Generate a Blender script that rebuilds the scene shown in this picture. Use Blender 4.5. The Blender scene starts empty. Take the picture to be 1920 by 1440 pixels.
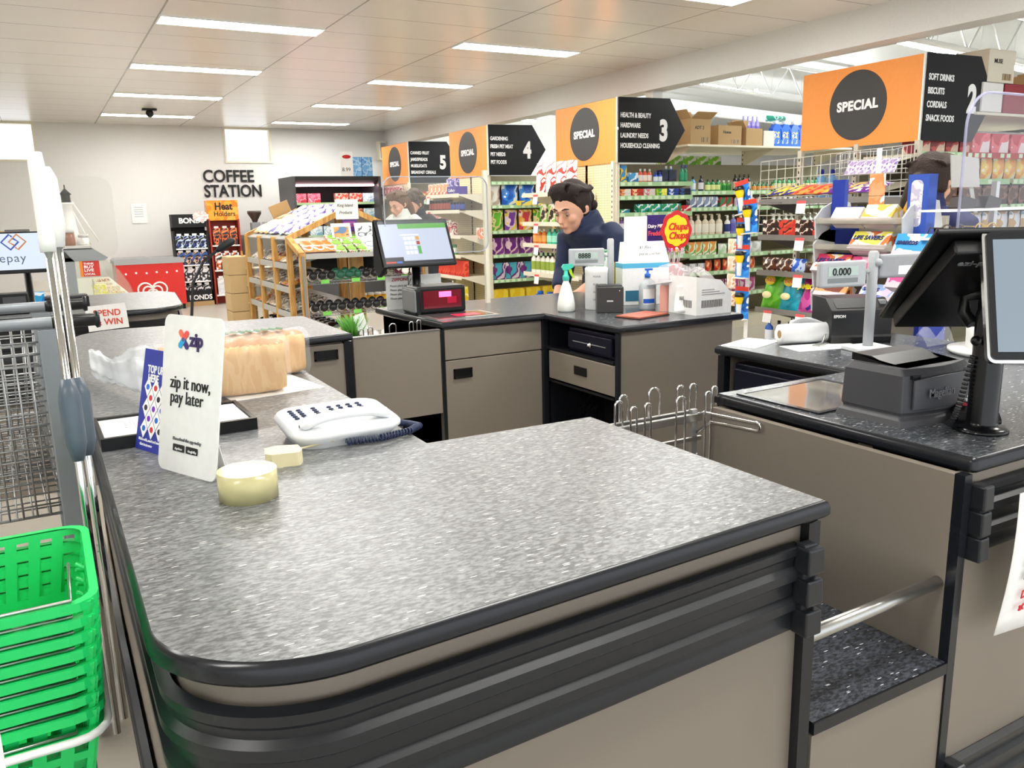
import bpy, math, random
from mathutils import Matrix, Vector
R = math.radians
random.seed(7)
S = bpy.context.scene
COL = S.collection

# ---------------------------------------------------------------- camera
def make_camera():
    yaw, pit, rol, foc = R(29.178), R(11.963), R(-1.3266), 1544.8
    f = Vector((math.sin(yaw)*math.cos(pit), math.cos(yaw)*math.cos(pit), -math.sin(pit)))
    r = Vector((math.cos(yaw), -math.sin(yaw), 0)); u = r.cross(f)
    r2 = r*math.cos(rol) + u*math.sin(rol); u2 = -r*math.sin(rol) + u*math.cos(rol)
    cd = bpy.data.cameras.new('camera'); cd.sensor_fit = 'HORIZONTAL'; cd.sensor_width = 36
    cd.lens = foc/1920*36; cd.clip_start = .02; cd.clip_end = 200
    c = bpy.data.objects.new('camera', cd); COL.objects.link(c)
    m = Matrix((r2, u2, -f)).transposed().to_4x4(); m.translation = (0, 0, 1.36)
    c.matrix_world = m; S.camera = c
make_camera()

# ---------------------------------------------------------------- world, exposure
w = bpy.data.worlds.new('world'); S.world = w; w.use_nodes = True
w.node_tree.nodes['Background'].inputs[0].default_value = (.93, .97, 1.0, 1)
w.node_tree.nodes['Background'].inputs[1].default_value = 1.0
S.view_settings.view_transform = 'Standard'; S.view_settings.look = 'None'
S.view_settings.gamma = 1; S.view_settings.use_curve_mapping = False
S.view_settings.exposure = 0.82
LAMP = 23.0      # glow of the ceiling panels
TUBE = 85.0       # glow of the hall tubes

# ---------------------------------------------------------------- materials
MATS = {}
def srgb(c):
    if isinstance(c, str):
        c = [int(c[i:i+2], 16)/255 for i in (0, 2, 4)]
        c = [x/12.92 if x <= .04045 else ((x+.055)/1.055)**2.4 for x in c]
    return (c[0], c[1], c[2], 1)
def mat(name, col='808080', rough=.5, metal=0, spec=.5, emit=0, alpha=1, trans=0, ior=1.45, coat=0, bump=0, bscale=50):
    if name in MATS: return MATS[name]
    m = bpy.data.materials.new(name); m.use_nodes = True; nt = m.node_tree; b = nt.nodes['Principled BSDF']
    c = srgb(col)
    b.inputs['Base Color'].default_value = c; b.inputs['Roughness'].default_value = rough
    b.inputs['Metallic'].default_value = metal; b.inputs['Specular IOR Level'].default_value = spec
    b.inputs['Transmission Weight'].default_value = trans; b.inputs['IOR'].default_value = ior
    b.inputs['Coat Weight'].default_value = coat; b.inputs['Alpha'].default_value = alpha
    if emit: b.inputs['Base Color'].default_value = (.01, .01, .01, 1); b.inputs['Emission Color'].default_value = c; b.inputs['Emission Strength'].default_value = emit
    # every material is procedural: a faint grain in the colour, and a bump where asked
    tc = nt.nodes.new('ShaderNodeTexCoord'); n = nt.nodes.new('ShaderNodeTexNoise')
    n.inputs['Scale'].default_value = bscale; nt.links.new(tc.outputs['Object'], n.inputs['Vector'])
    if not emit:
        mx = nt.nodes.new('ShaderNodeMix'); mx.data_type = 'RGBA'
        mx.inputs[6].default_value = tuple(x*.94 for x in c[:3])+(1,); mx.inputs[7].default_value = tuple(min(1, x*1.05) for x in c[:3])+(1,)
        nt.links.new(n.outputs['Fac'], mx.inputs[0]); nt.links.new(mx.outputs[2], b.inputs['Base Color'])
    if bump:
        bp = nt.nodes.new('ShaderNodeBump'); bp.inputs['Strength'].default_value = bump; bp.inputs['Distance'].default_value = .01
        nt.links.new(n.outputs['Fac'], bp.inputs['Height']); nt.links.new(bp.outputs[0], b.inputs['Normal'])
    MATS[name] = m; return m
def printed(name, cols, scale=30, rough=.35, stretch=(1, 1, 1), kind='noise'):
    """printed packaging: patches of a few inks"""
    if name in MATS: return MATS[name]
    m = bpy.data.materials.new(name); m.use_nodes = True; nt = m.node_tree; b = nt.nodes['Principled BSDF']
    b.inputs['Roughness'].default_value = rough
    tc = nt.nodes.new('ShaderNodeTexCoord'); mp = nt.nodes.new('ShaderNodeMapping'); mp.inputs['Scale'].default_value = stretch
    nt.links.new(tc.outputs['Object'], mp.inputs[0])
    if kind == 'cells':
        t = nt.nodes.new('ShaderNodeTexVoronoi'); t.inputs['Scale'].default_value = scale
        sep = nt.nodes.new('ShaderNodeSeparateColor'); nt.links.new(t.outputs['Color'], sep.inputs[0]); out = sep.outputs[0]
    else:
        t = nt.nodes.new('ShaderNodeTexNoise'); t.inputs['Scale'].default_value = scale; t.inputs['Detail'].default_value = 1.5; out = t.outputs['Fac']
    nt.links.new(mp.outputs[0], t.inputs['Vector'])
    r = nt.nodes.new('ShaderNodeValToRGB'); r.color_ramp.interpolation = 'CONSTANT'
    el = r.color_ramp.elements; n = len(cols)
    while len(el) < n: el.new(.5)
    for i, c in enumerate(cols):
        el[i].position = 0 if i == 0 else (i/n if kind == 'cells' else .36 + .28*(i)/n); el[i].color = srgb(c)
    nt.links.new(out, r.inputs[0]); nt.links.new(r.outputs[0], b.inputs['Base Color'])
    MATS[name] = m; return m
def speckle(name, lo, hi, fleck, rough=.3, fr=.68):
    m = bpy.data.materials.new(name); m.use_nodes = True; nt = m.node_tree; b = nt.nodes['Principled BSDF']
    tc = nt.nodes.new('ShaderNodeTexCoord')
    mp = nt.nodes.new('ShaderNodeMapping'); mp.inputs['Rotation'].default_value = (0, 0, R(12)); mp.inputs['Scale'].default_value = (1, 2.2, 1)
    nt.links.new(tc.outputs['Object'], mp.inputs[0])
    n = nt.nodes.new('ShaderNodeTexNoise'); n.inputs['Scale'].default_value = 95; n.inputs['Detail'].default_value = 3
    nt.links.new(mp.outputs[0], n.inputs['Vector'])
    r = nt.nodes.new('ShaderNodeValToRGB'); r.color_ramp.elements[0].position = .38; r.color_ramp.elements[0].color = srgb(lo)
    r.color_ramp.elements[1].position = .64; r.color_ramp.elements[1].color = srgb(hi)
    nt.links.new(n.outputs['Fac'], r.inputs[0])
    mp2 = nt.nodes.new('ShaderNodeMapping'); mp2.inputs['Rotation'].default_value = (0, 0, R(-10)); mp2.inputs['Scale'].default_value = (.55, 3.4, 1)
    nt.links.new(tc.outputs['Object'], mp2.inputs[0])
    v = nt.nodes.new('ShaderNodeTexVoronoi'); v.inputs['Scale'].default_value = 62; nt.links.new(mp2.outputs[0], v.inputs['Vector'])
    sep = nt.nodes.new('ShaderNodeSeparateColor'); nt.links.new(v.outputs['Color'], sep.inputs[0])
    gt = nt.nodes.new('ShaderNodeMath'); gt.operation = 'GREATER_THAN'; gt.inputs[1].default_value = fr; nt.links.new(sep.outputs[0], gt.inputs[0])
    lt = nt.nodes.new('ShaderNodeMath'); lt.operation = 'LESS_THAN'; lt.inputs[1].default_value = .2; nt.links.new(v.outputs['Distance'], lt.inputs[0])
    mu = nt.nodes.new('ShaderNodeMath'); mu.operation = 'MULTIPLY'; nt.links.new(gt.outputs[0], mu.inputs[0]); nt.links.new(lt.outputs[0], mu.inputs[1])
    mx = nt.nodes.new('ShaderNodeMix'); mx.data_type = 'RGBA'; mx.inputs[7].default_value = srgb(fleck)
    nt.links.new(mu.outputs[0], mx.inputs[0]); nt.links.new(r.outputs[0], mx.inputs[6]); nt.links.new(mx.outputs[2], b.inputs['Base Color'])
    b.inputs['Roughness'].default_value = rough
    bp = nt.nodes.new('ShaderNodeBump'); bp.inputs['Strength'].default_value = .25; bp.inputs['Distance'].default_value = .002
    nt.links.new(n.outputs['Fac'], bp.inputs['Height']); nt.links.new(bp.outputs[0], b.inputs['Normal'])
    MATS[name] = m; return m
def clear(name, tint='ffffff', amount=.12, rough=.05):
    """thin clear plastic or glass sheet: mostly transparent with a glossy skin"""
    if name in MATS: return MATS[name]
    m = bpy.data.materials.new(name); m.use_nodes = True; nt = m.node_tree; nt.nodes.clear()
    o = nt.nodes.new('ShaderNodeOutputMaterial'); mx = nt.nodes.new('ShaderNodeMixShader')
    t = nt.nodes.new('ShaderNodeBsdfTransparent'); t.inputs[0].default_value = tuple(x**.25 for x in srgb(tint)[:3])+(1,)
    g = nt.nodes.new('ShaderNodeBsdfPrincipled'); g.inputs['Base Color'].default_value = srgb(tint); g.inputs['Roughness'].default_value = rough
    mx.inputs[0].default_value = amount
    nt.links.new(t.outputs[0], mx.inputs[1]); nt.links.new(g.outputs[0], mx.inputs[2]); nt.links.new(mx.outputs[0], o.inputs[0])
    MATS[name] = m; return m

WHITE = mat('white_plastic', 'f2f2f0', .4); BLACK = mat('black_plastic', '0c0d10', .35); MBLACK = mat('matt_black', '101114', .6)
DGREY = mat('dark_grey_plastic', '4a4a4e', .42, bump=.05, bscale=900); GREY = mat('grey_plastic', '9a9ca0', .4)
CHROME = mat('chrome', 'd8d8d8', .12, 1); STEEL = mat('brushed_steel', 'b9b9b6', .3, 1); ZINC = mat('zinc_wire', 'b0b2b4', .35, .8)
TAUPE = mat('taupe_laminate', '867d72', .42, bump=.04, bscale=1500); CREAM = mat('cream_shelf_enamel', 'e6dfca', .45)
SHELFG = mat('grey_shelf_enamel', '8b8880', .45); GREENSTRIP = mat('green_ticket_strip', 'a9cf9d', .4)
PAPER = mat('white_paper', 'f4f4f2', .8); CARDB = mat('brown_cardboard', 'b39468', .8); WOOD = None
INK = mat('black_ink', '1c1c1e', .5); LWHITE = mat('white_lettering', 'ffffff', .5)
RED = mat('red_plastic', 'c8202a', .4); BLUE = mat('blue_plastic', '1d5fc4', .35); NAVY = mat('navy_cloth', '1f2b4a', .75, bump=.2, bscale=250)
EDGE = mat('black_counter_edge', '1b1d22', .22); RUBBER = mat('black_rubber_bumper', '202226', .34)
TOP = speckle('speckled_grey_laminate', '585a5c', '8c8e8f', 'e4e4e0', .3)
TOPD = speckle('speckled_dark_laminate', '2a2c30', '4c5058', 'd8dce0', .25)
TOPM = speckle('speckled_charcoal_laminate', '34373b', '63676c', 'd8dce0', .22)
CLEAR = clear('clear_acrylic', 'f4f7fa', .08)

# ---------------------------------------------------------------- geometry builder
class G:
    def __init__(s): s.v = []; s.f = []; s.m = []; s.sm = []
    def add(s, vs, fs, mi=0, smooth=False):
        b = len(s.v); s.v += [tuple(v) for v in vs]
        for f in fs: s.f.append([b+i for i in f]); s.m.append(mi); s.sm.append(smooth)
        return s
    def box(s, x0, x1, y0, y1, z0, z1, mi=0, rz=0, taper=0):
        cx, cy = (x0+x1)/2, (y0+y1)/2; vs = []
        for z, t in ((z0, 1), (z1, 1-taper)):
            for x, y in ((x0, y0), (x1, y0), (x1, y1), (x0, y1)):
                dx, dy = (x-cx)*t, (y-cy)*t
                if rz: dx, dy = dx*math.cos(rz)-dy*math.sin(rz), dx*math.sin(rz)+dy*math.cos(rz)
                vs.append((cx+dx, cy+dy, z))
        return s.add(vs, [(0, 3, 2, 1), (4, 5, 6, 7), (0, 1, 5, 4), (1, 2, 6, 5), (2, 3, 7, 6), (3, 0, 4, 7)], mi)
    def prism(s, poly, a, b, axis='z', mi=0, smooth=False):
        """polygon extruded along an axis; poly in the two other axes (x:(y,z) y:(x,z) z:(x,y))"""
        def pt(p, t):
            return {'z': (p[0], p[1], t), 'y': (p[0], t, p[1]), 'x': (t, p[0], p[1])}[axis]
        n = len(poly); vs = [pt(p, a) for p in poly] + [pt(p, b) for p in poly]
        s.add(vs, [tuple(range(n)), tuple(range(2*n-1, n-1, -1))], mi)
        return s.add(vs, [(i, i+n, (i+1) % n+n, (i+1) % n) for i in range(n)], mi, smooth)
    def lathe(s, prof, n=20, c=(0, 0, 0), mi=0, sx=1, sy=1, smooth=True, a0=0, mids=None):
        vs = []; fs = []
        for r, z in prof:
            for k in range(n):
                a = a0+2*math.pi*k/n; vs.append((c[0]+r*sx*math.cos(a), c[1]+r*sy*math.sin(a), c[2]+z))
        b = len(s.v); s.v += vs
        for i in range(len(prof)-1):
            for k in range(n):
                s.f.append([b+i*n+k, b+i*n+(k+1) % n, b+(i+1)*n+(k+1) % n, b+(i+1)*n+k]); s.m.append(mids[i] if mids else mi); s.sm.append(smooth)
        if prof[0][0] > 1e-5: s.f.append([b+k for k in range(n)][::-1]); s.m.append(mids[0] if mids else mi); s.sm.append(False)
        if prof[-1][0] > 1e-5: s.f.append([b+(len(prof)-1)*n+k for k in range(n)]); s.m.append(mids[-1] if mids else mi); s.sm.append(False)
        return s
    def tube(s, pts, r, n=8, mi=0, closed=False, sq=False):
        P = [Vector(p) for p in pts]; L = len(P); rs = r if isinstance(r, (list, tuple)) else [r]*L
        b = len(s.v); up = None
        for i in range(L):
            if closed: d = P[(i+1) % L]-P[i-1]
            else: d = (P[min(i+1, L-1)]-P[max(i-1, 0)])
            d = d.normalized() if d.length > 1e-9 else Vector((0, 0, 1))
            if up is None: up = Vector((0, 0, 1)) if abs(d.z) < .9 else Vector((1, 0, 0))
            a = d.cross(up); a = a.normalized() if a.length > 1e-6 else d.orthogonal().normalized()
            c = a.cross(d).normalized(); up = c
            for k in range(n):
                t = 2*math.pi*(k+(.5 if sq else 0))/n
                s.v.append(tuple(P[i]+(a*math.cos(t)+c*math.sin(t))*rs[i]))
        for i in range(L if closed else L-1):
            j = (i+1) % L
            for k in range(n):
                s.f.append([b+i*n+k, b+i*n+(k+1) % n, b+j*n+(k+1) % n, b+j*n+k]); s.m.append(mi); s.sm.append(not sq)
        if not closed:
            s.f.append([b+k for k in range(n)][::-1]); s.f.append([b+(L-1)*n+k for k in range(n)]); s.m += [mi, mi]; s.sm += [False, False]
        return s
    def ball(s, c, r, n=12, mi=0, sx=1, sy=1, sz=1):
        prof = [(max(1e-6, r*math.sin(math.pi*i/n)), -r*sz*math.cos(math.pi*i/n)) for i in range(n+1)]
        return s.lathe(prof, n+4, c, mi, sx, sy)
    def grid(s, nx, ny, fn, mi=0, smooth=True):
        vs = [fn(i/nx, j/ny) for j in range(ny+1) for i in range(nx+1)]
        return s.add(vs, [(j*(nx+1)+i, j*(nx+1)+i+1, (j+1)*(nx+1)+i+1, (j+1)*(nx+1)+i) for j in range(ny) for i in range(nx)], mi, smooth)
    def move(s, dx=0, dy=0, dz=0, rz=0, rx=0, ry=0, start=0):
        M = Matrix.Translation((dx, dy, dz)) @ Matrix.Rotation(rz, 4, 'Z') @ Matrix.Rotation(ry, 4, 'Y') @ Matrix.Rotation(rx, 4, 'X')
        s.v[start:] = [tuple(M @ Vector(v)) for v in s.v[start:]]; return s
    def obj(s, name, ms, parent=None, loc=None, bevel=0, seg=2, solid=0, sub=0):
        me = bpy.data.meshes.new(name); me.from_pydata(s.v, [], s.f)
        for m in (ms if isinstance(ms, (list, tuple)) else [ms]): me.materials.append(m)
        me.polygons.foreach_set('material_index', s.m); me.polygons.foreach_set('use_smooth', s.sm); me.update()
        o = bpy.data.objects.new(name, me); COL.objects.link(o)
        if parent: o.parent = parent
        if loc: o.location = loc
        if solid: md = o.modifiers.new('solid', 'SOLIDIFY'); md.thickness = solid; md.offset = 0
        if bevel: md = o.modifiers.new('bevel', 'BEVEL'); md.width = bevel; md.segments = seg; md.limit_method = 'ANGLE'; md.angle_limit = R(40)
        if sub: md = o.modifiers.new('sub', 'SUBSURF'); md.levels = sub; md.render_levels = sub
        return o

def tag(o, label, cat, group=None, loc=None, rz=0):
    o['label'] = label; o['category'] = cat
    if group: o['group'] = group
    if loc is not None: o.location = loc
    if rz: o.rotation_euler = (0, 0, rz)
    return o
def thing(name, label, cat, loc=(0, 0, 0), rz=0, group=None):
    o = bpy.data.objects.new(name, None); COL.objects.link(o); o.empty_display_size = .05
    return tag(o, label, cat, group, loc, rz)
def structure(o): o['kind'] = 'structure'; return o
def dup(root, loc=None, rz=None, label=None, group=None):
    r = root.copy(); COL.objects.link(r)
    if loc is not None: r.location = loc
    if rz is not None: r.rotation_euler = (0, 0, rz)
    if label: r['label'] = label
    if group: r['group'] = group
    for ch in list(root.children):
        c = ch.copy(); COL.objects.link(c); c.parent = r
        for g in list(ch.children): d = g.copy(); COL.objects.link(d); d.parent = c
    return r
TXT = {}
def text(s, name, m, parent, loc, size, face='-y', bold=.012, extrude=.0008, sx=1, align='LEFT', spacing=1.0, line=1.0, tilt=0, rot=None, shear=0):
    key = (s, size, bold, extrude, align, spacing, line, m.name, shear)
    if key not in TXT:
        c = bpy.data.curves.new('lettering', 'FONT'); c.body = s; c.size = size; c.offset = bold*size; c.extrude = extrude
        c.align_x = align; c.space_character = spacing; c.space_line = line; c.resolution_u = 4; c.shear = shear
        t = bpy.data.objects.new('tmp', c); me = bpy.data.meshes.new_from_object(t); bpy.data.objects.remove(t)
        me.materials.clear(); me.materials.append(m); TXT[key] = me
    o = bpy.data.objects.new(name, TXT[key]); COL.objects.link(o)
    if parent: o.parent = parent
    o.location = loc; o.scale = (sx, 1, 1)
    o.rotation_euler = rot if rot else {'-y': (R(90)+tilt, 0, 0), '-x': (R(90)+tilt, 0, R(-90)), 'up': (0, 0, 0), '+y': (R(90), 0, R(180))}[face]
    return o
def arc(cx, cy, r, a0, a1, n=10):
    return [(cx+r*math.cos(R(a0+(a1-a0)*i/n)), cy+r*math.sin(R(a0+(a1-a0)*i/n))) for i in range(n+1)]
def rrect(x0, x1, y0, y1, r, n=5):
    return arc(x0+r, y0+r, r, 180, 270, n)+arc(x1-r, y0+r, r, 270, 360, n)+arc(x1-r, y1-r, r, 0, 90, n)+arc(x0+r, y1-r, r, 90, 180, n)
# ---------------------------------------------------------------- the room
CZ = 2.76
WALL = mat('wall_paint', 'e4e3e0', .6, bump=.05, bscale=60)
def floor_mat():
    m = mat('floor_vinyl', 'b9b2a6', .3); return m
structure(G().box(-5, 17, -2.6, 14.5, -.1, 0).obj('floor', floor_mat()))
def ceiling_mat():
    m = bpy.data.materials.new('metal_ceiling_tiles'); m.use_nodes = True; nt = m.node_tree; b = nt.nodes['Principled BSDF']
    tc = nt.nodes.new('ShaderNodeTexCoord'); sp = nt.nodes.new('ShaderNodeSeparateXYZ'); nt.links.new(tc.outputs['Object'], sp.inputs[0])
    def line(out, off, step, w):
        a = nt.nodes.new('ShaderNodeMath'); a.operation = 'SUBTRACT'; a.inputs[1].default_value = off; nt.links.new(out, a.inputs[0])
        k = nt.nodes.new('ShaderNodeMath'); k.operation = 'PINGPONG'; k.inputs[1].default_value = step/2; nt.links.new(a.outputs[0], k.inputs[0])
        l = nt.nodes.new('ShaderNodeMath'); l.operation = 'LESS_THAN'; l.inputs[1].default_value = w; nt.links.new(k.outputs[0], l.inputs[0]); return l.outputs[0]
    mx = nt.nodes.new('ShaderNodeMath'); mx.operation = 'MAXIMUM'
    nt.links.new(line(sp.outputs[0], .92, 1.2, .007), mx.inputs[0]); nt.links.new(line(sp.outputs[1], .72, .6, .0045), mx.inputs[1])
    c = nt.nodes.new('ShaderNodeMix'); c.data_type = 'RGBA'; c.inputs[6].default_value = srgb('e6e1d8'); c.inputs[7].default_value = srgb('9a968e')
    nt.links.new(mx.outputs[0], c.inputs[0]); nt.links.new(c.outputs[2], b.inputs['Base Color'])
    b.inputs['Roughness'].default_value = .27; b.inputs['Specular IOR Level'].default_value = .75; b.inputs['Metallic'].default_value = .08
    n = nt.nodes.new('ShaderNodeTexNoise'); n.inputs['Scale'].default_value = 1.6; nt.links.new(tc.outputs['Object'], n.inputs['Vector'])
    bp = nt.nodes.new('ShaderNodeBump'); bp.inputs['Strength'].default_value = .12; bp.inputs['Distance'].default_value = .05
    nt.links.new(n.outputs['Fac'], bp.inputs['Height']); nt.links.new(bp.outputs[0], b.inputs['Normal'])
    return m
structure(G().box(-5, 5.55, -2.6, 14.5, CZ, CZ+.1).obj('ceiling', ceiling_mat()))
# back wall with two high windows at the ceiling line
WZ = 2.2
g = G().box(-5, 17, 14.3, 14.5, -.0, WZ)
for a, b in ((-5, -.62), (.11, 2.76), (3.52, 17)): g.box(a, b, 14.3, 14.5, WZ, 3.6)
g.box(-.62, .11, 14.3, 14.5, CZ, 3.6).box(2.76, 3.52, 14.3, 14.5, CZ, 3.6)
wb = structure(g.obj('wall_back', WALL))
structure(G().box(-5.2, -5, -2.6, 14.5, 0, CZ).obj('wall_left', WALL))
structure(G().box(17, 17.2, -2.6, 14.5, 0, 3.6).obj('wall_right', WALL))
FRAME = mat('cream_window_frame', 'ece6cf', .5); GLASS = clear('window_glass', 'ffffff', .06)
for i, (a, b) in enumerate(((-.62, .11), (2.76, 3.52))):
    g = G(); t = .03
    g.box(a, a+t, 14.28, 14.4, WZ, CZ).box(b-t, b, 14.28, 14.4, WZ, CZ).box(a+t, b-t, 14.28, 14.4, WZ, WZ+t).box(a+t, b-t, 14.28, 14.4, CZ-t, CZ)
    o = structure(g.obj('window_%d' % (i+1), FRAME))
    G().box(a+t, b-t, 14.35, 14.356, WZ+t, CZ-t).obj('pane', GLASS, o)
# beam, column and the hall beyond
structure(G().box(5.5, 5.72, -2.6, 14.3, 2.5, CZ+.9).obj('trim_1', WALL))
structure(G().box(5.56, 5.68, 6.9, 7.02, 2.36, 2.5).obj('trim_2', WALL))
structure(G().box(5.52, 5.72, 14.1, 14.3, 0, 2.5).obj('trim_3', WALL))
g = G(); g.prism([(5.72, 3.42), (17, 2.85), (17, 2.95), (5.72, 3.52)], -2.6, 14.5, 'y')
structure(g.obj('ceiling_hall', mat('white_roof_sheet', 'e9ebea', .5)))
# coffee station letters on the back wall
BLK = mat('black_letter', '141416', .5)
t1 = text('COFFEE', 'wall_lettering', BLK, None, (2.385, 14.285, 1.905), .265, bold=.02, extrude=.008, sx=.88)
tag(t1, 'black raised letters reading COFFEE on the back wall', 'sign')
t2 = text('STATION', 'wall_lettering', BLK, None, (2.385, 14.285, 1.67), .265, bold=.02, extrude=.008, sx=.83)
tag(t2, 'black raised letters reading STATION on the back wall', 'sign')
# ceiling light panels
PANEL = mat('light_panel_glow', 'fffdf8', emit=LAMP)
def ceiling_light(x, y, label):
    t = thing('ceiling_light', label, 'ceiling light', (x, y, CZ), 0, 'ceiling light panels')
    g = G(); g.box(-.6, .6, -.132, -.12, -.012, 0).box(-.6, .6, .12, .132, -.012, 0).box(-.6, -.588, -.12, .12, -.012, 0).box(.588, .6, -.12, .12, -.012, 0)
    g.obj('frame', WHITE, t); G().box(-.588, .588, -.12, .12, -.008, 0).obj('diffuser', PANEL, t)
rows = ['nearest', 'second', 'third', 'farthest']
for x, col, ys in ((1.52, 'left', (6.75, 8.82, 10.86, 12.95)), (3.92, 'right', (6.78, 8.95, 11.1, 13.3))):
    for i, y in enumerate(ys): ceiling_light(x, y, 'glowing ceiling light panel, %s in the %s row' % (rows[i], col))
    for y in (4.6, 2.5, .4): ceiling_light(x, y, 'glowing ceiling light panel over the near benches')
for y in (4.6, 2.5, .4, 6.8, 9): ceiling_light(-1.6, y, 'glowing ceiling light panel in the row beyond the left edge')
# security camera dome under the farthest left light
t = thing('ceiling_camera', 'small black dome camera under the farthest left light panel', 'security camera', (1.45, 12.2, CZ))
G().box(-.09, .09, -.05, .05, -.025, 0).obj('mount', BLACK, t, bevel=.006); G().ball((0, -.01, -.06), .05).obj('dome', BLACK, t)
t = thing('wall_speaker', 'small cream speaker box high in the far corner', 'speaker', (5.42, 14.22, 2.42))
G().box(-.07, .07, -.08, .08, -.16, .16).obj('casing', CREAM, t, bevel=.01); G().box(-.05, .05, -.083, -.08, -.13, .13).obj('grille', GREY, t)
# hall trusses and tube lights
TR = mat('white_steel', 'dfe0de', .4)
def rz_(x): return 3.42-.0505*(x-5.72)
for k, y in enumerate((2.2, 5.3, 8.4, 11.6)):
    t = thing('roof_truss', ['white zigzag roof truss in the hall, nearest of four', 'white zigzag roof truss over the shelves of the middle aisle', 'white zigzag roof truss behind the sign with the 3', 'white zigzag roof truss farthest back'][k], 'roof truss', (0, y, 0))
    g = G(); g.tube([(5.73, 0, rz_(5.73)-.09), (16.9, 0, rz_(16.9)-.09)], .025, 6); g.obj('top_chord', TR, t)
    g = G(); g.tube([(5.73, 0, rz_(5.73)-.5), (16.9, 0, rz_(16.9)-.5)], .03, 6); g.obj('bottom_chord', TR, t)
    g = G(); pts = []; x = 5.8; i = 0
    while x < 16.8: pts.append((x, 0, rz_(x)-(.09 if i % 2 else .5))); x += .3; i += 1
    g.tube(pts, .012, 5); g.obj('web', TR, t)
TG = mat('tube_glow', 'fbffff', emit=TUBE)
for k, (x, y, z) in enumerate(((7.1, 5.5, 2.872), (8.42, 5.5, 2.785), (6.5, 9.0, 3.058), (7.8, 9.0, 2.973), (9.1, 9.0, 2.888), (10.4, 9.0, 2.80), (10.5, 4.0, 2.68), (12, 7, 2.7), (8.6, 12.6, 2.8), (6.4, 12.6, 2.9))):  # tubes listed after the long far row are added to brighten the hall
    t = thing('tube_light', ['bright batten tube light above the sign with the 2', 'short end of the batten tube line behind the sign with the 2', 'bright batten tube light nearest the beam behind the sign with the 3', 'second batten tube light from the beam behind the sign with the 3', 'third batten tube light from the beam in the long far row', 'batten tube light at the right end of the long far row', 'added batten tube light at the right edge of the hall', 'added batten tube light in the hall beyond the sign with the 2', 'added batten tube light at the far back of the hall', 'added batten tube light near the far back column'][k], 'tube light', (x, y, z))
    t.rotation_euler = (0, R(3.75), 0)
    G().box(0, 1.22, -.04, .04, .02, .07).obj('batten', TR, t); hz = rz_(x+.6)-z; G().box(.3, .304, -.002, .002, .07, hz).obj('hanger', TR, t); G().box(.9, .904, -.002, .002, .07, hz+.0).obj('hanger', TR, t); g = G(); g.tube([(.02, 0, 0), (1.2, 0, 0)], .018, 10); g.obj('tube', TG, t)
t = thing('round_duct', 'long pale round duct under the hall roof', 'duct', (0, 0, 0))
g = G(); g.tube([(5.75, 10.3, 3.0), (16.9, 10.3, 2.45)], .1, 16); g.obj('duct', TR, t)
# ---------------------------------------------------------------- checkout benches
HT = .9
def autosmooth(o, deg):
    me = o.data; me.polygons.foreach_set('use_smooth', [True]*len(me.polygons)); me.set_sharp_from_angle(angle=R(deg)); return o
def offset_poly(poly, d):
    n = len(poly); out = []
    for i in range(n):
        p0, p1, p2 = Vector(poly[i-1]), Vector(poly[i]), Vector(poly[(i+1) % n])
        a = (p1-p0).normalized(); b = (p2-p1).normalized()
        na, nb = Vector((a.y, -a.x)), Vector((b.y, -b.x)); m = (na+nb)
        if m.length < 1e-6: m = na
        m.normalize(); k = d/max(.3, m.dot(na)); out.append(tuple(p1+m*k))
    return out
def counter_top(poly, parent, name='worktop', top=None):
    """rounded black edge with a speckled top; poly counter-clockwise (offset outwards = +d)"""
    prof = [(-.02, -.03), (-.006, -.029), (0, -.023), (0, -.010), (-.003, -.003), (-.008, 0)]
    rings = [offset_poly(poly, d) for d, z in prof]; n = len(poly); g = G()
    vs = [(p[0], p[1], HT+z) for r, (d, z) in zip(rings, prof) for p in r]
    fs = []
    for i in range(len(prof)-1):
        fs += [(i*n+k, i*n+(k+1) % n, (i+1)*n+(k+1) % n, (i+1)*n+k) for k in range(n)]
    g.add(vs, fs, 0, True)
    g.add([(p[0], p[1], HT-.03) for p in rings[0]], [tuple(range(n))[::-1]], 0)
    g.add([(p[0], p[1], HT) for p in rings[-1]], [tuple(range(n))], 1)
    return autosmooth(g.obj(name, [EDGE, top or TOP], parent), 38)
def ribs(line, z0, z1, parent, name='bumper', depth=.018, closed_end=True):
    """ribbed black bumper running along a plan polyline, bulging to its right-hand side"""
    H = z1-z0
    prof = [(.0, 0), (.55, .02), (.6, .10), (.45, .14), (.45, .22), (.95, .27), (.95, .37), (.45, .42), (.45, .56), (.95, .61), (.95, .71), (.45, .76), (.5, .84), (.75, .88), (.8, .97), (.0, 1)]
    n = len(line); g = G(); rows = []
    for d, t in prof:
        o = []
        for i, p in enumerate(line):
            p = Vector(p); a = (Vector(line[min(i+1, n-1)])-Vector(line[max(i-1, 0)])).normalized()
            q = p+Vector((a.y, -a.x))*d*depth; o.append((q.x, q.y, z0+t*H))
        rows.append(o)
    vs = [v for r in rows for v in r]
    g.add(vs, [(j*n+i, j*n+i+1, (j+1)*n+i+1, (j+1)*n+i) for j in range(len(prof)-1) for i in range(n-1)], 0, True)
    m = len(prof)
    g.add([rows[j][0] for j in range(m)], [tuple(range(m))], 0); g.add([rows[j][-1] for j in range(m)], [tuple(range(m))[::-1]], 0)
    return autosmooth(g.obj(name, RUBBER, parent), 32)
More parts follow.
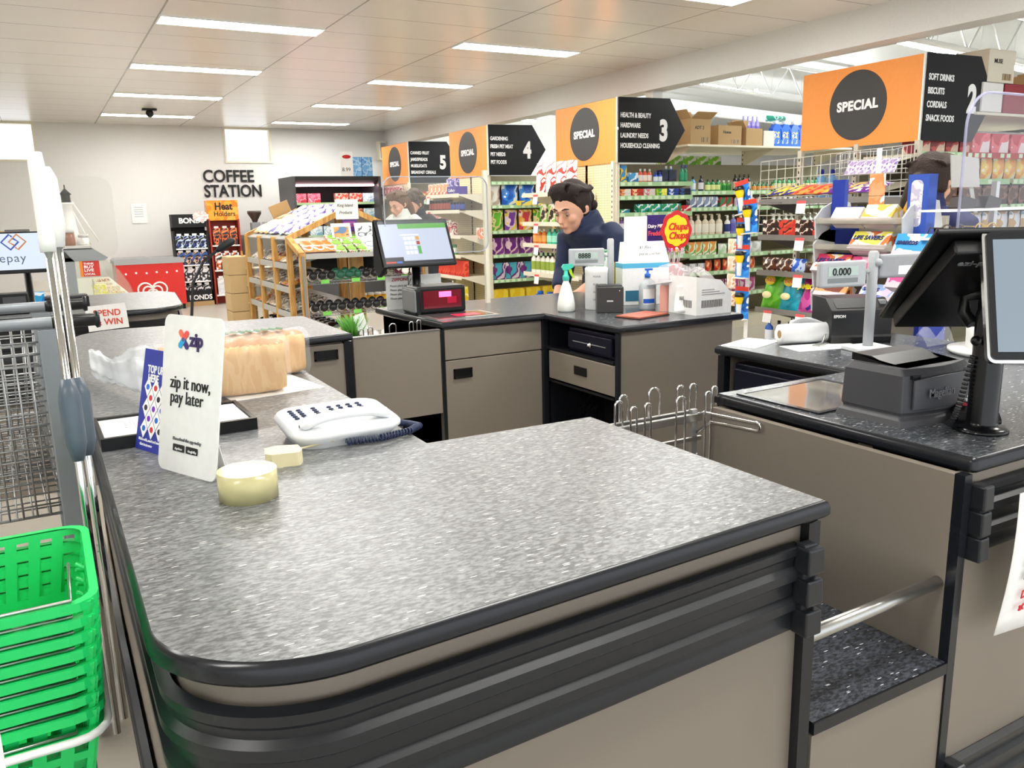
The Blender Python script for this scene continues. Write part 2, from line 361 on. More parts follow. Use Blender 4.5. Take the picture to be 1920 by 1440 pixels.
def pull(parent, x0, x1, y, z0, z1, face='-y'):
    g = G()
    if face == '-y':
        g.box(x0, x1, y-.006, y, z0, z0+.008).box(x0, x1, y-.006, y, z1-.008, z1).box(x0, x0+.006, y-.006, y, z0, z1).box(x1-.006, x1, y-.006, y, z0, z1).box(x0, x1, y-.002, y+.0, z0, z1)
    return g.obj('pull_handle', BLACK, parent)

# ---- bench A: the long C-shaped service bench
A = thing('service_bench', 'long speckled grey service bench with black ribbed bumper, nearest the camera', 'bench', (0, 0, 0))
pa = [(.048, .965)] + [(.048+.19*(1-math.cos(R(a))), .965-.172*math.sin(R(a))) for a in range(3, 91, 3)] + [(1.035, .831), (1.035, 1.49), (.64, 1.50), (.655, 3.07), (1.02, 3.10), (1.02, 3.80), (.26, 3.86)]
pa += [(.26-.2*math.sin(R(a)), 3.66+.2*math.cos(R(a))) for a in range(15, 91, 15)] + [(.045, 2.4)]
counter_top(pa, A)
body = offset_poly(pa, -.03)
g = G(); g.prism(body, .0, HT-.034); g.obj('carcass', TAUPE, A)
outer = [(.042, 3.6), (.045, 2.4)] + pa[0:31] + [(.6, .808), (1.0, .829)]
ol = offset_poly(outer+[(1.0, 3.6)], -.022)[:len(outer)]
ribs(ol, .69, .838, A)
ribs(ol, .12, .285, A, 'kick_bumper')
# end cap of the bumper at the right-hand corner, black edge strip
g = G().box(.972, 1.0, .822, .842, .69, .84)
for i in range(3): g.box(.968, 1.004, .809, .842, .690+.052*i, .690+.052*i+.042, taper=.06)
g.obj('bumper_end_cap', RUBBER, A, bevel=.003)
G().box(1.006, 1.026, .845, 1.47, 0, .864).obj('edge_strip', EDGE, A)
G().box(1.002, 1.0275, .842, .862, 0, .864).obj('edge_strip', EDGE, A)
# far wing of bench A: door with its pull, black frame
d = G().box(.70, .985, 3.108, 3.13, .12, .862).obj('door', TAUPE, A, bevel=.002)
g = G(); g.box(.865, .958, 3.100, 3.108, .803, .81).box(.865, .958, 3.100, 3.108, .834, .841).box(.865, .871, 3.1, 3.108, .803, .841).box(.952, .958, 3.1, 3.108, .803, .841).box(.865, .958, 3.105, 3.108, .803, .841)
g.obj('pull_handle', BLACK, d)
G().box(.985, 1.018, 3.10, 3.13, 0, .868).obj('edge_strip', EDGE, A)

# ---- low shelf and chrome rail in the gap between bench A and bench D
t = thing('packing_shelf', 'low speckled dark packing shelf in the gap between the two near benches', 'shelf', (0, 0, 0))
o = G().box(1.036, 1.398, .838, 1.50, .478, .500).add([(1.036, .842, .5006), (1.398, .842, .5006), (1.398, 1.5, .5006), (1.036, 1.5, .5006)], [(0, 1, 2, 3)], 1).obj('shelf_top', [EDGE, TOPD], t)
G().box(1.036, 1.398, .842, .86, .02, .474).obj('front_panel', TAUPE, t)
t = thing('grab_rail', 'brushed steel rail above the low packing shelf', 'rail', (0, 0, 0))
g = G(); g.tube([(1.035, .862, .652), (1.398, .872, .652)], .0125, 16); g.obj('tube', STEEL, t)

# ---- bench D, right of the camera
D = thing('checkout_bench', 'speckled grey checkout bench at the right carrying the dark bioptic scanner', 'bench', (0, 0, 0))
pd = [(1.42, .846), (1.424, .838), (1.432, .834), (2.60, .834), (2.60, 2.04), (1.918, 2.04), (1.918, 1.505), (1.418, 1.505)]
counter_top(pd, D, top=TOPM)
g = G(); g.box(1.40+.02, 2.58, .86, 1.47, 0, .868); g.box(1.94, 2.58, 1.4, 2.02, 0, .868)
g.v = []; g.f = []; g.m = []; g.sm = []
g.box(1.399, 1.419, .858, 1.49, 0, .869).box(1.419, 2.59, .85, .868, 0, .869).box(1.419, 1.93, 1.47, 1.49, 0, .869).box(2.57, 2.59, .868, 2.02, 0, .869).box(1.95, 2.57, 2.0, 2.02, 0, .869)
g.box(2.02, 2.04, 1.49, 2.0, 0, .869)
g.obj('carcass', TAUPE, D)
G().box(1.399, 1.421, .838, .858, 0, .871).obj('edge_strip', EDGE, D)
G().box(1.925, 1.952, 2.0, 2.03, 0, .869).obj('edge_strip', EDGE, D); G().box(1.93, 2.02, 1.49, 2.0, .70, .715).obj('cash_drawer_shelf', EDGE, D)
ribs([(1.44, .848), (2.6, .848)], .708, .848, D); ribs([(1.44, .848), (2.6, .848)], .13, .272, D, 'kick_bumper')
for z0, nm in ((.704, 'bumper_end_cap'), (.13, 'kick_bumper_end_cap')):
    g = G()
    for i in range(3): g.box(1.424, 1.455, .812, .85, z0+.05*i, z0+.05*i+.047, taper=.08)
    g.box(1.428, 1.452, .818, .85, z0+.03, z0+.12)
    g.obj(nm, RUBBER, D, bevel=.004)
def cash_drawer(x, y0, y1, z0, z1, label, key):
    t = thing('cash_drawer', label, 'cash drawer', (0, 0, 0), 0)
    ND = mat('blue_black_steel', '10142a', .35, .2)
    G().box(x+.02, x+.33, y0, y1, z0, z1).obj('casing', ND, t, bevel=.003)
    g = G(); g.box(x+.004, x+.02, y0+.01, y1-.01, z0+.012, z1-.014); f = g.obj('front', ND, t, bevel=.005)
    G().box(x+.0025, x+.0045, y0+.05, y1-.05, z0+.045, z0+.048).obj('slot', GREY, f)
    if key: g = G(); g.lathe([(0, 0), (.012, 0), (.012, .006), (.005, .008), (.005, .014), (0, .014)], 14); g.move(x+.004, (y0+y1)/2-.01, z0+.043, 0, 0, R(-90)); g.obj('lock', CHROME, f)
    return t
cash_drawer(1.94, 1.52, 1.985, .72, .845, 'blue-black cash drawer under the bench behind the dark scanner', False)

# ---- bench C, the far checkout
Cb = thing('checkout_bench', 'far speckled grey checkout bench carrying the red-lit scanner and the spray bottle', 'bench', (0, 0, 0))
pc = [(1.43, 3.155), (1.925, 3.135), (1.932, 2.594), (2.60, 2.594), (2.60, 3.87), (1.397, 3.87), (1.397, 3.70)]
counter_top(pc, Cb, top=TOPM)
g = G()
g.box(1.43, 1.45, 3.19, 3.85, 0, .869).box(1.45, 1.95, 3.18, 3.20, 0, .869).box(1.45, 2.58, 3.83, 3.85, 0, .869).box(2.56, 2.58, 2.64, 3.83, 0, .869).box(1.96, 2.56, 2.62, 2.64, 0, .869)
g.box(2.3, 2.32, 2.64, 3.19, 0, .869).box(1.43, 1.449, 3.19, 3.85, 0, .869)
g.obj('carcass', TAUPE, Cb)
G().box(1.425, 1.441, 3.16, 3.19, 0, .869).obj('edge_strip', EDGE, Cb); G().box(1.924, 1.95, 3.145, 3.18, 0, .869).obj('edge_strip', EDGE, Cb)
G().box(1.936, 1.952, 2.602, 2.62, 0, .869).obj('edge_strip', EDGE, Cb)
G().box(1.442, 1.923, 3.16, 3.18, .736, .866).obj('drawer', TAUPE, Cb, bevel=.002)
d = G().box(1.442, 1.923, 3.16, 3.18, .06, .731).obj('door', TAUPE, Cb, bevel=.002)
g = G(); g.box(1.478, 1.566, 3.153, 3.16, .651, .657).box(1.478, 1.566, 3.153, 3.16, .687, .693).box(1.478, 1.484, 3.153, 3.16, .651, .693).box(1.56, 1.566, 3.153, 3.16, .651, .693).box(1.478, 1.566, 3.157, 3.16, .651, .693)
g.obj('pull_handle', BLACK, d)
d = G().box(1.937, 1.952, 2.622, 3.12, .610, .735).obj('drawer', TAUPE, Cb, bevel=.002)
G().box(1.933, 1.937, 2.82, 2.913, .660, .697).obj('pull_handle', BLACK, d)
G().box(1.94, 2.3, 2.64, 3.15, .740, .750).obj('cash_drawer_shelf', EDGE, Cb); G().box(1.945, 2.3, 2.64, 3.15, .590, .60).obj('under_shelf', EDGE, Cb)
G().box(1.96, 2.3, 3.14, 3.18, 0, .869).obj('inner_panel', EDGE, Cb)
G().box(2.26, 2.3, 2.64, 3.14, 0, .59).obj('inner_panel', EDGE, Cb)
cash_drawer(1.95, 2.66, 3.0, .752, .852, 'blue-black cash drawer with a chrome lock in the far checkout bench', True)
# clutter in the cavity under the far checkout
g = G(); g.box(0, .26, -.16, .16, 0, .12).box(.02, .24, -.14, .14, .12, .14); tag(g.obj('cardboard_box', CARDB, None, (1.62, 2.5, 0), .008), 'flat brown cardboard box on the floor behind the benches', 'box')
g = G(); g.box(-.08, .08, -.06, .06, 0, .40); tag(g.obj('green_crate', mat('crate_green', '4f9a3a', .5), None, (1.85, 2.23, 0), .01), 'small green crate standing on the floor by the chrome bag rack', 'crate')

# ---- gates: far taupe flap and the bag racks in the two gaps
t = thing('bench_gate', 'taupe gate panel closing the gap between the far benches', 'gate', (0, 0, 0))
G().box(1.03, 1.408, 3.13, 3.15, .516, .872).obj('panel', TAUPE, t, bevel=.002); G().box(1.03, 1.408, 3.128, 3.152, .872, .877).obj('top_trim', STEEL, t)
def hook(g, x, y, z0, z1, w, dx=0, dy=0):
    pts = [(x-w/2, y, z0)]; 
    for a in range(180, -1, -20): pts.append((x+w/2*math.cos(R(a)), y, z1-w/2+w/2*math.sin(R(a))))
    pts.append((x+w/2, y, z0))
    g.tube(pts, .0028, 7)
def bag_rack(loc, label, hooks, wd, arms=True):
    t = thing('bag_rack', label, 'bag rack', loc)
    g = G(); g.box(0, wd, -.006, .006, -.02, 0).box(0, wd, .03, .04, -.02, 0); g.obj('rail', STEEL, t, bevel=.002)
    g = G(); g.box(0, wd, -.004, .004, -.07, -.06); g.obj('lower_rail', STEEL, t)
    for x, y, z0, z1, w in hooks:
        g = G(); hook(g, x, y, z0, z1, w); g.obj('wire_hook', CHROME, t)
    if arms:
        G().box(wd-.03, wd-.012, .0, .012, -.5, .01).obj('bracket', ZINC, t)
        g = G(); g.tube([(0+wd-.015, 0, -.005), (wd-.01, -.02, .006), (wd-.01, -.19, .016)]+[(wd-.01, -.195-.013*math.sin(R(a)), .008+.010*math.cos(R(a))) for a in range(0, 181, 30)]+[(wd-.01, -.185, -.002), (wd-.01, -.05, -.012), (wd-.015, 0, -.05)], .0035, 8)
        g.obj('arm', CHROME, t)
        g = G()
        for k in range(4): g.tube([(wd-.06+.012*k, .0, -.30), (wd-.06+.012*k, 0, -.12), (wd-.06+.012*k, -.014, -.10)], .0022, 6)
        g.obj('spring_wires', CHROME, t)
    return t
bag_rack((1.04, 1.53, .848), 'chrome bag rack with tall wire hooks between the two near benches', [(.102, 0, -.03, .063, .022), (.123, -.03, -.09, .052, .018), (.142, .035, -.02, .066, .024), (.165, -.03, -.10, .055, .018),
    (.236, .035, -.01, .072, .034), (.262, -.035, -.10, .060, .028), (.325, .04, -.01, .066, .02), (.345, -.04, -.12, .062, .018), (.358, .03, -.02, .068, .022), (.374, -.03, -.13, .07, .016)], .36)
bag_rack((1.08, 3.26, .855), 'far chrome bag rack behind the taupe gate', [(.03, 0, -.03, .035, .02), (.07, 0, -.03, .04, .02), (.17, 0, -.03, .045, .03), (.255, 0, -.03, .045, .018), (.29, 0, -.03, .05, .018)], .31, False)
# ---------------------------------------------------------------- things on bench A
def ao(name, label, cat, loc, rz=0, group=None): return thing(name, label, cat, loc, rz, group)
Z0 = HT
# standing card reading "zip it now, pay later"
rz = math.atan2(-.16, .075)
t = ao('counter_card', 'tall white rounded standing card with pay later lettering', 'sign', (.141, 1.62, Z0), rz)
lean = math.atan2(.05, .285)
g = G(); g.prism(rrect(0, .177, 0, .288, .017), -.0015, .0015, 'y'); g.move(0, 0, .002, rx=-lean); card = g.obj('card', WHITE, t)
g = G(); g.box(.05, .13, 0, .002, 0, .15); g.move(0, .055, 0, rx=R(12)); g.obj('prop', WHITE, t)
ZP = mat('zip_purple', '3a2a5c', .6)
def oncard(x, z): # point on the leaning card face
    return (x, -.0025+z*math.sin(lean), .002+z*math.cos(lean))
rt = (R(90)-lean, 0, 0)
text('zip', 'lettering', ZP, card, oncard(.082, .2345), .034, rot=rt, bold=.035)
text('zip it now,', 'lettering', INK, card, oncard(.028, .155), .0335, rot=rt, bold=.0, sx=.86)
text('pay later', 'lettering', INK, card, oncard(.030, .128), .0335, rot=rt, bold=-.005, sx=.86)
text('Download the app today', 'lettering', mat('grey_ink', '77777a'), card, oncard(.045, .060), .0085, rot=rt, bold=0)
for x, s in ((.047, 'App Store'), (.087, 'Google Play')):
    g = G(); g.prism(rrect(0, .035, 0, .013, .002), -.0006, 0, 'y'); g.move(*oncard(x, .040), rx=-lean); b = g.obj('store_badge', INK, card)
    text(s, 'lettering', LWHITE, card, (oncard(x+.008, .0435)[0], oncard(x, .0435)[1]-.0012, oncard(x, .0435)[2]), .006, rot=rt, bold=0, sx=.85)
for c, a0, (x, z) in (('f47a5c', -45, (.0545, .2555)), ('41307a', -45, (.0690, .2370)), ('f4564e', 45, (.0675, .2510)), ('2aa6e0', 45, (.0585, .2385))):
    g = G(); g.prism(rrect(-.0055, .0055, -.0075 if c == 'f47a5c' else -.012, .0075 if c == 'f47a5c' else .012, .0054), -.0006-(.0003 if a0 > 0 else 0), 0, 'y'); g.move(0, 0, 0, ry=R(a0)); g.move(*oncard(x, z), rx=-lean); g.obj('logo_stroke', mat('ink_'+c, c, .5), card)
# top-up flyer in a stand behind it
t = ao('flyer', 'purple-blue top up here flyer with white diamonds, half behind the tall white card', 'flyer', (.118, 1.80, Z0), math.atan2(-.10, .04))
PB = mat('flyer_blue', '2f3a9c', .45)
g = G(); g.box(0, .13, -.001, .001, 0, .205); l2 = R(13); g.move(rx=-l2); fl = g.obj('sheet', PB, t)
def onf(x, z): return (x, -.0016+z*math.sin(l2), z*math.cos(l2))
text('TOP UP', 'lettering', LWHITE, fl, onf(.020, .158), .022, rot=(R(90)-l2, 0, 0), bold=.02, sx=.8); text('HERE', 'lettering', LWHITE, fl, onf(.024, .140), .022, rot=(R(90)-l2, 0, 0), bold=.02, sx=.8)
k = 0
for r_ in range(5):
    for c_ in range(3):
        x, z = .028+.03*c_+(.015 if r_ % 2 else 0), .045+.021*r_
        g = G(); g.prism([(-.0138, 0), (0, -.0195), (.0138, 0), (0, .0195)], -.0006, 0, 'y'); g.move(*onf(x, z), rx=-l2); g.obj('diamond', LWHITE, fl)
        g = G(); g.prism([(.006*math.cos(a*.6283), .006*math.sin(a*.6283)) for a in range(10)], -.0012, 0, 'y'); g.move(*onf(x, z), rx=-l2); g.obj('diamond_logo', mat('ink_%d' % (k % 4), ['2a6fd6', 'd8333f', '222230', '7a2ac0'][k % 4]), fl); k += 1
text('Make calls, send and more', 'lettering', LWHITE, fl, onf(.012, .020), .008, rot=(R(90)-l2, 0, 0), bold=.01); text('Get texts now', 'lettering', LWHITE, fl, onf(.018, .010), .008, rot=(R(90)-l2, 0, 0), bold=.01)
# picture frame lying face up behind the cards
t = ao('document_frame', 'black shallow frame holding a white printed sheet, lying behind the cards', 'frame', (.056, 1.80, Z0), R(1))
g = G(); g.box(0, .31, 0, .012, 0, .026).box(0, .31, .20, .212, 0, .026).box(0, .008, .012, .20, 0, .026).box(.302, .31, .012, .20, 0, .026).box(.008, .302, .012, .20, 0, .004); g.obj('frame', BLACK, t)
g = G(); g.box(.009, .301, .013, .199, .0, .006); g.move(0, 0, .015); sh = g.obj('sheet', PAPER, t)
for i in range(5): text('Terms and conditions of sale apply', 'print', mat('grey_ink', '77777a'), sh, (.05, .16-.016*i, .0215), .008, 'up', bold=0, extrude=.0001)
# sheet of paper under the loaves
tag(G().box(0, .25, 0, .28, 0, .0012, rz=R(8)).obj('paper_sheet', PAPER, None, (.355, 2.135, Z0)), 'white sheet of paper under the front loaf', 'paper')
# two bagged loaves
CRUST = printed('bread_side', ['dcac6a', 'e2b676', 'e6bd80', 'dfb06e'], 22, .7, (1.6, 1.6, .35)); TOPC = mat('bread_crust', 'c08a50', .7, bump=.2, bscale=120)
BAG = clear('thin_plastic_bag', 'ffffff', .15, .10)
def loaf(loc, rz, L, W, H, label, green=False, tail=None):
    t = ao('bread_loaf', label, 'bread', loc, rz, None)
    def f(u, v):
        a = 2*math.pi*v
        # squarish section with bulged crown
        cx, cz = math.cos(a), math.sin(a); e = .45
        y = W/2*math.copysign(abs(cx)**e, cx); z = H/2*math.copysign(abs(cz)**e, cz)
        x = (u-.5)*L; s = 1-.10*abs(2*u-1)**6
        if z > 0: y *= 1+.06*math.sin(math.pi*min(1, z/(H/2)))
        z += .004*math.cos(u*math.pi*2*6)*(1 if z > 0 else .2)
        return (x, y*s, z*s+H/2)
    g = G(); g.grid(24, 32, f, 0)
    for e in (0, 1): # end faces
        g.add([f(e, j/32) for j in range(32)], [tuple(range(32)) if e == 0 else tuple(range(31, -1, -1))], 0)
    o = g.obj('loaf', [CRUST, TOPC], t)
    for p in o.data.polygons:
        if p.center.z > H*.93: p.material_index = 1
    # loose transparent bag
    rnd = random.Random(int(L*1000))
    def fb(u, v):
        a = 2*math.pi*v; cx, cz = math.cos(a), math.sin(a); e = .55
        k = 1.13+.035*math.sin(a*7+u*9)+.025*math.sin(u*31+a*3)
        y = W/2*k*math.copysign(abs(cx)**e, cx); z = H/2*k*math.copysign(abs(cz)**e, cz)
        x = (u-.5)*(L+.02)
        return (x, y, max(.0, z+H/2))
    g = G(); g.grid(36, 40, fb, 0)
    if tail:
        (n, path) = tail
        # gathered neck leaving the left end of the bag
        N = 20
        def ft(u, v):
            i = min(len(path)-2, int(u*(len(path)-1))); q = u*(len(path)-1)-i
            (x0, y0, z0, w0, h0), (x1, y1, z1, w1, h1) = path[i], path[i+1]
            x, y, z, ww, hh = [a_+(b_-a_)*q for a_, b_ in zip((x0, y0, z0, w0, h0), (x1, y1, z1, w1, h1))]
            a = 2*math.pi*v; k = 1+.22*math.sin(a*5+u*4)+.08*math.sin(u*40+a*2)
            return (x, y+ww*k*math.cos(a), max(.001, z+hh*k*math.sin(a)))
        gn = G(); gn.grid(30, 30, ft, 0); gn.obj('bag_neck', clear('gathered_plastic', 'f4f8fc', .55, .2), t)
    g.obj('bag', BAG, t)
    return t
loaf((.375, 2.215, Z0+.0015), R(-3), .30, .125, .138, 'sandwich loaf in a clear bag lying in front, its bag end trailing left', tail=(1, [(-.152, 0, .065, .06, .06), (-.20, .05, .075, .065, .055), (-.245, .16, .06, .03, .035), (-.265, .25, .05, .022, .03), (-.29, .36, .05, .05, .04), (-.315, .42, .055, .055, .035)]))
l2_ = loaf((.50, 2.43, Z0), R(4), .27, .12, .125, 'bagged loaf with green leaf printing, lying behind the other loaf')
g = G()
for i in range(9):
    x = -.10+.022*i; g.prism([(x, -.035), (x+.014, -.005), (x+.004, .03), (x-.008, 0)], .1335, .1342, 'z')
g.obj('leaf_print', mat('leaf_ink', '2f6b35', .5), l2_)
# desk phone
t = ao('desk_telephone', 'white desk telephone with dark keys and a coiled blue-black cord', 'telephone', (.385, 1.555, Z0), R(2)); t.scale = (1, .80, .82)
PH = mat('phone_plastic', 'eceef0', .35); KEY = mat('phone_key', '2c3656', .4)
g = G(); pl = rrect(0, .235, 0, .235, .05, 6)
rings = []
for sc, z in ((.82, 0), (.86, .012), (1.0, .028), (1.0, .036), (.95, .044)):
    rings.append([(.1175+(x-.1175)*sc, .1175+(y-.1175)*sc, z+.022*(y/.235)*(1 if z > .02 else 0)) for x, y in pl])
n = len(pl); vs = [v for r_ in rings for v in r_]
g.add(vs, [(i*n+k, i*n+(k+1) % n, (i+1)*n+(k+1) % n, (i+1)*n+k) for i in range(4) for k in range(n)], 0, True); g.add(rings[0], [tuple(range(n))[::-1]]); g.add(rings[-1], [tuple(range(n))])
g.obj('base', PH, t)
for cx0, nx, ny, ds in ((.035, 2, 5, .016), (.085, 1, 5, .016), (.118, 4, 4, .0185)):
    for i in range(nx):
        for j in range(ny):
            x = cx0+i*ds*1.15; y = .128+j*ds; z = .045+.021*(y/.235)
            g = G(); g.lathe([(.0055, 0), (.0055, .003), (.003, .0045), (0, .0045)], 8, (x, y, z)); g.obj('key', KEY, t)
g = G()
def fh(u, v):
    a = 2*math.pi*v; x = .02+u*.195; q = abs(2*u-1); w_ = .019+.010*q**3; h = .012+.007*q**4
    if u in (0., 1.): w_ *= .2; h *= .2
    elif q > .9: w_ *= .85; h *= .8
    return (x, .05+w_*math.cos(a), .062+.010*(1-q*q)-.006*(q**4)+h*math.sin(a))
g.grid(24, 14, fh); g.obj('handset', PH, t)
pts = []
L = [(.20, .045, .03), (.225, .015, .016), (.262, .02, .014), (.285, .05, .015), (.268, .085, .016), (.235, .075, .03), (.215, .06, .055)]
def along(P, u):
    i = min(len(P)-2, int(u*(len(P)-1))); q = u*(len(P)-1)-i; return Vector(P[i]).lerp(Vector(P[i+1]), q)
L = [(.10, .0, .012), (.17, -.012, .012), (.24, .005, .012), (.275, .04, .012), (.262, .075, .013), (.235, .085, .02), (.205, .06, .045)]
for i in range(700):
    u = i/699; c = along(L, u); a = u*2*math.pi*58; d = (along(L, min(1, u+.01))-along(L, max(0, u-.01))).normalized(); s_ = d.cross(Vector((0, 0, 1))).normalized(); up = s_.cross(d)
    pts.append(c+s_*.0075*math.cos(a)+up*.0075*math.sin(a))
g = G(); g.tube(pts, .0022, 5); g.obj('coiled_cord', KEY, t)
text('0 2 9', 'lettering', INK, t, (.075, .021, .006), .009, '-y', bold=.02)
# cream line adaptor with its lead
t = ao('line_adaptor', 'cream telephone line adaptor on a short lead beside the tape', 'adaptor', (.312, 1.50, Z0), R(-12))
CR = mat('aged_cream_plastic', 'e9dfb4', .45)
g = G(); g.prism([(0, .01), (.012, 0), (.062, 0), (.068, .02), (.062, .055), (.02, .062), (0, .05)], 0, .026, 'z'); g.obj('body', CR, t, bevel=.004)
g = G(); g.tube([(.05, .055, .014), (.075, .085, .01), (.12, .10, .012), (.135, .095, .016)], .0022, 6); g.obj('lead', CR, t)
# roll of tape
t = ao('tape_roll', 'roll of yellowish clear packing tape standing flat near the bench corner', 'tape', (.252, 1.362, Z0))
TAPE = mat('yellow_tape', 'ddd5a0', .18, trans=.15)
g = G(); g.lathe([(.0385, 0), (.048, 0), (.048, .048), (.0385, .048), (.0385, 0)], 48); o = g.obj('tape', TAPE, t)
for p in o.data.polygons: p.use_smooth = abs(p.normal.z) < .5
g = G(); g.lathe([(.0365, .0005), (.0384, .0005), (.0384, .0475), (.0365, .0475), (.0365, .0005)], 48); o = g.obj('core', mat('tape_core', 'dfe2ea', .7), t)

# ---------------------------------------------------------------- bench D things
# bioptic scanner
t = ao('bioptic_scanner', 'dark grey bioptic scanner tower behind its glass plate on the right bench', 'scanner', (1.505, 1.05, Z0))
g = G()
def rr_body(z, inset, x0=0, x1=.235, y0=0, y1=.15, bul=.02):
    p = []
    for i in range(9): u = i/8; p.append((x0+inset+(x1-x0-2*inset)*u, y0+inset-bul*math.sin(math.pi*u)))
    p += [(x1-inset, y1-inset), (x0+inset, y1-inset)]
    return [(a, b, z) for a, b in p]
rings = [rr_body(0, -.008), rr_body(.012, -.004), rr_body(.02, .004), rr_body(.028, 0), rr_body(.105, .003), rr_body(.118, .012)]
n = len(rings[0]); g.add([v for r_ in rings for v in r_], [(i*n+k, i*n+(k+1) % n, (i+1)*n+(k+1) % n, (i+1)*n+k) for i in range(5) for k in range(n)]); g.add(rings[0], [tuple(range(n))[::-1]]); g.add(rings[-1], [tuple(range(n))])
g.obj('housing', DGREY, t, bevel=.004)
g = G(); g.grid(10, 1, lambda u, v: (.022+u*.19, -.0215*math.sin(math.pi*(.12+u*.76))-.003, .035+v*.062+.006*v*math.sin(math.pi*u))); g.obj('front_panel', mat('grey_plastic_panel', '55555a', .5), t, solid=.006, bevel=.001)
g = G(); g.prism([(.012, .118), (.012, .110), (.05, .116), (.10, .132), (.150, .134), (.150, .118)], .03, .205, 'x'); g.obj('top_hood', BLACK, t, bevel=.003)
g = G(); g.box(.02, .215, -.008, .03, .098, .106); g.obj('top_slot', BLACK, t)
o = text('Magellan', 'lettering', mat('embossed_grey', '7d7d82', .35), t, (.048, -.0285, .060), .027, '-y', bold=.004, extrude=.001, sx=.9)
G().box(.10, .2, .148, .1505, .127, .1305).obj('status_light', mat('green_glow', '30e070', emit=3), t)
t = ao('scanner_plate', 'flat steel-framed glass scanner plate set in the right bench top', 'scanner plate', (1.452, 1.212, Z0), R(1))
g = G(); g.box(0, .31, 0, .012, 0, .004).box(0, .31, .236, .248, 0, .004).box(0, .014, .012, .236, 0, .004).box(.296, .31, .012, .236, 0, .004); g.obj('surround', EDGE, t)
G().box(.014, .296, .012, .236, 0, .003).obj('glass', mat('scanner_glass', 'a8a49c', .06, .6), t)
# customer / operator screens on one pole
PX, PY = 1.615, .945
t = ao('screen_pole', 'thick black pole stand carrying two back-to-back touch screens', 'pole stand', (PX, PY, Z0))
g = G(); g.lathe([(.05, 0), (.05, .004), (.044, .010), (.03, .012), (.0285, .02), (.0285, .235), (.026, .245), (.026, .262), (.018, .275), (0, .278)], 32); g.obj('column', mat('gloss_black', '111215', .2), t)
g = G(); g.tube([(-.012, .03, .215), (-.012, .05, .235), (-.01, .05, .27), (0, 0, .28)], .013, 10); g.obj('knuckle', BLACK, t)
g = G(); g.ball((-.045, -.0, .188), .010, 10).tube([(-.045, 0, .188), (-.0285, 0, .19)], .004, 8); g.obj('thumb_knob', BLACK, t)
g = G(); pp = [(-.03, .012, .155), (-.034, .02, .10), (-.036, .028, .05), (-.04, .036, .02), (-.05, .04, .008)]
for i in range(24): g.tube([along(pp, i/24), along(pp, (i+.6)/24)], .0062, 8)
g.obj('corrugated_cable', RUBBER, t)
def slab(name, label, corners, thick, m, parent=None, cat='screen'):
    """screen body from its four outer-face corners TL, TR, BR, BL seen from the front"""
    TL, TR, BR, BL = [Vector(c) for c in corners]
    X = (TR-TL).normalized(); Zv = (TL-BL); Zv = (Zv-X*Zv.dot(X)).normalized(); N = Zv.cross(X).normalized()*-1
    w_ = (TR-TL).length; h = (TL-BL).length
    e = thing(name, label, cat, BL); e.rotation_euler = Matrix((X, -N, Zv)).transposed().to_euler()
    return e, w_, h
# operator screen: faces away (+X,+Y), tilted far back; built as width along local x, face at local -y
ux = Vector((-.8, .6, 0)); down = Vector((.19, .25, -.205)); 
def oriented(name, label, cat, tl, ux, down):
    e = thing(name, label, cat, tl); X = ux.normalized(); Zv = -(down-X*down.dot(X)).normalized(); Yv = Zv.cross(X)
    e.rotation_euler = Matrix((X, Yv, Zv)).transposed().to_euler(); return e
e = oriented('touch_screen', 'large black touch screen seen from behind, tilted back on the black pole', 'screen', (1.705, .742, 1.31), ux, down)
g = G(); g.box(0, .35, 0, .012, -.36, 0).box(.02, .33, .012, .045, -.335, -.02, taper=.1); g.obj('casing', mat('screen_back', '0d0e10', .3), e, bevel=.004)
g = G(); g.box(.012, .338, -.001, .0, -.348, -.012); g.obj('display', mat('screen_dark_glass', '10141c', .05), e)
g = G(); g.box(.06, .17, .045, .047, -.30, -.17); g.obj('back_recess', mat('recess_brown', '3a2c28', .4), e)
G().box(.155, .165, .045, .052, -.33, -.10).obj('back_rail', BLACK, e)
o = text('ezi-pos', 'lettering', mat('grey_lettering', '8a8c90', .4), e, (.30, .0463, -.06), .024, rot=(R(90), 0, R(180)), bold=.01)
e = oriented('customer_screen', 'chrome-framed customer screen showing pale blue, at the right edge', 'screen', (1.487, .905, 1.305), Vector((.8, -.6, 0)), Vector((-.045, -.06, -.22)))
g = G(); g.prism(rrect(0, .30, -.245, 0, .014), 0, .012, 'y'); g.obj('chrome_frame', CHROME, e, bevel=.003)
g = G(); g.prism(rrect(.006, .294, -.239, -.006, .010), -.003, 0, 'y'); g.obj('black_bezel', BLACK, e)
g = G(); g.box(.017, .283, -.0042, -.003, -.225, -.02); g.obj('display', mat('pale_screen', 'c8dcec', .2, emit=.3), e)
G().box(.04, .26, .012, .05, -.2, -.05, taper=.1).obj('casing', BLACK, e, bevel=.006)
# perspex shield at the right
t = ao('perspex_shield', 'clear acrylic shield with rounded corners at the right edge', 'screen guard', (0, 1.02, 0))
g = G(); g.prism(rrect(1.60, 2.3, 1.235, 1.565, .07), 0, .006, 'y'); g.obj('sheet', clear('shield_acrylic', 'eef0fa', .05), t)
g = G(); rr = rrect(1.60, 2.3, 1.235, 1.565, .07, 8); g.tube([(x, .003, z) for x, z in rr], .003, 6, closed=True); g.obj('edge', clear('shield_edge', 'c9c8e0', .4), t)
G().box(2.15, 2.18, 0, .02, -.0+HT, 1.30).obj('stand', CHROME, t)
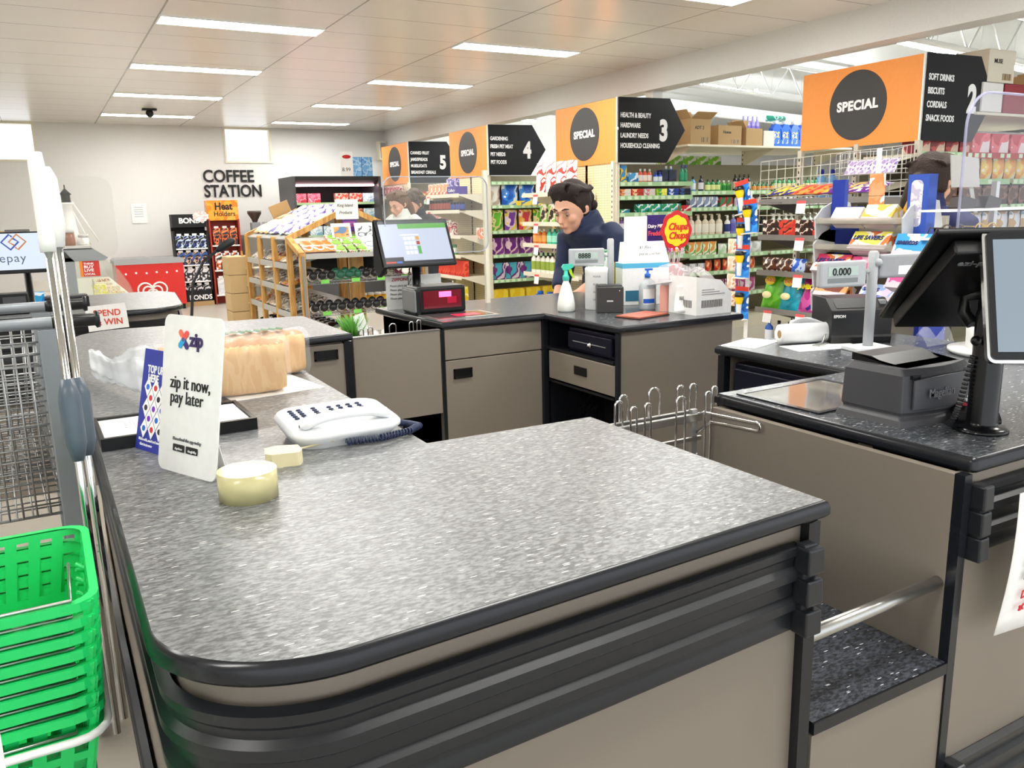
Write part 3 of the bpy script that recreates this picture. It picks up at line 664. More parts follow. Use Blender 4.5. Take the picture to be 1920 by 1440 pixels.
# card terminal
t = ao('card_terminal', 'black payment keypad with white keys beside the black pole', 'card terminal', (1.715, 1.05, Z0), R(-38))
g = G(); g.prism([(-.10, 0), (.09, 0), (.09, .045), (.05, .05), (-.085, .022), (-.10, .01)], -.042, .042, 'x'); g.obj('body', mat('terminal_black', '1d1e22', .4), t, bevel=.006)
for i in range(3):
    for j in range(5):
        y = -.065+.021*j; z = .028+(y+.085)*.207
        G().box(-.031+.022*i, -.013+.022*i, y, y+.014, z, z+.004).obj('key', [mat('key_red', 'c03040'), WHITE, WHITE, WHITE, mat('key_yellow', 'e0c040')][j], t)
# receipt printers
def printer(label, loc, rz, w_, d_, h, brand, small=False):
    t = ao('receipt_printer', label, 'printer', loc, rz); BD = mat('printer_black', '18181b', .38)
    if small:
        g = G(); g.box(-w_/2, w_/2, -d_/2, d_/2, 0, h*.97); g.obj('housing', mat('printer_charcoal', '3a3838', .45), t, bevel=.004)
        G().box(-w_/2+.004, w_/2-.004, -d_/2+.03, d_/2-.004, h*.97, h).obj('lid', BD, t, bevel=.003)
        text(brand, 'lettering', LWHITE, t, (-.015, -d_/2-.0008, h*.42), .009, '-y', bold=.03); G().box(w_/2-.02, w_/2-.016, -d_/2-.001, -d_/2, h-.022, h-.018).obj('status_light', LWHITE, t)
    else:
        g = G(); g.prism([(-d_/2, 0), (d_/2, 0), (d_/2, h), (-d_/2+.06, h), (-d_/2, h*.74), (-d_/2, h*.2), (-d_/2-.004, h*.15)], -w_/2, w_/2, 'x'); g.obj('housing', BD, t, bevel=.005)
        g = G(); g.prism([(-d_/2+.012, h*.80), (-d_/2+.06, h*1.0), (d_/2-.02, h*1.02), (d_/2-.02, h*.98), (-d_/2+.06, h*.95)], -w_/2+.02, w_/2-.035, 'x'); g.obj('lid', mat('printer_lid', '2b2b2e', .3), t, bevel=.003)
        G().box(w_/2-.028, w_/2-.008, -d_/2+.03, -d_/2+.06, h*.84, h*.96).obj('lever', GREY, t, bevel=.002)
        text(brand, 'lettering', LWHITE, t, (-w_/2+.006, -d_/2-.001, h*.60), .013, '-y', bold=.03); G().box(w_/2, w_/2+.0008, -.03, .01, .02, .055).obj('rating_label', PAPER, t)
        G().box(w_/2-.02, w_/2-.008, -d_/2+.07, -d_/2+.075, h*1.0, h*1.01).obj('status_light', mat('blue_glow', '5060ff', emit=3), t)
    return t
printer('large black receipt printer standing behind the weight display post', (2.36, 1.86, Z0), R(-28), .20, .17, .145, 'EPSON')
printer('small cube-shaped charcoal receipt printer on the far bench', (2.195, 3.015, Z0), R(-32), .118, .118, .118, 'EPSON', True)
# scale display post
def scale_post(label, loc, h, rz, second=True, code='0.000', hz=.80):
    t = ao('scale_display', label, 'scale display', loc, rz)
    SG = mat('scale_grey', 'b4b7ba', .35)
    if second: G().box(-.075, .05, -.045, .045, 0, .014).obj('foot', mat('scale_foot', 'dcdfe2', .4), t, bevel=.003)
    g = G(); g.lathe([(.0155, .0), (.0155, h-.006), (.010, h), (0, h)], 20, (-.01, 0, 0)); g.obj('post', SG, t)
    g = G(); g.box(-.205, -.04, -.012, .012, h*hz-.045, h*hz+.035); hd = g.obj('display_head', SG, t, bevel=.007)
    G().box(-.178, -.072, -.0135, -.012, h*hz-.010, h*hz+.018).obj('lcd', mat('lcd_green', 'b7c9c2', .3), hd)
    text(code, 'digits', INK, hd, (-.164, -.0142, h*hz-.007), .031, '-y', bold=.02, sx=.95)
    G().box(-.178, -.072, -.0132, -.012, h*hz-.030, h*hz-.016).obj('name_plate', mat('plate_grey', '7f8486', .4), hd)
    g = G(); g.tube([(-.04, 0, h*hz), (-.02, 0, h*hz)], .007, 10); g.obj('swivel', SG, t)
    if second:
        g = G(); g.box(.005, .17, -.015, .010, h-.085, h-.012); hd = g.obj('display_head', mat('scale_grey_dark', '9a9ca0', .4), t, bevel=.008)
        G().box(.072, .125, -.0158, -.015, h-.075, h-.048).obj('rating_label', PAPER, hd); g = G(); g.ball((-.004, -.016, h-.035), .012); g.obj('knob', SG, t)
    return t
scale_post('silver grey weight display post reading 0.000 on the right bench', (2.245, 1.69, Z0), .31, R(-14))
scale_post('far grey weight display post above the small cube printer', (2.275, 3.10, Z0), .32, R(-22), False, '8888', .76)
t = bpy.data.objects['scale_display.001'] if 'scale_display.001' in bpy.data.objects else None
# roll of produce bags on papers
t = ao('bag_roll', 'roll of white plastic bags with a brown core lying on the right bench', 'bag roll', (2.10, 1.93, Z0+.034), R(-20))
g = G(); c_ = []
g.lathe([(.013, 0), (.033, 0), (.034, .10), (.033, .30), (.013, .30), (.013, 0)], 28); g.move(0, 0, 0, ry=R(90)); g.obj('roll', mat('white_film', 'f1f2f3', .35), t)
g = G(); g.lathe([(.011, -.001), (.0135, -.001), (.0135, .301), (.011, .301), (.011, -.001)], 24); g.move(ry=R(90)); g.obj('core', CARDB, t)
g = G(); g.grid(16, 14, lambda u, v: (.05+u*.26, .033*math.sin(v*2.6+.2)+.1*max(0, v-.5), -.030+.066*(1-v)**.6*.99+.012*math.sin(u*9+v*5)+.02*u*(v > .3)+.004)); g.obj('loose_film', mat('white_film2', 'f4f5f6', .3), t, solid=.0015)
tag(G().box(-.09, .1, -.05, .07, 0, .0015, rz=R(18)).obj('paper_sheet', PAPER, None, (2.04, 1.99, Z0)), 'white paper under the end of the bag roll', 'paper')
tag(G().box(-.12, .12, -.055, .055, 0, .0015, rz=R(-14)).obj('paper_sheet', PAPER, None, (2.17, 1.815, Z0)), 'white paper in front of the bag roll, under the bulldog clip', 'paper')
t = ao('bulldog_clip', 'steel bulldog clip lying on the paper beside the bag roll', 'clip', (2.20, 1.84, Z0+.002), R(20))
G().box(-.05, .04, -.012, .012, 0, .004).obj('jaw', STEEL, t); g = G(); g.tube([(.0, 0, .004), (.03, .0, .03), (.05, 0, .04), (.055, 0, .03), (.03, 0, .01)], .003, 6); g.obj('handle', STEEL, t)
# cake on a white board and stands at the right
t = ao('boxed_cake', 'white iced novelty box on a round white board at the back of the right bench', 'cake', (2.47, 1.42, Z0))
g = G(); g.lathe([(.12, 0), (.135, .01), (.135, .018), (.0, .018)], 40); g.obj('board', WHITE, t)
g = G(); g.lathe([(.085, .018), (.088, .09), (.08, .098), (0, .1)], 32); g.obj('side', WHITE, t)
g = G(); g.lathe([(.02, 0), (.03, .01), (.0, .02)], 10, (-.03, -.02, .1)).lathe([(.02, 0), (.025, .015), (0, .022)], 10, (.03, -.03, .1)); g.obj('topping', printed('cake_print', ['ffffff', '3a8fd8', '2f4fa0', 'e8e8f0'], 40), t)
text('SMALL', 'lettering', mat('lilac_ink', '5a5a80'), t, (-.05, -.086, .055), .022, '-y', bold=.02)
tag(G().lathe([(.045, 0), (.05, .01), (.048, .02), (0, .02)], 24).obj('white_dish', WHITE, None, (2.40, 1.17, Z0)), 'small round white dish behind the card terminal', 'dish')
# hand-lettered paper sign on the bench D front
t = ao('paper_sign', 'curled white paper sign in red and black taped to the right bench front', 'sign', (1.50, .828, .555), 0)
g = G(); g.grid(6, 10, lambda u, v: (-.03+u*.21+.035*v, -.03-.008*math.sin(3*v)-.02*u*(1-v), v*.275)); g.obj('sheet', PAPER, t, solid=.001)
for i, (s, c) in enumerate((('Spend', INK), ('into our', INK), ('$50 Food', INK), ('Drawn', RED), ('at 5pm', RED))):
    text(s, 'lettering', c, t, (.026-.004*i, -.047, .155-.024*i-(.012 if i > 2 else 0)), .022, '-y', bold=.006, shear=.25)
# zoned cables behind
t = ao('scanner_bag', 'crumpled clear plastic bag lying behind the printer on the right bench', 'bag', (2.47, 1.63, Z0))
g = G(); g.grid(12, 10, lambda u, v: (-.07+u*.14, -.03+.06*v, .005+.06*math.sin(v*3)*(.6+.4*math.sin(u*7)))); g.obj('film', BAG, t)

# ---------------------------------------------------------------- bench C things
t = ao('bioptic_scanner', 'black bioptic scanner glowing red inside on the far bench', 'scanner', (1.43, 3.46, Z0), R(-3))
g = G(); g.box(.022, .26, .0, .16, 0, .125).box(0, .03, -.03, .15, 0, .12); g.obj('housing', BLACK, t, bevel=.012, seg=3)
g = G(); g.box(-.004, .012, -.028, .14, .012, .112); g.obj('side_cheek', mat('cheek_grey', '7b7d80', .35), t, bevel=.006)
g = G(); g.box(.05, .235, -.004, .0, .025, .105); g.obj('window', mat('red_lit_glass', '6a0a1c', .08, emit=.7), t)
g = G(); g.box(.125, .185, -.006, -.004, .075, .100); g.obj('red_beam', mat('red_glow', 'ff3050', emit=7), t, bevel=.002)
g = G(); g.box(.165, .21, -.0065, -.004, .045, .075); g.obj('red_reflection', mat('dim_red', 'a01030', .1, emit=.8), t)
t = ao('scanner_plate', 'flat steel scanner plate with a red glow in the far bench top', 'scanner plate', (1.44, 3.22, Z0))
g = G(); g.box(0, .31, 0, .21, 0, .004); g.obj('surround', STEEL, t); G().box(.02, .29, .03, .19, .004, .005).obj('glass', mat('plate_glass', '5a5456', .05, .4), t)
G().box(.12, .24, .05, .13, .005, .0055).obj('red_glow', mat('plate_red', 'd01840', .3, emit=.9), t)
# POS screen on the far bench
t = ao('pos_screen', 'far black touch screen showing a green and pale blue sales page', 'screen', (1.535, 3.60, Z0))
g = G(); g.lathe([(.06, 0), (.06, .006), (.022, .012), (.020, .26), (0, .265)], 24, (0, .06, 0)); g.obj('pole', BLACK, t)
th = R(-27)
def tl(g_): return g_.move(0, 0, .235, rx=th)
g = G(); g.box(-.185, .185, 0, .02, -.025, .215); hs = tl(g).obj('casing', BLACK, t, bevel=.004)
g = G(); g.prism([(0, -.025), (.02, -.025), (.10, -.03), (.12, .04), (.02, .215), (0, .215)], -.185, -.165, 'x'); tl(g).obj('side_wing', MBLACK, t)
g = G(); g.prism([(.02, 0), (.10, .01), (.02, .19)], -.165, .12, 'x'); tl(g).obj('back_housing', MBLACK, t)
def scr(x0, x1, z0, z1, c, name, d=.002, e=.6): g = G(); g.box(x0, x1, -d, -d+.001, z0, z1); return tl(g).obj(name, mat('screen_'+c, c, .3, emit=e), hs)
scr(-.17, .17, -.012, .203, 'c9d3e6', 'display', .001); scr(-.17, .17, .190, .203, '30343c', 'title_bar', .0016); scr(-.075, .17, .165, .190, '6cb45a', 'green_bar', .0016)
scr(-.17, .17, -.012, .002, '20242c', 'task_bar', .0016); scr(-.17, -.12, -.008, .001, 'd04a3a', 'red_button'); scr(-.118, -.09, -.008, .001, '4a7ad0', 'blue_button')
scr(-.17, -.08, .002, .022, '30343c', 'dark_field', .0016)
for i in range(3):
    for j in range(4): scr(-.06+.02*i, -.044+.02*i, .035+.024*j, .052+.024*j, 'f4f6fa', 'keypad_key')
scr(.002, .018, .107, .124, 'e0a040', 'orange_key'); scr(.002, .018, .083, .1, 'b03a30', 'red_key'); scr(.002, .018, .035, .076, '58b060', 'green_key'); scr(-.075, .02, .130, .136, 'f4f6fa', 'entry_box')
g = G(); g.tube([(-.03, .05, .21), (-.05, .04, .16), (-.045, .05, .12), (-.03, .055, .15)], .002, 6); g.obj('cable', BLACK, t)
t = ao('perspex_shield', 'clear acrylic shield with rounded corners above the far checkout', 'screen guard', (0, 3.68, 0))
g = G(); g.prism(rrect(1.40, 1.94, 1.16, 1.52, .05), 0, .005, 'y'); g.obj('sheet', clear('shield_acrylic2', 'eef2f4', .05), t)
g = G(); g.tube([(x, .002, z) for x, z in rrect(1.40, 1.94, 1.16, 1.52, .05, 8)], .003, 6, closed=True); g.obj('edge', clear('shield_edge2', 'c8ccd8', .5), t)
g = G(); g.box(1.925, 1.945, .005, .025, HT, 1.55); g.obj('stand', CREAM, t)
t = ao('paper_notice', 'white notice with red heading and grey text hung behind the far pole', 'notice', (1.62, 3.74, Z0))
g = G(); g.box(-.21, .08, 0, .001, 0, .16); sh = g.obj('sheet', PAPER, t)
text('ZIPPONS', 'lettering', RED, sh, (-.18, -.001, .135), .022, '-y', bold=.01)
for i in range(4): text('Please place your items on the', 'lettering', mat('grey_ink', '77777a'), sh, (-.19, -.001, .108-.02*i), .015, '-y', bold=0, sx=.95)
# spray bottle
t = ao('spray_bottle', 'white spray bottle with a turquoise head and lime trigger on the far bench', 'spray bottle', (2.045, 3.14, Z0), R(-18))
g = G(); g.lathe([(.034, 0), (.040, .006), (.040, .035), (.034, .07), (.020, .118), (.013, .135), (.0125, .142), (0, .142)], 24); g.obj('bottle', mat('milky_plastic', 'f4f6f0', .35), t)
TQ = mat('turquoise_plastic', '45c9b0', .35); g = G(); g.lathe([(.0155, .140), (.0155, .160), (.010, .166), (.009, .185)], 16); g.prism([(-.020, .20), (-.012, .213), (.03, .214), (.035, .20), (.012, .188), (-.012, .185)], -.008, .008, 'y'); g.obj('head', TQ, t, bevel=.002)
g = G(); g.prism([(.012, .19), (.024, .192), (.032, .165), (.040, .150), (.032, .15), (.02, .168)], -.005, .005, 'y'); g.obj('trigger', mat('lime_plastic', 'b8e02a', .35), t, bevel=.001)
# wipes canister
t = ao('wipes_canister', 'tall white canister with printed label behind the cube printer', 'canister', (2.205, 3.13, Z0))
g = G(); g.lathe([(.05, 0), (.052, .004), (.052, .165), (.053, .168), (.053, .188), (.048, .193), (0, .194)], 32); g.obj('tub', WHITE, t)
for i, s in enumerate(('PLEASE', 'KEEP AWAY', 'HAND', 'USE ONLY')): text(s, 'print', mat('grey_ink', '77777a'), t, (-.046, -.040, .15-.035*i), .011, rot=(R(90), 0, R(-33)), bold=.01)
# mask carton, milk-carton shaped, blue bands
t = ao('mask_carton', 'white and pale blue carton with open flap behind the sanitiser bottle', 'carton', (2.50, 3.17, Z0), R(-20))
g = G(); g.box(-.115, .115, -.06, .06, 0, .20); bx = g.obj('box', WHITE, t, bevel=.002)
g = G(); g.prism([(-.06, .20), (.06, .20), (.035, .295), (.02, .295)], -.10, .115, 'x'); g.obj('flap', PAPER, t)
g = G(); g.box(-.1155, .1155, -.0608, .0608, .175, .198); g.obj('blue_band', mat('sky_band', '56b4dc', .5), bx); G().box(-.1, .0, -.0612, -.06, .02, .07).obj('teal_pouch', mat('teal_print', '2f6f8c', .5), bx)
for i, s in enumerate(('$1.00ea', 'pay at counter')): text(s, 'lettering', INK, t, (-.03, -.048, .265-.03*i), .018, rot=(R(76), 0, 0), bold=0, shear=.2)
# sanitiser
t = ao('pump_bottle', 'clear sanitiser bottle with a blue pump and blue label on the far bench', 'pump bottle', (2.375, 2.97, Z0), R(-20))
g = G(); g.lathe([(.036, 0), (.040, .005), (.040, .105), (.033, .125), (.014, .138), (.013, .148)], 24, sx=1, sy=.7); g.obj('bottle', mat('frosted_clear', 'dfe6ea', .25, trans=.4), t)
g = G(); g.lathe([(.014, .145), (.014, .16), (.006, .163), (.005, .178), (.0, .179)], 14).box(-.012, .022, -.006, .006, .176, .185); g.obj('pump', BLUE, t)
g = G(); g.grid(8, 1, lambda u, v: (.0405*math.sin((u-.5)*1.5), -.0287*math.cos((u-.5)*1.5), .025+v*.07)); lb = g.obj('label', PAPER, t); g = G(); g.grid(8, 1, lambda u, v: (.041*math.sin((u-.5)*1.4), -.0293*math.cos((u-.5)*1.4), .03+v*.02)); g.obj('label_band', BLUE, lb)
# salmon pouch
t = ao('pouch', 'salmon pink pouch in a clear sleeve beside the sanitiser bottle', 'pouch', (2.395, 2.86, Z0), R(-20))
g = G(); g.grid(8, 10, lambda u, v: (-.032+.064*u, -.012*math.sin(math.pi*u)*(1-v*.8), v*.115)).grid(8, 10, lambda u, v: (-.032+.064*(1-u), .012*math.sin(math.pi*u)*(1-v*.8), v*.115)); g.obj('pouch_body', mat('salmon', 'e8937c', .4), t)
g = G(); g.grid(8, 10, lambda u, v: (-.04+.08*u, -.02*math.sin(math.pi*u)*(1-v*.7), v*.145)); g.obj('sleeve', BAG, t)
# red notebook with a receipt
t = ao('notebook', 'brick red covered clipboard lying on the near corner of the far bench', 'clipboard', (2.12, 2.70, Z0), R(14))
g = G(); g.box(0, .20, 0, .125, .004, .010); g.obj('cover', mat('brick_cover', 'b0604a', .55), t); G().box(-.004, .204, -.003, .128, 0, .004).obj('board', BLACK, t)
t = ao('receipt', 'curled white receipt with a barcode standing beside the pouch', 'receipt', (2.315, 2.76, Z0+.011), R(-18))
g = G(); g.grid(2, 10, lambda u, v: (.026+u*.062+.02*v, .02*math.sin(v*2.4)-.015, .0+v*.115)); g.obj('slip', PAPER, t, solid=.0008)
for k in range(6): G().box(.055+.004*k, .0568+.004*k, -.0045, -.0035, .05, .066).obj('barcode_bar', INK, t)
# white display carton with cut-away side and clear domes
t = ao('open_carton', 'white cut-away carton with barcodes at the right end of the far bench', 'carton', (2.385, 2.655, Z0), R(0))
g = G(); g.prism([(0, 0), (.20, 0), (.20, .085), (.135, .145), (.0, .163)], 0, .003, 'y').prism([(0, 0), (.20, 0), (.20, .085), (.135, .145), (.0, .163)], .175, .178, 'y')
g.box(0, .003, .003, .175, 0, .163).box(.197, .2, .003, .175, 0, .085).box(0.003, .197, .003, .175, 0, .003); bx = g.obj('box', WHITE, t)
for i in range(16): G().box(.03+.0075*i, .0335+.0075*i, -.001, 0, .03, .062).obj('barcode_bar', INK, bx)
for i in range(12): G().box(-.001, 0, .03+.009*i, .034+.009*i, .03, .062).obj('barcode_bar', INK, bx)
for i in range(3): G().box(.03, .16-.03*i, -.001, 0, .085+.01*i, .0875+.01*i).obj('print_line', mat('grey_ink', '77777a'), bx)
t = ao('clear_dome', 'large clear plastic dome lid leaning behind the white carton', 'lid', (2.46, 2.90, Z0+.12))
g = G(); g.lathe([(.11, 0), (.105, .03), (.085, .06), (.05, .08), (0, .09)], 32); g.move(0, 0, 0, rx=R(-10)); g.obj('dome', clear('dome_plastic', 'f4eef0', .25, .08), t); g = G(); g.lathe([(.112, -.003), (.118, 0), (.112, .003)], 40); g.move(rx=R(-10)); g.obj('rim', clear('dome_rim', 'f4f4f6', .6), t)
g = G(); g.box(-.04, .04, -.03, .03, -.12, -.002); g.obj('stack', clear('dome_stack', 'e8e0e4', .5), t)
t = ao('clear_dome', 'smaller clear plastic lid lying on top inside the white carton', 'lid', (2.50, 2.74, Z0+.14))
g = G(); g.lathe([(.07, 0), (.065, .02), (.04, .035), (0, .04)], 28); g.move(rx=R(25), ry=R(35)); g.obj('dome', clear('dome_plastic', 'f4eef0', .25, .08), t)
t = ao('price_gun', 'beige price tag gun poking out of the white carton', 'price gun', (2.56, 2.76, Z0+.045))
g = G(); g.prism([(-.03, .0), (.03, 0), (.045, .04), (.01, .075), (-.04, .07), (-.05, .03)], -.015, .015, 'y'); g.obj('body', mat('beige_plastic', 'd8c9b4', .5), t, bevel=.006)
# ---------------------------------------------------------------- left side: baskets, trolleys, poles
BG = mat('green_basket_plastic', '1fd06a', .35)
def lattice(g, a, b, z0, z1, a2, b2, n, t=.0035, rows=((.05, .50), (.56, .83), (.885, .955))):
    """slotted wall between bottom corners a,b and top corners a2,b2"""
    a, b, a2, b2 = Vector(a), Vector(b), Vector(a2), Vector(b2)
    nrm = (b-a).cross(a2-a).normalized()*t
    def P(u, v): return (a.lerp(b, u)).lerp(a2.lerp(b2, u), v)
    def quad(u0, u1, v0, v1):
        q = [P(u0, v0), P(u1, v0), P(u1, v1), P(u0, v1)]
        vs = [p for p in q]+[p+nrm for p in q]
        g.add(vs, [(0, 3, 2, 1), (4, 5, 6, 7), (0, 1, 5, 4), (1, 2, 6, 5), (2, 3, 7, 6), (3, 0, 4, 7)])
    v = 0
    for r0, r1 in rows:
        quad(0, 1, v, r0); v = r1
        for i in range(n+1): quad(max(0, (i-.25)/n), min(1, (i+.25)/n), r0, r1)
    quad(0, 1, v, 1)
proto = None
BX0, BX1, BY0, BY1 = -.44, .0, -.0, .27
def basket():
    t = thing('shopping_basket', '', 'basket', (0, 0, 0)); H = .2; i_ = .035
    g = G(); B = [(BX0+i_, BY0+i_, 0), (BX1-i_, BY0+i_, 0), (BX1-i_, BY1-i_, 0), (BX0+i_, BY1-i_, 0)]; T = [(BX0, BY0, H), (BX1, BY0, H), (BX1, BY1, H), (BX0, BY1, H)]
    for k in range(4):
        m = (k+1) % 4; lattice(g, B[k], B[m], 0, H, T[k], T[m], 15 if k % 2 == 0 else 9)
    g.add([(x, y, .002) for x, y, z in B], [(0, 1, 2, 3)])
    g.obj('basket_body', BG, t)
    g = G(); r = [(x, y) for x, y in rrect(BX0, BX1, BY0, BY1, .03, 4)]; ro = [(x, y) for x, y in rrect(BX0-.010, BX1+.010, BY0-.010, BY1+.010, .035, 4)]; n = len(r)
    vs = [(x, y, H+.002) for x, y in r]+[(x, y, H+.002) for x, y in ro]+[(x, y, H-.009) for x, y in ro]
    g.add(vs, [(k, (k+1) % n, n+(k+1) % n, n+k) for k in range(n)]+[(n+k, n+(k+1) % n, 2*n+(k+1) % n, 2*n+k) for k in range(n)], 0); g.obj('rim', BG, t)
    g = G(); g.tube([(BX0+.03, BY0+.13, H), (BX0+.03, BY0-.004, H+.005), (BX1-.02, BY0-.004, H+.005), (BX1-.02, BY0+.13, H)], .0022, 6); g.obj('wire_handle', STEEL, t)
    g = G(); g.tube([(BX1-.012, BY0+.13, H-.01), (BX1+.006, BY0+.14, H-.02), (BX1-.012, BY0+.15, H-.01)], .003, 5); g.obj('handle_clip', BG, t)
    return t
names = ['top', 'second', 'third', 'fourth', 'fifth', 'sixth', 'seventh', 'eighth']
zt = .722
first = basket(); first.location = (-.0, 1.03, zt); first['label'] = 'open green shopping basket on top of the nested stack'; first['group'] = 'nested green shopping baskets'
for k in range(1, 8):
    dup(first, (-.0013*k, 1.03-.002*k, zt-.0187*k), None, 'green shopping basket, %s from the top of the nested stack' % names[k])
bb = dup(first, (-.013, 1.01, zt-.0187*8-.006), None, 'bottommost green shopping basket of the stack, its slotted side showing in full')
g = G(); pts = rrect(BX0-.014, BX1+.014, BY0-.014, BY1+.014, .035, 4); g.tube([(x, y, .2) for x, y in pts], .005, 6, closed=True); g.obj('white_rim', WHITE, bb)
t = thing('basket_stand', 'chrome stand on castors holding the basket stack', 'stand', (-.013, 1.01, 0))
g = G(); zb = zt-.0187*8-.012
g.tube([(x, y, zb) for x, y in rrect(BX0+.02, BX1-.02, BY0+.02, BY1-.02, .03, 4)], .008, 8, closed=True)
for x in (BX0+.03, BX1-.03):
    for y in (BY0+.03, BY1-.03): g.tube([(x, y, zb), (x, y, .07)], .008, 8)
g.tube([(x, y, .12) for x, y in rrect(BX0+.02, BX1-.02, BY0+.02, BY1-.02, .03, 4)], .006, 6, closed=True)
g.obj('frame', CHROME, t)
for x in (BX0+.03, BX1-.03):
    for y in (BY0+.03, BY1-.03):
        g = G(); g.lathe([(.0, -.012), (.03, -.012), (.035, 0), (.03, .012), (0, .012)], 18); g.move(x, y, .035, rx=R(90)); g.box(x-.015, x+.015, y-.02, y+.02, .055, .075); g.obj('castor', MBLACK, t)
# mops / squeegees: two chrome poles standing behind the stack
def pole(label, top, bot, white, kind):
    t = thing('cleaning_pole', label, 'cleaning tool', bot); d = Vector(top)-Vector(bot)
    g = G(); g.tube([(0, 0, 0), tuple(d*.86)], .0062, 12); g.obj('shaft', CHROME, t)
    g = G()
    if kind: g.tube([tuple(d*(.84+.02*i)) for i in range(9)], [.0115, .0118]*4+[.010], 12)
    else: g.tube([tuple(d*.86), tuple(d*.9), tuple(d*.98), tuple(d)], [.010, .0145, .012, .004], 8)
    g.obj('grip', WHITE, t)
    g = G(); g.tube([tuple(d*a) for a in (.49, .52, .60, .63)], [.009, .0165, .0165, .009], 12); g.obj('sleeve', mat('slate_grip', '55606c', .35), t)
pole('chrome pole with a long ribbed white grip at the left', (.008, 1.50, 1.462), (.012, 1.40, .52), WHITE, True)
pole('chrome pole with a shorter pale grip, just right of the ribbed one', (.024, 1.58, 1.445), (.026, 1.44, .52), WHITE, False)
# shopping trolleys
TGY = mat('trolley_grey', '8d9297', .4, .3)
def wire_panel(g, p00, p10, p11, p01, nu, nv, r):
    A_, B_, C_, D_ = [Vector(p) for p in (p00, p10, p11, p01)]
    for i in range(nu+1): g.tube([A_.lerp(B_, i/nu), D_.lerp(C_, i/nu)], r, 4)
    for j in range(nv+1): g.tube([A_.lerp(D_, j/nv), B_.lerp(C_, j/nv)], r, 4)
def trolley():
    t = thing('shopping_trolley', '', 'trolley', (0, 0, 0))
    g = G(); g.tube([(-.50, 0, 1.105), (.03, 0, 1.105)], .014, 12); g.obj('handlebar', TGY, t)
    for x0, x1 in ((.0, .105), (-.58, -.47)):
        g = G(); g.tube([(x0, 0, 1.105), (x0+.01, 0, 1.105), (x1-.012, 0, 1.105), (x1-.008, 0, 1.105), (x1, 0, 1.105)], [.014, .0165, .0155, .022, .020], 12); g.obj('grip', BLACK, t)
    g = G(); g.box(-.035, .012, -.01, .012, .40, 1.09); g.obj('side_post', TGY, t, bevel=.004); G().box(-.49, -.45, -.01, .012, .40, 1.09).obj('side_post', TGY, t, bevel=.004)
    g = G(); wire_panel(g, (-.45, 0, .62), (-.03, 0, .62), (-.03, 0, 1.06), (-.45, 0, 1.06), 14, 15, .0024); g.obj('rear_flap', ZINC, t)
    g = G(); wire_panel(g, (-.43, .62, .70), (-.07, .62, .70), (-.05, .62, .98), (-.45, .62, .98), 12, 9, .0022)
    wire_panel(g, (-.45, .01, .62), (-.43, .62, .70), (-.46, .62, .98), (-.47, .01, 1.04), 16, 9, .0022); wire_panel(g, (-.03, .01, .62), (-.07, .62, .70), (-.045, .62, .98), (-.02, .01, 1.04), 16, 9, .0022)
    wire_panel(g, (-.45, .01, .62), (-.03, .01, .62), (-.07, .62, .70), (-.43, .62, .70), 12, 14, .0022); g.obj('wire_basket', ZINC, t)
    g = G(); g.tube([(-.46, .0, .42), (-.46, -.02, .16), (-.43, .6, .14), (-.07, .6, .14), (-.02, -.02, .16), (-.02, .0, .42)], .012, 8); g.obj('chassis', TGY, t)
    g = G(); wire_panel(g, (-.45, -.0, .17), (-.03, -.0, .17), (-.08, .58, .16), (-.42, .58, .16), 10, 8, .0022); g.obj('lower_tray', ZINC, t)
    for x, y in ((-.46, -.02), (-.02, -.02), (-.42, .58), (-.08, .58)):
        g = G(); g.lathe([(0, -.012), (.045, -.012), (.05, 0), (.045, .012), (0, .012)], 18); g.move(x, y, .05, ry=R(90)); g.box(x-.014, x+.014, y-.02, y+.02, .07, .15); g.obj('wheel', MBLACK, t)
    return t
tr = trolley(); tr.location = (.0, 2.30, .01); tr['label'] = 'grey wire shopping trolley with black grips, the nearer of the nested pair'; tr['group'] = 'nested shopping trolleys'
dup(tr, (-.012, 2.64, .02), None, 'grey wire shopping trolley nested behind the nearer one')
t = thing('wire_tray', 'small zinc wire tray between the trolley and the baskets', 'wire tray', (0, 1.42, 0))
g = G(); wire_panel(g, (-.5, 0, .80), (-.0, 0, .80), (-.0, 0, .86), (-.5, 0, .86), 24, 2, .0016); wire_panel(g, (-.5, 0, .80), (-.0, 0, .80), (-.0, .14, .80), (-.5, .14, .80), 24, 5, .0016); g.obj('wires', ZINC, t)
g = G(); g.tube([(-.49, .07, 0), (-.49, .07, .8)], .006, 6).tube([(-.03, .07, 0), (-.03, .07, .8)], .006, 6); g.obj('legs', ZINC, t)

# ---------------------------------------------------------------- the other checkout behind on the left
E_ = thing('checkout_bench', 'far left checkout bench with rounded black ribbed front and the blue logo screen', 'bench', (0, 0, 0))
pe = [(-1.6, 4.62), (.42, 4.62)] + [(.42+.22*math.sin(R(a)), 4.84-.22*math.cos(R(a))) for a in range(15, 91, 15)] + [(.70, 5.55), (.62, 5.75), (-1.6, 5.75)]
counter_top(pe, E_); be = offset_poly(pe, -.03); g = G(); g.prism(be, 0, .869, 'z'); g.obj('carcass', TAUPE, E_)
le = offset_poly([(-1.6, 4.62)]+pe[1:9]+[(.69, 5.5)], -.022); ribs(le[:9], .68, .84, E_); ribs(le[:9], .47, .66, E_)
t = thing('logo_screen', 'black-framed screen showing a blue and orange diamond logo at the left edge', 'screen', (-.06, 4.95, HT))
g = G(); g.lathe([(.07, 0), (.07, .006), (.018, .012), (.018, .2), (0, .2)], 20, (-.02, .05, 0)); g.obj('pole', BLACK, t)
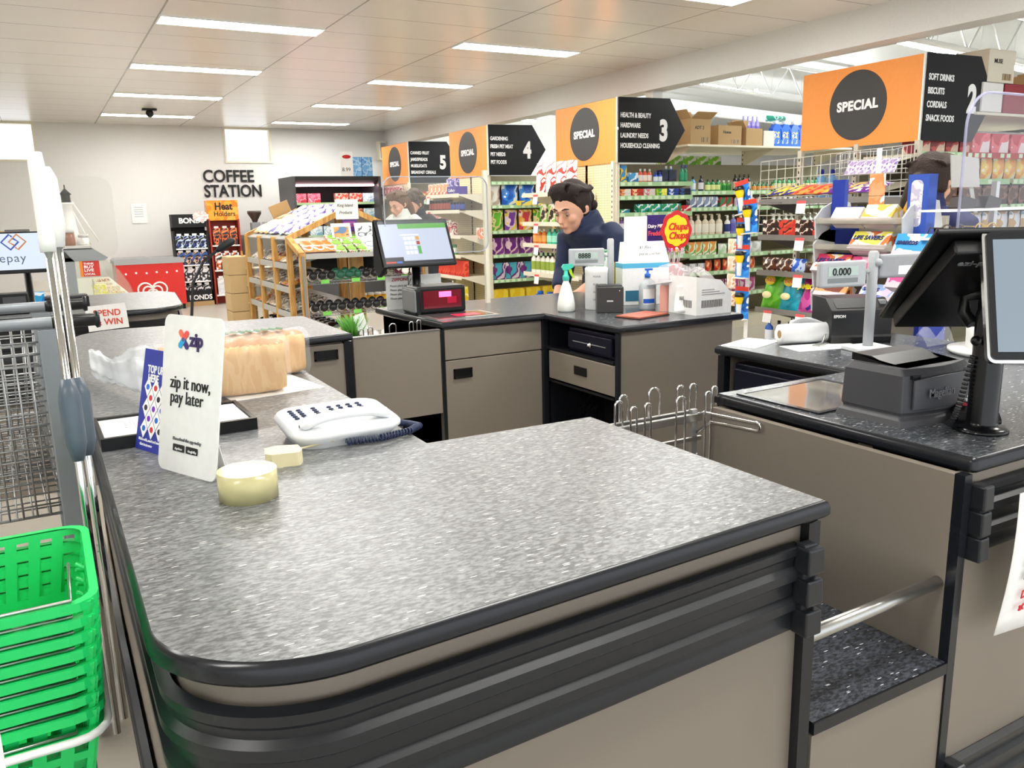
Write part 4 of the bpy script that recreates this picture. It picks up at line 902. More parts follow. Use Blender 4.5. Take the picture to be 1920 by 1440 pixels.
g = G(); g.box(-.18, .095, 0, .02, .195, .405); s_ = g.obj('casing', BLACK, t, bevel=.004); G().box(-.172, .083, -.002, 0, .215, .398).obj('display', mat('screen_dfeafa', 'dce8f8', .3, emit=.6), s_)
for c, sgn, dx in (('3f5fc8', 1, -.078), ('ee9c62', -1, -.045)):
    r_ = .038; P = [(dx+sgn*.012, .355+r_-.012), (dx, .355+r_), (dx-sgn*0-r_, .355), (dx, .355-r_), (dx+r_, .355), (dx+.016, .355+.018)] if sgn > 0 else [(dx-.012, .355-r_+.012), (dx, .355-r_), (dx+r_, .355), (dx, .355+r_), (dx-r_, .355), (dx-.012, .355-.018)]
    g = G(); g.tube([(x, -.004, z) for x, z in P], .005, 6); g.obj('logo_stroke', mat('logo_'+c, c, .4, emit=.4), s_)
text('epay', 'lettering', mat('screen_ink', '5a6a88'), s_, (-.135, -.0035, .255), .060, '-y', bold=.0, sx=1.0, spacing=1.1)
t = thing('receipt_printer', 'dark printer at the left edge on the far left checkout', 'printer', (-.12, 4.80, HT)); G().box(-.2, .03, 0, .12, 0, .105).obj('housing', BLACK, t, bevel=.006); G().box(-.08, .02, -.001, 0, .02, .09).obj('front', DGREY, t)
t = thing('keyboard', 'low black keyboard and cash till on the far left checkout', 'till', (.13, 5.0, HT)); G().box(-.15, .06, 0, .16, 0, .055).obj('body', MBLACK, t, bevel=.004); G().box(-.14, .05, .02, .14, .055, .06).obj('keys', DGREY, t)
tag(G().box(-.25, 0, -.06, .10, 0, .06).obj('blue_carton', printed('blue_white_print', ['f2f6fa', '35a8e0', '2a80d0'], 9), None, (-.02, 5.35, HT)), 'blue and white carton behind the logo screen', 'carton')
t = thing('perspex_shield', 'clear acrylic shield with rounded corner above the far left checkout', 'screen guard', (0, 5.5, 0))
g = G(); g.prism(rrect(-1.2, .40, 1.14, 1.60, .07), 0, .006, 'y'); g.obj('sheet', clear('shield_acrylic3', 'eeeeea', .04), t); G().box(-1.0, -.97, 0, .02, HT, 1.5).obj('stand', STEEL, t)
t = thing('paper_sign', 'white sign with red SPEND and WIN lettering on the far left checkout', 'sign', (.155, 4.585, .81)); g = G(); g.box(0, .185, 0, .002, 0, .125); g.move(ry=R(-3)); g.obj('sheet', PAPER, t)
OR = mat('orange_red_ink', 'd9482c'); text('SPEND', 'lettering', OR, t, (.028, -.0015, .075), .044, '-y', bold=.015, sx=.95); text('& WIN', 'lettering', OR, t, (.035, -.0015, .03), .044, '-y', bold=.015, sx=.95)
# gooseneck microphone
t = thing('microphone', 'black gooseneck microphone rising behind the tall white card', 'microphone', (.498, 3.55, HT))
P = [(0, 0, 0), (.0, 0, .066), (.02, .02, .196), (.07, .03, .28), (.135, .04, .325)]
g = G(); g.tube([(0, 0, 0), (0, 0, .012)], .035, 20); g.obj('base', BLACK, t)
g = G(); g.tube([along(P, i/24) for i in range(25)], .006, 8); g.obj('gooseneck', BLACK, t); g = G(); g.tube([along(P, .97), (.15, .045, .333), (.165, .047, .342), (.195, .05, .358), (.205, .05, .363)], [.008, .016, .018, .016, .006], 12); g.obj('capsule', MBLACK, t)

# ---------------------------------------------------------------- deli case, freezer, stands at the back
DG = clear('deli_glass', 'e8f0e6', .10)
t = thing('deli_case', 'curved glass deli display case with grey end panel, back left', 'display case', (.14, 7.3, 0))
prof = [(-.0, 1.13), (.20, 1.13), (.30, 1.06), (.39, .95), (.45, .84), (.48, .73)]
g = G(); g.prism([(-.3, 0), (.52, 0), (.50, .70), (-.3, .70)], 0, 3.4, 'y'); g.obj('base', mat('deli_cream', 'd8d4c8', .4), t)
g = G(); g.grid(20, 1, lambda u, v: (along([(a, 0, b) for a, b in prof[1:]], u).x, .03+v*3.3, along([(a, 0, b) for a, b in prof[1:]], u).z)); g.obj('curved_glass', DG, t)
g = G(); g.prism([(.0, .70), (.07, .70), (.07, 1.04), (.0, 1.13)], 0, .03, 'y'); g.prism([(.0, 1.04), (.28, 1.04), (.31, 1.06), (.20, 1.14), (0, 1.14)], 0, .05, 'y'); g.obj('end_frame', mat('deli_grey', '8f9498', .35), t)
g = G(); g.prism([(.07, .71), (.47, .71), (.44, .84), (.38, .95), (.29, 1.05), (.07, 1.06)], .012, .018, 'y'); g.obj('end_glass', DG, t)
g = G(); g.box(-.3, .20, 0, 3.4, 1.13, 1.16); g.obj('top_deck', mat('deli_top', 'c9c9c4', .3), t)
s_ = G().box(.10, .24, .006, .010, .92, 1.04).obj('sticker', mat('sticker_red', 'cc3a30', .5), t); G().box(.10, .122, .004, .0065, .92, 1.04).obj('sticker_stripe', mat('sticker_orange', 'e88a30'), s_)
for i, w_ in enumerate(('THINK', 'BUY', 'LIVE', 'LOCAL')): text(w_, 'lettering', LWHITE, s_, (.128, .004, 1.012-.027*i), .030 if i in (1, 2) else .022, '-y', bold=.02, sx=1.25 if i in (1, 2) else 1.1)
fd = random.Random(3)
for k, (x, y, r_, c, lb) in enumerate(((.16, .12, .06, 'f6e21a', 'yellow tray at the near end'), (.27, .15, .05, 'f2e640', 'tall yellow tub at the near end'), (.36, .3, .06, 'f2dc28', 'flat yellow dish'), (.45, .5, .05, 'c98a5a', 'tray of brown cuts'), (.38, .8, .07, 'c89a6a', 'tray of sliced meat'), (.45, 1.2, .07, 'e0b8a0', 'tray of pale meat'), (.4, 1.7, .08, 'd9c8a8', 'tray of cheese'), (.42, 2.3, .08, 'b07a5a', 'tray of roasts'))):
    o = G().box(-r_, r_, -r_*.9, r_*.9, 0, .05+.03*(k == 1)*3).obj('deli_tray', printed('deli_'+c, [c, 'fff0d0', c, 'e8d8c0'], 22), None, (.14+x*.85, 7.3+y, .705), bevel=.01); tag(o, lb+' of the deli case', 'food tray')
# model lighthouse on the deli case
t = thing('model_lighthouse', 'white model lighthouse with black lantern on the deli case', 'ornament', (.215, 7.62, 1.16)); t.scale = (1.25, 1.25, 1.15)
g = G(); g.lathe([(.055, 0), (.05, .06), (.038, .18), (.032, .27), (.044, .28), (.044, .29), (0, .29)], 16); g.obj('tower', WHITE, t); g = G(); g.lathe([(.026, .29), (.026, .34), (.036, .345), (.004, .385), (.004, .41), (0, .41)], 10); g.obj('lantern', BLACK, t)
g = G(); g.tube([(.03, 0, .30), (.16, .0, .02)], .006, 5).tube([(.02, 0, .26), (.11, 0, .0)], .004, 5); g.obj('stay', WHITE, t)
for k, (x, y, h, c) in enumerate(((.20, 7.40, .10, '8a5a44'), (.30, 7.5, .06, 'f0f0ec'), (.10, 7.5, .09, 'e8e2d4'), (.05, 7.95, .12, 'd8d0c4'))):
    g = G(); g.lathe([(.035, 0), (.038, .01), (.036, h), (0, h)], 14); g.lathe([(.039, h), (.039, h+.025), (0, h+.025)], 14, mi=1); tag(g.obj('jar', [mat('jar_'+c, c, .3), mat('jar_lid', 'c8c8c4', .3)], None, (x, y, 1.16)), ['dark brown jar on the near end of the deli case', 'short white tub on the deli case', 'cream jar on the deli case below the model lighthouse', 'tall pale jar beyond the model lighthouse'][k], 'jar')
o = G().box(-.12, .12, -.08, .08, 0, .11).obj('cardboard_box', CARDB, None, (-.40, 9.0, 1.16)); tag(o, 'small brown cardboard box on the back of the deli case', 'box')
t = thing('tilted_monitor', 'grey tilted screen on the deli case at the left edge', 'screen', (-.15, 8.0, 1.16)); g = G(); g.box(-.1, .08, 0, .02, 0, .14); g.move(rx=R(-20)); g.obj('screen', DGREY, t, bevel=.004)
# freezer
t = thing('chest_freezer', 'red ice cream chest freezer with sliding glass lid and white heart swirl', 'freezer', (.90, 13.3, 0))
FR = mat('freezer_red', 'd8302c', .35)
g = G(); g.prism([(0, .08), (.92, .08), (.92, .70), (.0, .70)], 0, .7, 'y'); g.obj('body', FR, t, bevel=.02); g = G(); g.prism([(-.02, .695), (.94, .695), (.94, .74), (.90, .77), (.02, .78), (-.02, .75)], -.01, .71, 'y'); g.obj('rim', mat('freezer_rim', 'a9acae', .35), t, bevel=.01)
g = G(); g.box(.04, .46, .02, .66, .775, .78).box(.47, .88, .02, .66, .77, .775); g.obj('sliding_lid', clear('lid_glass', 'c9d0d0', .5), t)
G().box(.02, .9, .03, .67, 0, .08).obj('plinth', MBLACK, t)
def heart(sc, cx, cz):
    p = []
    for i in range(40):
        a = 2*math.pi*i/40; p.append((cx+sc*16*math.sin(a)**3/16, -.006, cz+sc*(13*math.cos(a)-5*math.cos(2*a)-2*math.cos(3*a)-math.cos(4*a))/16))
    return p
for sc in (.20, .13, .06): g = G(); g.tube(heart(sc, .46, .27), .014 if sc > .1 else .012, 6, closed=True); g.obj('logo_stroke', WHITE, t)
for i in range(6): g = G(); g.lathe([(0, -.004), (.016, -.004), (.016, 0), (0, 0)], 8, (0, 0, 0)); g.move(.12+.14*i, -.003, .56+.01*(i % 2), rx=R(90)); g.obj('print_motif', WHITE, t)
# hosiery stand
def hook_stand(label, loc, w_, h, base_m, head_m, rows, packm, head, hb=.86):
    t = thing('display_stand', label, 'display stand', loc)
    g = G(); g.box(-.02, w_+.02, .18, .2, 0, h).box(-.02, 0, -.05, .18, 0, h*.82).box(w_, w_+.02, -.05, .18, 0, h*.82); g.obj('cabinet', base_m, t)
    hd = G().box(-.02, w_+.02, -.02, .18, h*hb, h).obj('header', head_m, t)
    head(hd, w_, h)
    for r_ in range(rows):
        z = h*.80-(h*.72/rows)*(r_+1)+.02
        G().box(0, w_, -.04, .18, z-.02, z).obj('shelf', WHITE, t)
    return t
def hd1(p, w_, h): text('BONDS', 'lettering', LWHITE, p, (.08, -.022, h*.905), .11, '-y', bold=.04)
s1 = hook_stand('black hosiery stand with white lettered header and rows of dark packs', (1.78, 13.62, 0), .46, 1.40, MBLACK, MBLACK, 4, None, hd1)
G().box(-.02, .48, -.06, .2, 0, .07).obj('plinth', CARDB, s1); text('BONDS', 'lettering', LWHITE, s1, (.12, -.052, .10), .10, '-y', bold=.03); G().box(-.02, .48, -.05, -.04, .07, .24).obj('kick_panel', MBLACK, s1)
def hd2(p, w_, h): text('Heat', 'lettering', INK, p, (.09, -.022, h*.912), .15, '-y', bold=.03, sx=.9); text('Holders', 'lettering', INK, p, (.07, -.022, h*.85), .105, '-y', bold=.01, sx=.95)
s2 = hook_stand('tall red stand with orange lettered header and orange-black sock packs', (2.31, 13.62, 0), .42, 1.60, mat('stand_red', 'a8382a', .5), printed('orange_head', ['f09018', 'f5a62a', 'ee8410', 'f8b84a'], 4), 3, None, hd2, .81)
tag(G().prism([(.11*math.cos(a)*(1+.12*(i % 2)), .075*math.sin(a)*(1+.12*(i % 2))) for i, a in [(i, i*math.pi/10) for i in range(20)]], 0, .01, 'y').obj('burst_sign', printed('burst', ['fbe9e4', 'f0c0b8', 'ffffff'], 14), None, (2.18, 13.57, 1.36)), 'pale pink bursting star card above the black stand', 'sign')
def pack(name, m, w_, h, d=.03):
    g = G(); g.box(-w_/2, w_/2, -d/2, d/2, 0, h).box(-w_*.3, w_*.3, -.002, .002, h, h+.03, 1); return g.obj(name, [m, WHITE])
pk = [printed('pack_blue', ['15171c', '2a3f90', 'cfe0ee', '15171c'], 16), printed('pack_skin', ['15171c', 'd8b49c', '20222a', '3a5fb0'], 15), printed('pack_white', ['f0f0f2', '24262c', 'd8dadc'], 9), printed('pack_dark', ['15171c', '1c2026', 'e8e8ea', '101216'], 14)]
for r_, (m, nm, lb) in enumerate(zip(pk, ('blue', 'skin-toned', 'white', 'black'), ('top', 'second', 'third', 'bottom'))):
    o = pack('hosiery_pack', m, .11, .19); z = 1.40*.80-(1.40*.72/4)*(r_+1)+.021
    for i in range(4):
        c = o if i == 0 else dup(o); tag(c, '%s printed pack on the %s row of the black stand' % (nm, lb), 'hosiery pack', '%s hosiery packs, %s row' % (nm, lb), (1.845+.112*i, 13.62, z))
for r_, (cs, nm) in enumerate(((['222226', 'f06a30', '33363a', 'f48a50'], 'upper'), (['f2f2f4', 'f06a30', '303034', 'f0f0f0'], 'middle'), (['e8e8ec', 'dadade', 'f4f4f6'], 'lower'))):
    o = pack('sock_pack', printed('sock%d' % r_, cs, 11), .11, .26); z = 1.6*.80-(1.6*.72/3)*(r_+1)+.021
    for i in range(3):
        c = o if i == 0 else dup(o); tag(c, 'orange and black sock pack on the %s shelf of the tall red stand' % nm if r_ < 2 else 'pale sock pack on the lower shelf of the tall red stand', 'sock pack', 'sock packs on the %s shelf' % nm, (2.40+.125*i, 13.62, z))
# notices, grinder
t = thing('wall_notice', 'small white printed notice on the back wall', 'notice', (1.28, 14.285, 1.28)); G().box(0, .22, 0, .01, 0, .30).obj('sheet', PAPER, t)
for i in range(5): G().box(.04, .17, -.001, 0, .24-.035*i, .246-.035*i).obj('print_line', mat('grey_ink', '77777a'), t)
t = thing('coffee_bench', 'grey coffee bench half hidden behind the timber display', 'bench', (2.85, 13.7, 0)); G().box(0, .6, 0, .55, 0, 1.05).obj('cabinet', SHELFG, t, bevel=.01)
t = thing('coffee_grinder', 'coffee grinder with a dark hopper at the coffee station', 'grinder', (3.05, 13.85, 1.05)); g = G(); g.box(-.07, .07, -.07, .07, 0, .20); g.obj('body', GREY, t, bevel=.01); g = G(); g.lathe([(.04, .2), (.05, .24), (.11, .34), (.11, .38), (0, .38)], 18); g.obj('hopper', mat('hopper_brown', '4a3c34', .3), t)
tag(G().box(-.08, .08, -.08, .08, 0, .2).obj('coffee_machine', STEEL, None, (3.27, 13.9, 1.05), bevel=.015), 'small steel coffee machine right of the grinder', 'coffee machine')

t = thing('white_post', 'smooth white post at the bottom left corner in front of the baskets', 'post', (-.108, .84, 0)); g = G(); g.lathe([(.05, 0), (.05, .01), (.019, .02), (.019, 1.23), (.015, 1.24), (0, 1.24)], 24); g.obj('tube', WHITE, t)
# ---------------------------------------------------------------- timber display with the gabled top, and the meat fridge
WOOD = mat('pine_timber', 'cf9c52', .5, bump=.1, bscale=40)
def wood_mat():
    m = WOOD; nt = m.node_tree; b = nt.nodes['Principled BSDF']; tc = nt.nodes.new('ShaderNodeTexCoord'); mp = nt.nodes.new('ShaderNodeMapping'); mp.inputs['Scale'].default_value = (9, 9, 1.2)
    wv = nt.nodes.new('ShaderNodeTexNoise'); wv.inputs['Scale'].default_value = 4; wv.inputs['Detail'].default_value = 4
    r = nt.nodes.new('ShaderNodeValToRGB'); r.color_ramp.elements[0].color = srgb('b67e3c'); r.color_ramp.elements[1].color = srgb('deb26a'); r.color_ramp.elements[0].position = .35; r.color_ramp.elements[1].position = .65
    nt.links.new(tc.outputs['Object'], mp.inputs[0]); nt.links.new(mp.outputs[0], wv.inputs[0]); nt.links.new(wv.outputs[0], r.inputs[0]); nt.links.new(r.outputs[0], b.inputs['Base Color'])
wood_mat()
KX0, KX1, KY0, KY1 = 1.80, 2.86, 7.0, 8.6
KD = thing('timber_display', 'timber gabled shop display with sloping shelves of local produce', 'display stand', (0, 0, 0))
def post(x, y, z0, z1, s=.045): return G().box(x-s/2, x+s/2, y-s/2, y+s/2, z0, z1).obj('post', WOOD, KD, bevel=.003)
for y in (KY0, 7.5, 8.05, KY1):
    post(KX0, y, .12, 1.17)
for y in (KY0, KY1): post(KX1, y, .12, 1.17)
for y in (7.25, 8.4): post(2.33, y, .12, 1.36, .07)
def beam(a, b, s=.045, name='rail', m=None):
    g = G(); g.tube([a, b], s*.7, 4, sq=True); return g.obj(name, m or WOOD, KD)
for y in (KY0, KY1): beam((KX0-.01, y, 1.16), (2.33, y, 1.40), name='rafter'); beam((2.33, y, 1.40), (KX1+.01, y, 1.16), name='rafter')
G().box(KX0-.03, KX1+.03, KY0-.02, KY1+.02, .10, .14).obj('base_board', WOOD, KD); G().box(KX0+.02, KX1-.02, KY0+.02, KY1-.02, 0, .10).obj('plinth', SHELFG, KD)
# sloping roof trays
g = G(); g.prism([(KX0, 1.145), (2.33, 1.375), (2.33, 1.385), (KX0, 1.155)], KY0+.03, KY1-.03, 'y'); g.prism([(2.33, 1.375), (KX1, 1.145), (KX1, 1.155), (2.33, 1.385)], KY0+.03, KY1-.03, 'y'); g.obj('roof_tray', SHELFG, KD)
# shelves facing the left side (sloping down to the left)
lev = [.92, .72, .50, .28]
for z in lev:
    g = G(); g.prism([(KX0-.01, z), (2.28, z+.12), (2.28, z+.13), (KX0-.01, z+.01)], KY0+.03, KY1-.03, 'y'); g.box(KX0-.018, KX0-.004, KY0+.03, KY1-.03, z-.015, z+.035); g.obj('shelf', mat('pale_grey_tray', 'b9b9b4', .4), KD)
# near end: shelves facing the camera, framed by a sloping side frame
FY = 6.62
for x in (1.80, 2.86):
    beam((x, KY0, 1.16), (x, FY, 1.04), name='side_frame'); beam((x, FY, 1.05), (x, FY, .12), name='side_frame')
    G().box(x-.012, x+.012, FY-.035, FY-.028, .12, 1.03).obj('grey_edging', SHELFG, KD)
g = G(); g.prism([(FY, 1.02), (KY0, 1.16), (KY0, 1.17), (FY, 1.03)], KX0+.03, KX1-.03, 'x'); g.box(KX0+.03, KX1-.03, FY-.012, FY, 1.005, 1.045); g.obj('shelf', mat('pale_grey_tray', 'b9b9b4', .4), KD)
for z in (.80, .54, .28):
    g = G(); wire_panel(g, (KX0+.03, FY, z), (KX1-.03, FY, z), (KX1-.03, KY0-.04, z+.05), (KX0+.03, KY0-.04, z+.05), 40, 6, .0022); wire_panel(g, (KX0+.03, FY, z), (KX1-.03, FY, z), (KX1-.03, FY, z+.045), (KX0+.03, FY, z+.045), 2, 2, .003); o = g.obj('wire_shelf', ZINC, KD)
    for x in (.14, .40, .62, .84): G().box(KX0+x, KX0+x+.07, FY-.006, FY-.003, z+.004, z+.036).obj('price_ticket', mat('ticket_green', '7ed35a', .5), KD)
G().box(KX0+.03, KX0+.04, KY0-.04, KY1-.05, .14, 1.1)
g = G(); g.box(2.27, 2.38, FY+.2, FY+.26, .12, 1.02); g.obj('post', WOOD, KD)
# sign on the gable
t = thing('shelf_sign', 'white card with italic black lettering on the gable of the timber display', 'sign', (2.20, 6.93, 1.31))
G().box(0, .20, 0, .004, 0, .165).obj('card', PAPER, t); text('King Island', 'lettering', INK, t, (.015, -.0012, .105), .036, '-y', bold=.0, shear=.2, sx=.88); text('Products', 'lettering', INK, t, (.03, -.0012, .045), .036, '-y', bold=.0, shear=.2, sx=.88)
t = thing('leaflet', 'purple leaflet hanging under the italic lettered card', 'leaflet', (2.25, 6.925, 1.205)); G().box(0, .13, 0, .004, 0, .10).obj('sheet', mat('leaflet_purple', '5a2f86', .5), t)
for i in range(4): G().box(.012, .11, -.001, 0, .078-.012*i, .083-.012*i).obj('print_line', mat('pink_ink', 'd86aa8'), t)
g = G(); g.lathe([(0, 0), (.016, 0), (.016, .002), (0, .002)], 14); g.move(.03, -.001, .022, rx=R(90)); g.obj('sun_motif', mat('orange_ink', 'f0904a'), t)

# product meshes ----------------------------------------------------
PR = {}
def packet(key, m, w_, h, d, acc=None):
    """pillow packet lying/standing, crimped top and bottom"""
    if key in PR: return PR[key]
    g = G()
    def f(s):
        def q(u, v):
            b = (math.sin(math.pi*u)**.6)*(math.sin(math.pi*min(1, max(0, v)))**.5)
            return ((u-.5)*w_*(1-.05*math.sin(math.pi*v)), s*d/2*b, v*h)
        return q
    g.grid(8, 10, f(-1), 0); g.grid(8, 10, lambda u, v: f(1)(1-u, v), 0)
    me = g.obj('tmp', m).data; PR[key] = me; ob = [o for o in bpy.data.objects if o.data == me][0]; bpy.data.objects.remove(ob); return me
def mk(key, fn):
    if key not in PR:
        o = fn(); PR[key] = o.data; bpy.data.objects.remove(o)
    return PR[key]
def inst(name, me, label, cat, group, loc, rz=0, rx=0, ry=0, sc=1):
    o = bpy.data.objects.new(name, me); COL.objects.link(o); tag(o, label, cat, group, loc); o.rotation_euler = (rx, ry, rz)
    if sc != 1: o.scale = (sc, sc, sc)
    return o
def slope_euler(axis, ang):
    c, s = math.cos(ang), math.sin(ang)
    y, z = (Vector((-s, 0, c)), Vector((c, 0, s))) if axis == 'x' else (Vector((0, -s, c)), Vector((0, c, s)))
    return Matrix((y.cross(z), y, z)).transposed().to_euler()
def lay(o, axis, ang, turn=0):
    o.rotation_euler = (slope_euler(axis, ang).to_matrix() @ Matrix.Rotation(turn, 3, 'Y')).to_euler(); return o
# snack packets on the roof
rnd = random.Random(11)
roofm = [printed('roof_a', ['f2e6c8', 'f4a85a', 'f6ead0', 'e8c070'], 14), printed('roof_b', ['f3efe4', '5a3a9a', 'efe8da', 'b0a0d0'], 12), printed('roof_c', ['f2ecdc', 'a4d0e4', 'f0ead0', 'e8d890'], 13), printed('roof_d', ['4a2f8a', 'f2ead8', 'e0c8b0', '3a2470'], 13)]
rl = ['pale orange', 'white and violet', 'pale blue and cream', 'deep violet and cream']
sl = math.atan2(.23, .53)
for j in range(8):
    for i in range(5):
        k = (0 if j > 4 and i < 3 else 1 if (i+j) % 3 == 0 else 3 if (i+j) % 3 == 1 else 2); me = packet('roof%d' % k, roofm[k], .17, .15, .055)
        y = 7.14+j*.185; u = .055+i*.10
        lay(inst('snack_packet', me, '%s snack packet on the sloping roof of the timber display' % rl[k], 'packet', '%s packets on the display roof' % rl[k], (KX0+u*1.0+.0, y+rnd.uniform(-.01, .01), 1.185+(u-.03)*math.tan(sl))), 'x', sl+.12, rnd.uniform(-.2, .2))
inst('cardboard_tray', mk('cardtray', lambda: G().box(-.1, .1, -.12, .12, 0, .02).box(-.1, .1, .10, .12, 0, .14).obj('t', CARDB)), 'opened brown carton lid standing among the roof packets', 'carton', None, (2.17, 8.45, 1.34), 0, 0, R(-20))
# side shelves: packets, then bottles lying
sidem = [printed('side_a', ['c8b49c', 'e8dcc8', '8a5a3c', 'f0e8dc'], 15), printed('side_b', ['d8a04a', 'b84a28', 'e8dcc8', '6a4430'], 12), printed('side_c', ['a89c90', 'efe9e0', '5a504a', 'd8d0c8'], 17), printed('side_d', ['e8e0d4', '8a7a6c', 'f4f0e8', '6a2a24'], 14)]
sn = ['brown and cream', 'amber and rust', 'grey and white', 'cream and maroon']
for li, z in enumerate(lev[:3]):
    for j in range(8):
        for i in range(2):
            k = (j//2+li) % 4; me = packet('side%d' % k, sidem[k], .17, .16, .05)
            x = KX0+.0+.17*i; lay(inst('produce_packet', me, '%s packet on the %s side shelf of the timber display' % (sn[k], ['top', 'second', 'third'][li]), 'packet', '%s packets, %s side shelf' % (sn[k], ['top', 'second', 'third'][li]), (x+.01, 7.14+j*.185, z+.04+.045*i)), 'x', .40)
def bottle(key, prof, mids, ms, n=12, sx=1, sy=1):
    return mk(key, lambda: G().lathe(prof, n, mids=mids, sx=sx, sy=sy).obj('t', ms))
sauce = bottle('sauce', [(.028, 0), (.03, .004), (.03, .03), (.0305, .031), (.0305, .085), (.03, .086), (.028, .12), (.013, .15), (.013, .165), (.015, .166), (.015, .19), (0, .19)], [0, 0, 0, 1, 1, 0, 0, 0, 2, 2, 2, 2], [mat('dark_sauce', '2a1a14', .2), PAPER, BLACK])
for j in range(11):
    for i in range(2):
        inst('sauce_bottle', sauce, 'dark bottle with a white label lying on the bottom side shelf of the timber display', 'bottle', 'dark bottles on the bottom side shelf', (KX0+.04+.20*i, 7.12+j*.133, lev[3]+.045+.045*i), 0, 0, R(77))
# near end shelf: carrots of orange packs, green lidded punnets, picture cards
or_m = printed('orange_packs', ['f07a3a', 'f6a070', 'f8f0e6', 'e86a2a'], 9, stretch=(1, 6, 1)); 
sf = math.atan2(.14, .38)
for i in range(3): lay(inst('orange_pack', packet('orp', or_m, .10, .24, .03), 'flat orange striped pack on the top end shelf of the timber display', 'packet', 'orange packs on the top end shelf', (1.89+.095*i, FY+.03, 1.06)), 'y', sf)
pun = mk('punnet', lambda: G().box(-.05, .05, -.055, .055, 0, .035, 0, taper=-.1).lathe([(0, .036), (.04, .036), (.04, .04), (0, .04)], 12, mi=1).obj('t', [printed('punnet_a', ['e8e0d8', 'c07060', 'f4efe8', '9ac070'], 25), mat('green_sticker', '8ccf4a', .5)]))
for i in range(3):
    for j in range(3): inst('punnet', pun, 'clear punnet with a round green label on the top end shelf', 'punnet', 'punnets on the top end shelf', (2.14+.09*i-.0*j, FY+.06+.11*j, 1.035+.043*j+.01), 0, sf)
pics = [('sunset', ['5a7aa0', 'e08a4a', 'd8a060', '3a4a60']), ('statue', ['e6e8ea', '5a6068', 'cdd2d6', '9aa098']), ('coast', ['a9c4dc', '6a8ab8', 'e6eaf0', '4a5a80']), ('cliff', ['d8dce4', '9aa8c0', '7a8a9a', 'e8e4dc'])]
for k, (x, y, z, p, lb) in enumerate(((2.225, 6.86, 1.135, 0, 'orange sunset picture card standing left on the end shelf'), (2.43, 6.86, 1.135, 1, 'grey statue picture card standing right on the end shelf'), (2.27, 6.68, 1.06, 2, 'blue coast photo card lying at the left of the end shelf'), (2.42, 6.70, 1.065, 3, 'pale cliff photo card lying in the middle of the end shelf'), (2.57, 6.70, 1.065, 2, 'pale sea photo card lying at the right of the end shelf'), (2.70, 6.72, 1.07, 3, 'pale photo card lying at the far right of the end shelf'))):
    t = thing('photo_card', lb, 'picture card', (x, y, z)); g = G(); g.box(-.085, .085, 0, .003, 0, .15); g.move(rx=R(-18 if k < 2 else -60)); g.obj('card', WHITE, t); g = G(); g.box(-.065, .065, -.001, 0, .03, .12); g.move(rx=R(-18 if k < 2 else -60)); g.obj('picture', printed('pic_'+pics[p][0], pics[p][1], 14, stretch=(.6, 1, 1.4)), t)
# jars and bottles lying on the wire shelves
def jar(key, body, lab, cap): return bottle(key, [(.030, 0), (.032, .004), (.032, .02), (.0325, .021), (.0325, .06), (.032, .061), (.03, .075), (.031, .076), (.031, .095), (0, .095)], [0, 0, 0, 1, 1, 0, 0, 2, 2, 2], [mat('b_'+body, body, .25), mat('l_'+lab, lab, .5), mat('c_'+cap, cap, .35)])
defs = [('ja', '2a2022', 'f0ece6', '18181a'), ('jb', '30201c', 'f0ece6', '18181a'), ('jc', '8ac8a0', '6ac09a', '1c5a44'), ('jd', '6a2040', '8a3050', 'f0ece6')]
for row_, z in enumerate((.80, .54)):
    for i in range(11):
        k = 0 if i < 3 else 2 if i < 6 else 1 if i < 9 else 3
        if row_ == 1: k = 0
        d = defs[k]; me = jar(d[0], *d[1:]); nm = {0: 'white-labelled dark jar', 1: 'black-capped dark bottle', 2: 'mint green jar', 3: 'wine-red jar'}[k]
        for j in range(2): inst('jar', me, '%s lying on the %s wire shelf of the timber display' % (nm, ['upper', 'lower'][row_]), 'jar', '%ss on the %s wire shelf' % (nm, ['upper', 'lower'][row_]), (1.88+.075*i+(.12 if i > 8 else 0), FY+.075+.11*j, z+.045+.018*j), 0, R(72))
wj = jar('jw', 'e8dcd2', 'f6f2ee', 'f4f4f4')
for i in range(8): inst('jar', wj, 'white jar lying on the bottom wire shelf of the timber display', 'jar', 'white jars on the bottom wire shelf', (2.12+.085*i, FY+.08, .33), 0, R(72))
yj = jar('jy', 'e8b020', 'f0c030', 'f0ece6')
for i in range(7): inst('jar', yj, 'yellow jar standing inside the timber display behind the upper wire shelf', 'jar', 'yellow jars inside the timber display', (2.50+.068*i-.1, 7.12, .56), 0)
# cartons stacked at the far end of the display
for i in range(5):
    tag(G().box(-.13, .13, -.16, .16, 0, .185).obj('cardboard_box', mat('light_cardboard', 'cdb083', .8), None, (1.78, 9.05, .19*i), bevel=.003), 'brown carton in the stack beyond the timber display, %s from the floor' % ['lowest', 'second', 'third', 'fourth', 'fifth'][i], 'carton', 'stack of cartons beyond the timber display')
t = thing('wire_rack', 'pale rack of white packets between the cartons and the timber display', 'rack', (1.80, 8.72, 0)); G().box(-.0, .3, .0, .25, 0, .05).box(-.0, .02, .0, .02, .05, 1.0).box(-.0, .02, .23, .25, .05, 1.0).box(.28, .3, 0, .25, .05, 1.0).obj('frame', WOOD, t)
wp = packet('whitepk', printed('whitepk', ['eef0e6', 'cfd6b8', 'f6f6f0', 'a8b890'], 20), .1, .13, .05)
for j in range(5):
    G().box(.02, .28, 0, .25, .10+.18*j, .11+.18*j).obj('shelf', CREAM, t)
    for i in range(3): inst('white_packet', wp, 'white packet on the pale rack beyond the timber display', 'packet', 'white packets on the pale rack', (1.85, 8.76+.08*i, .11+.18*j), R(90))

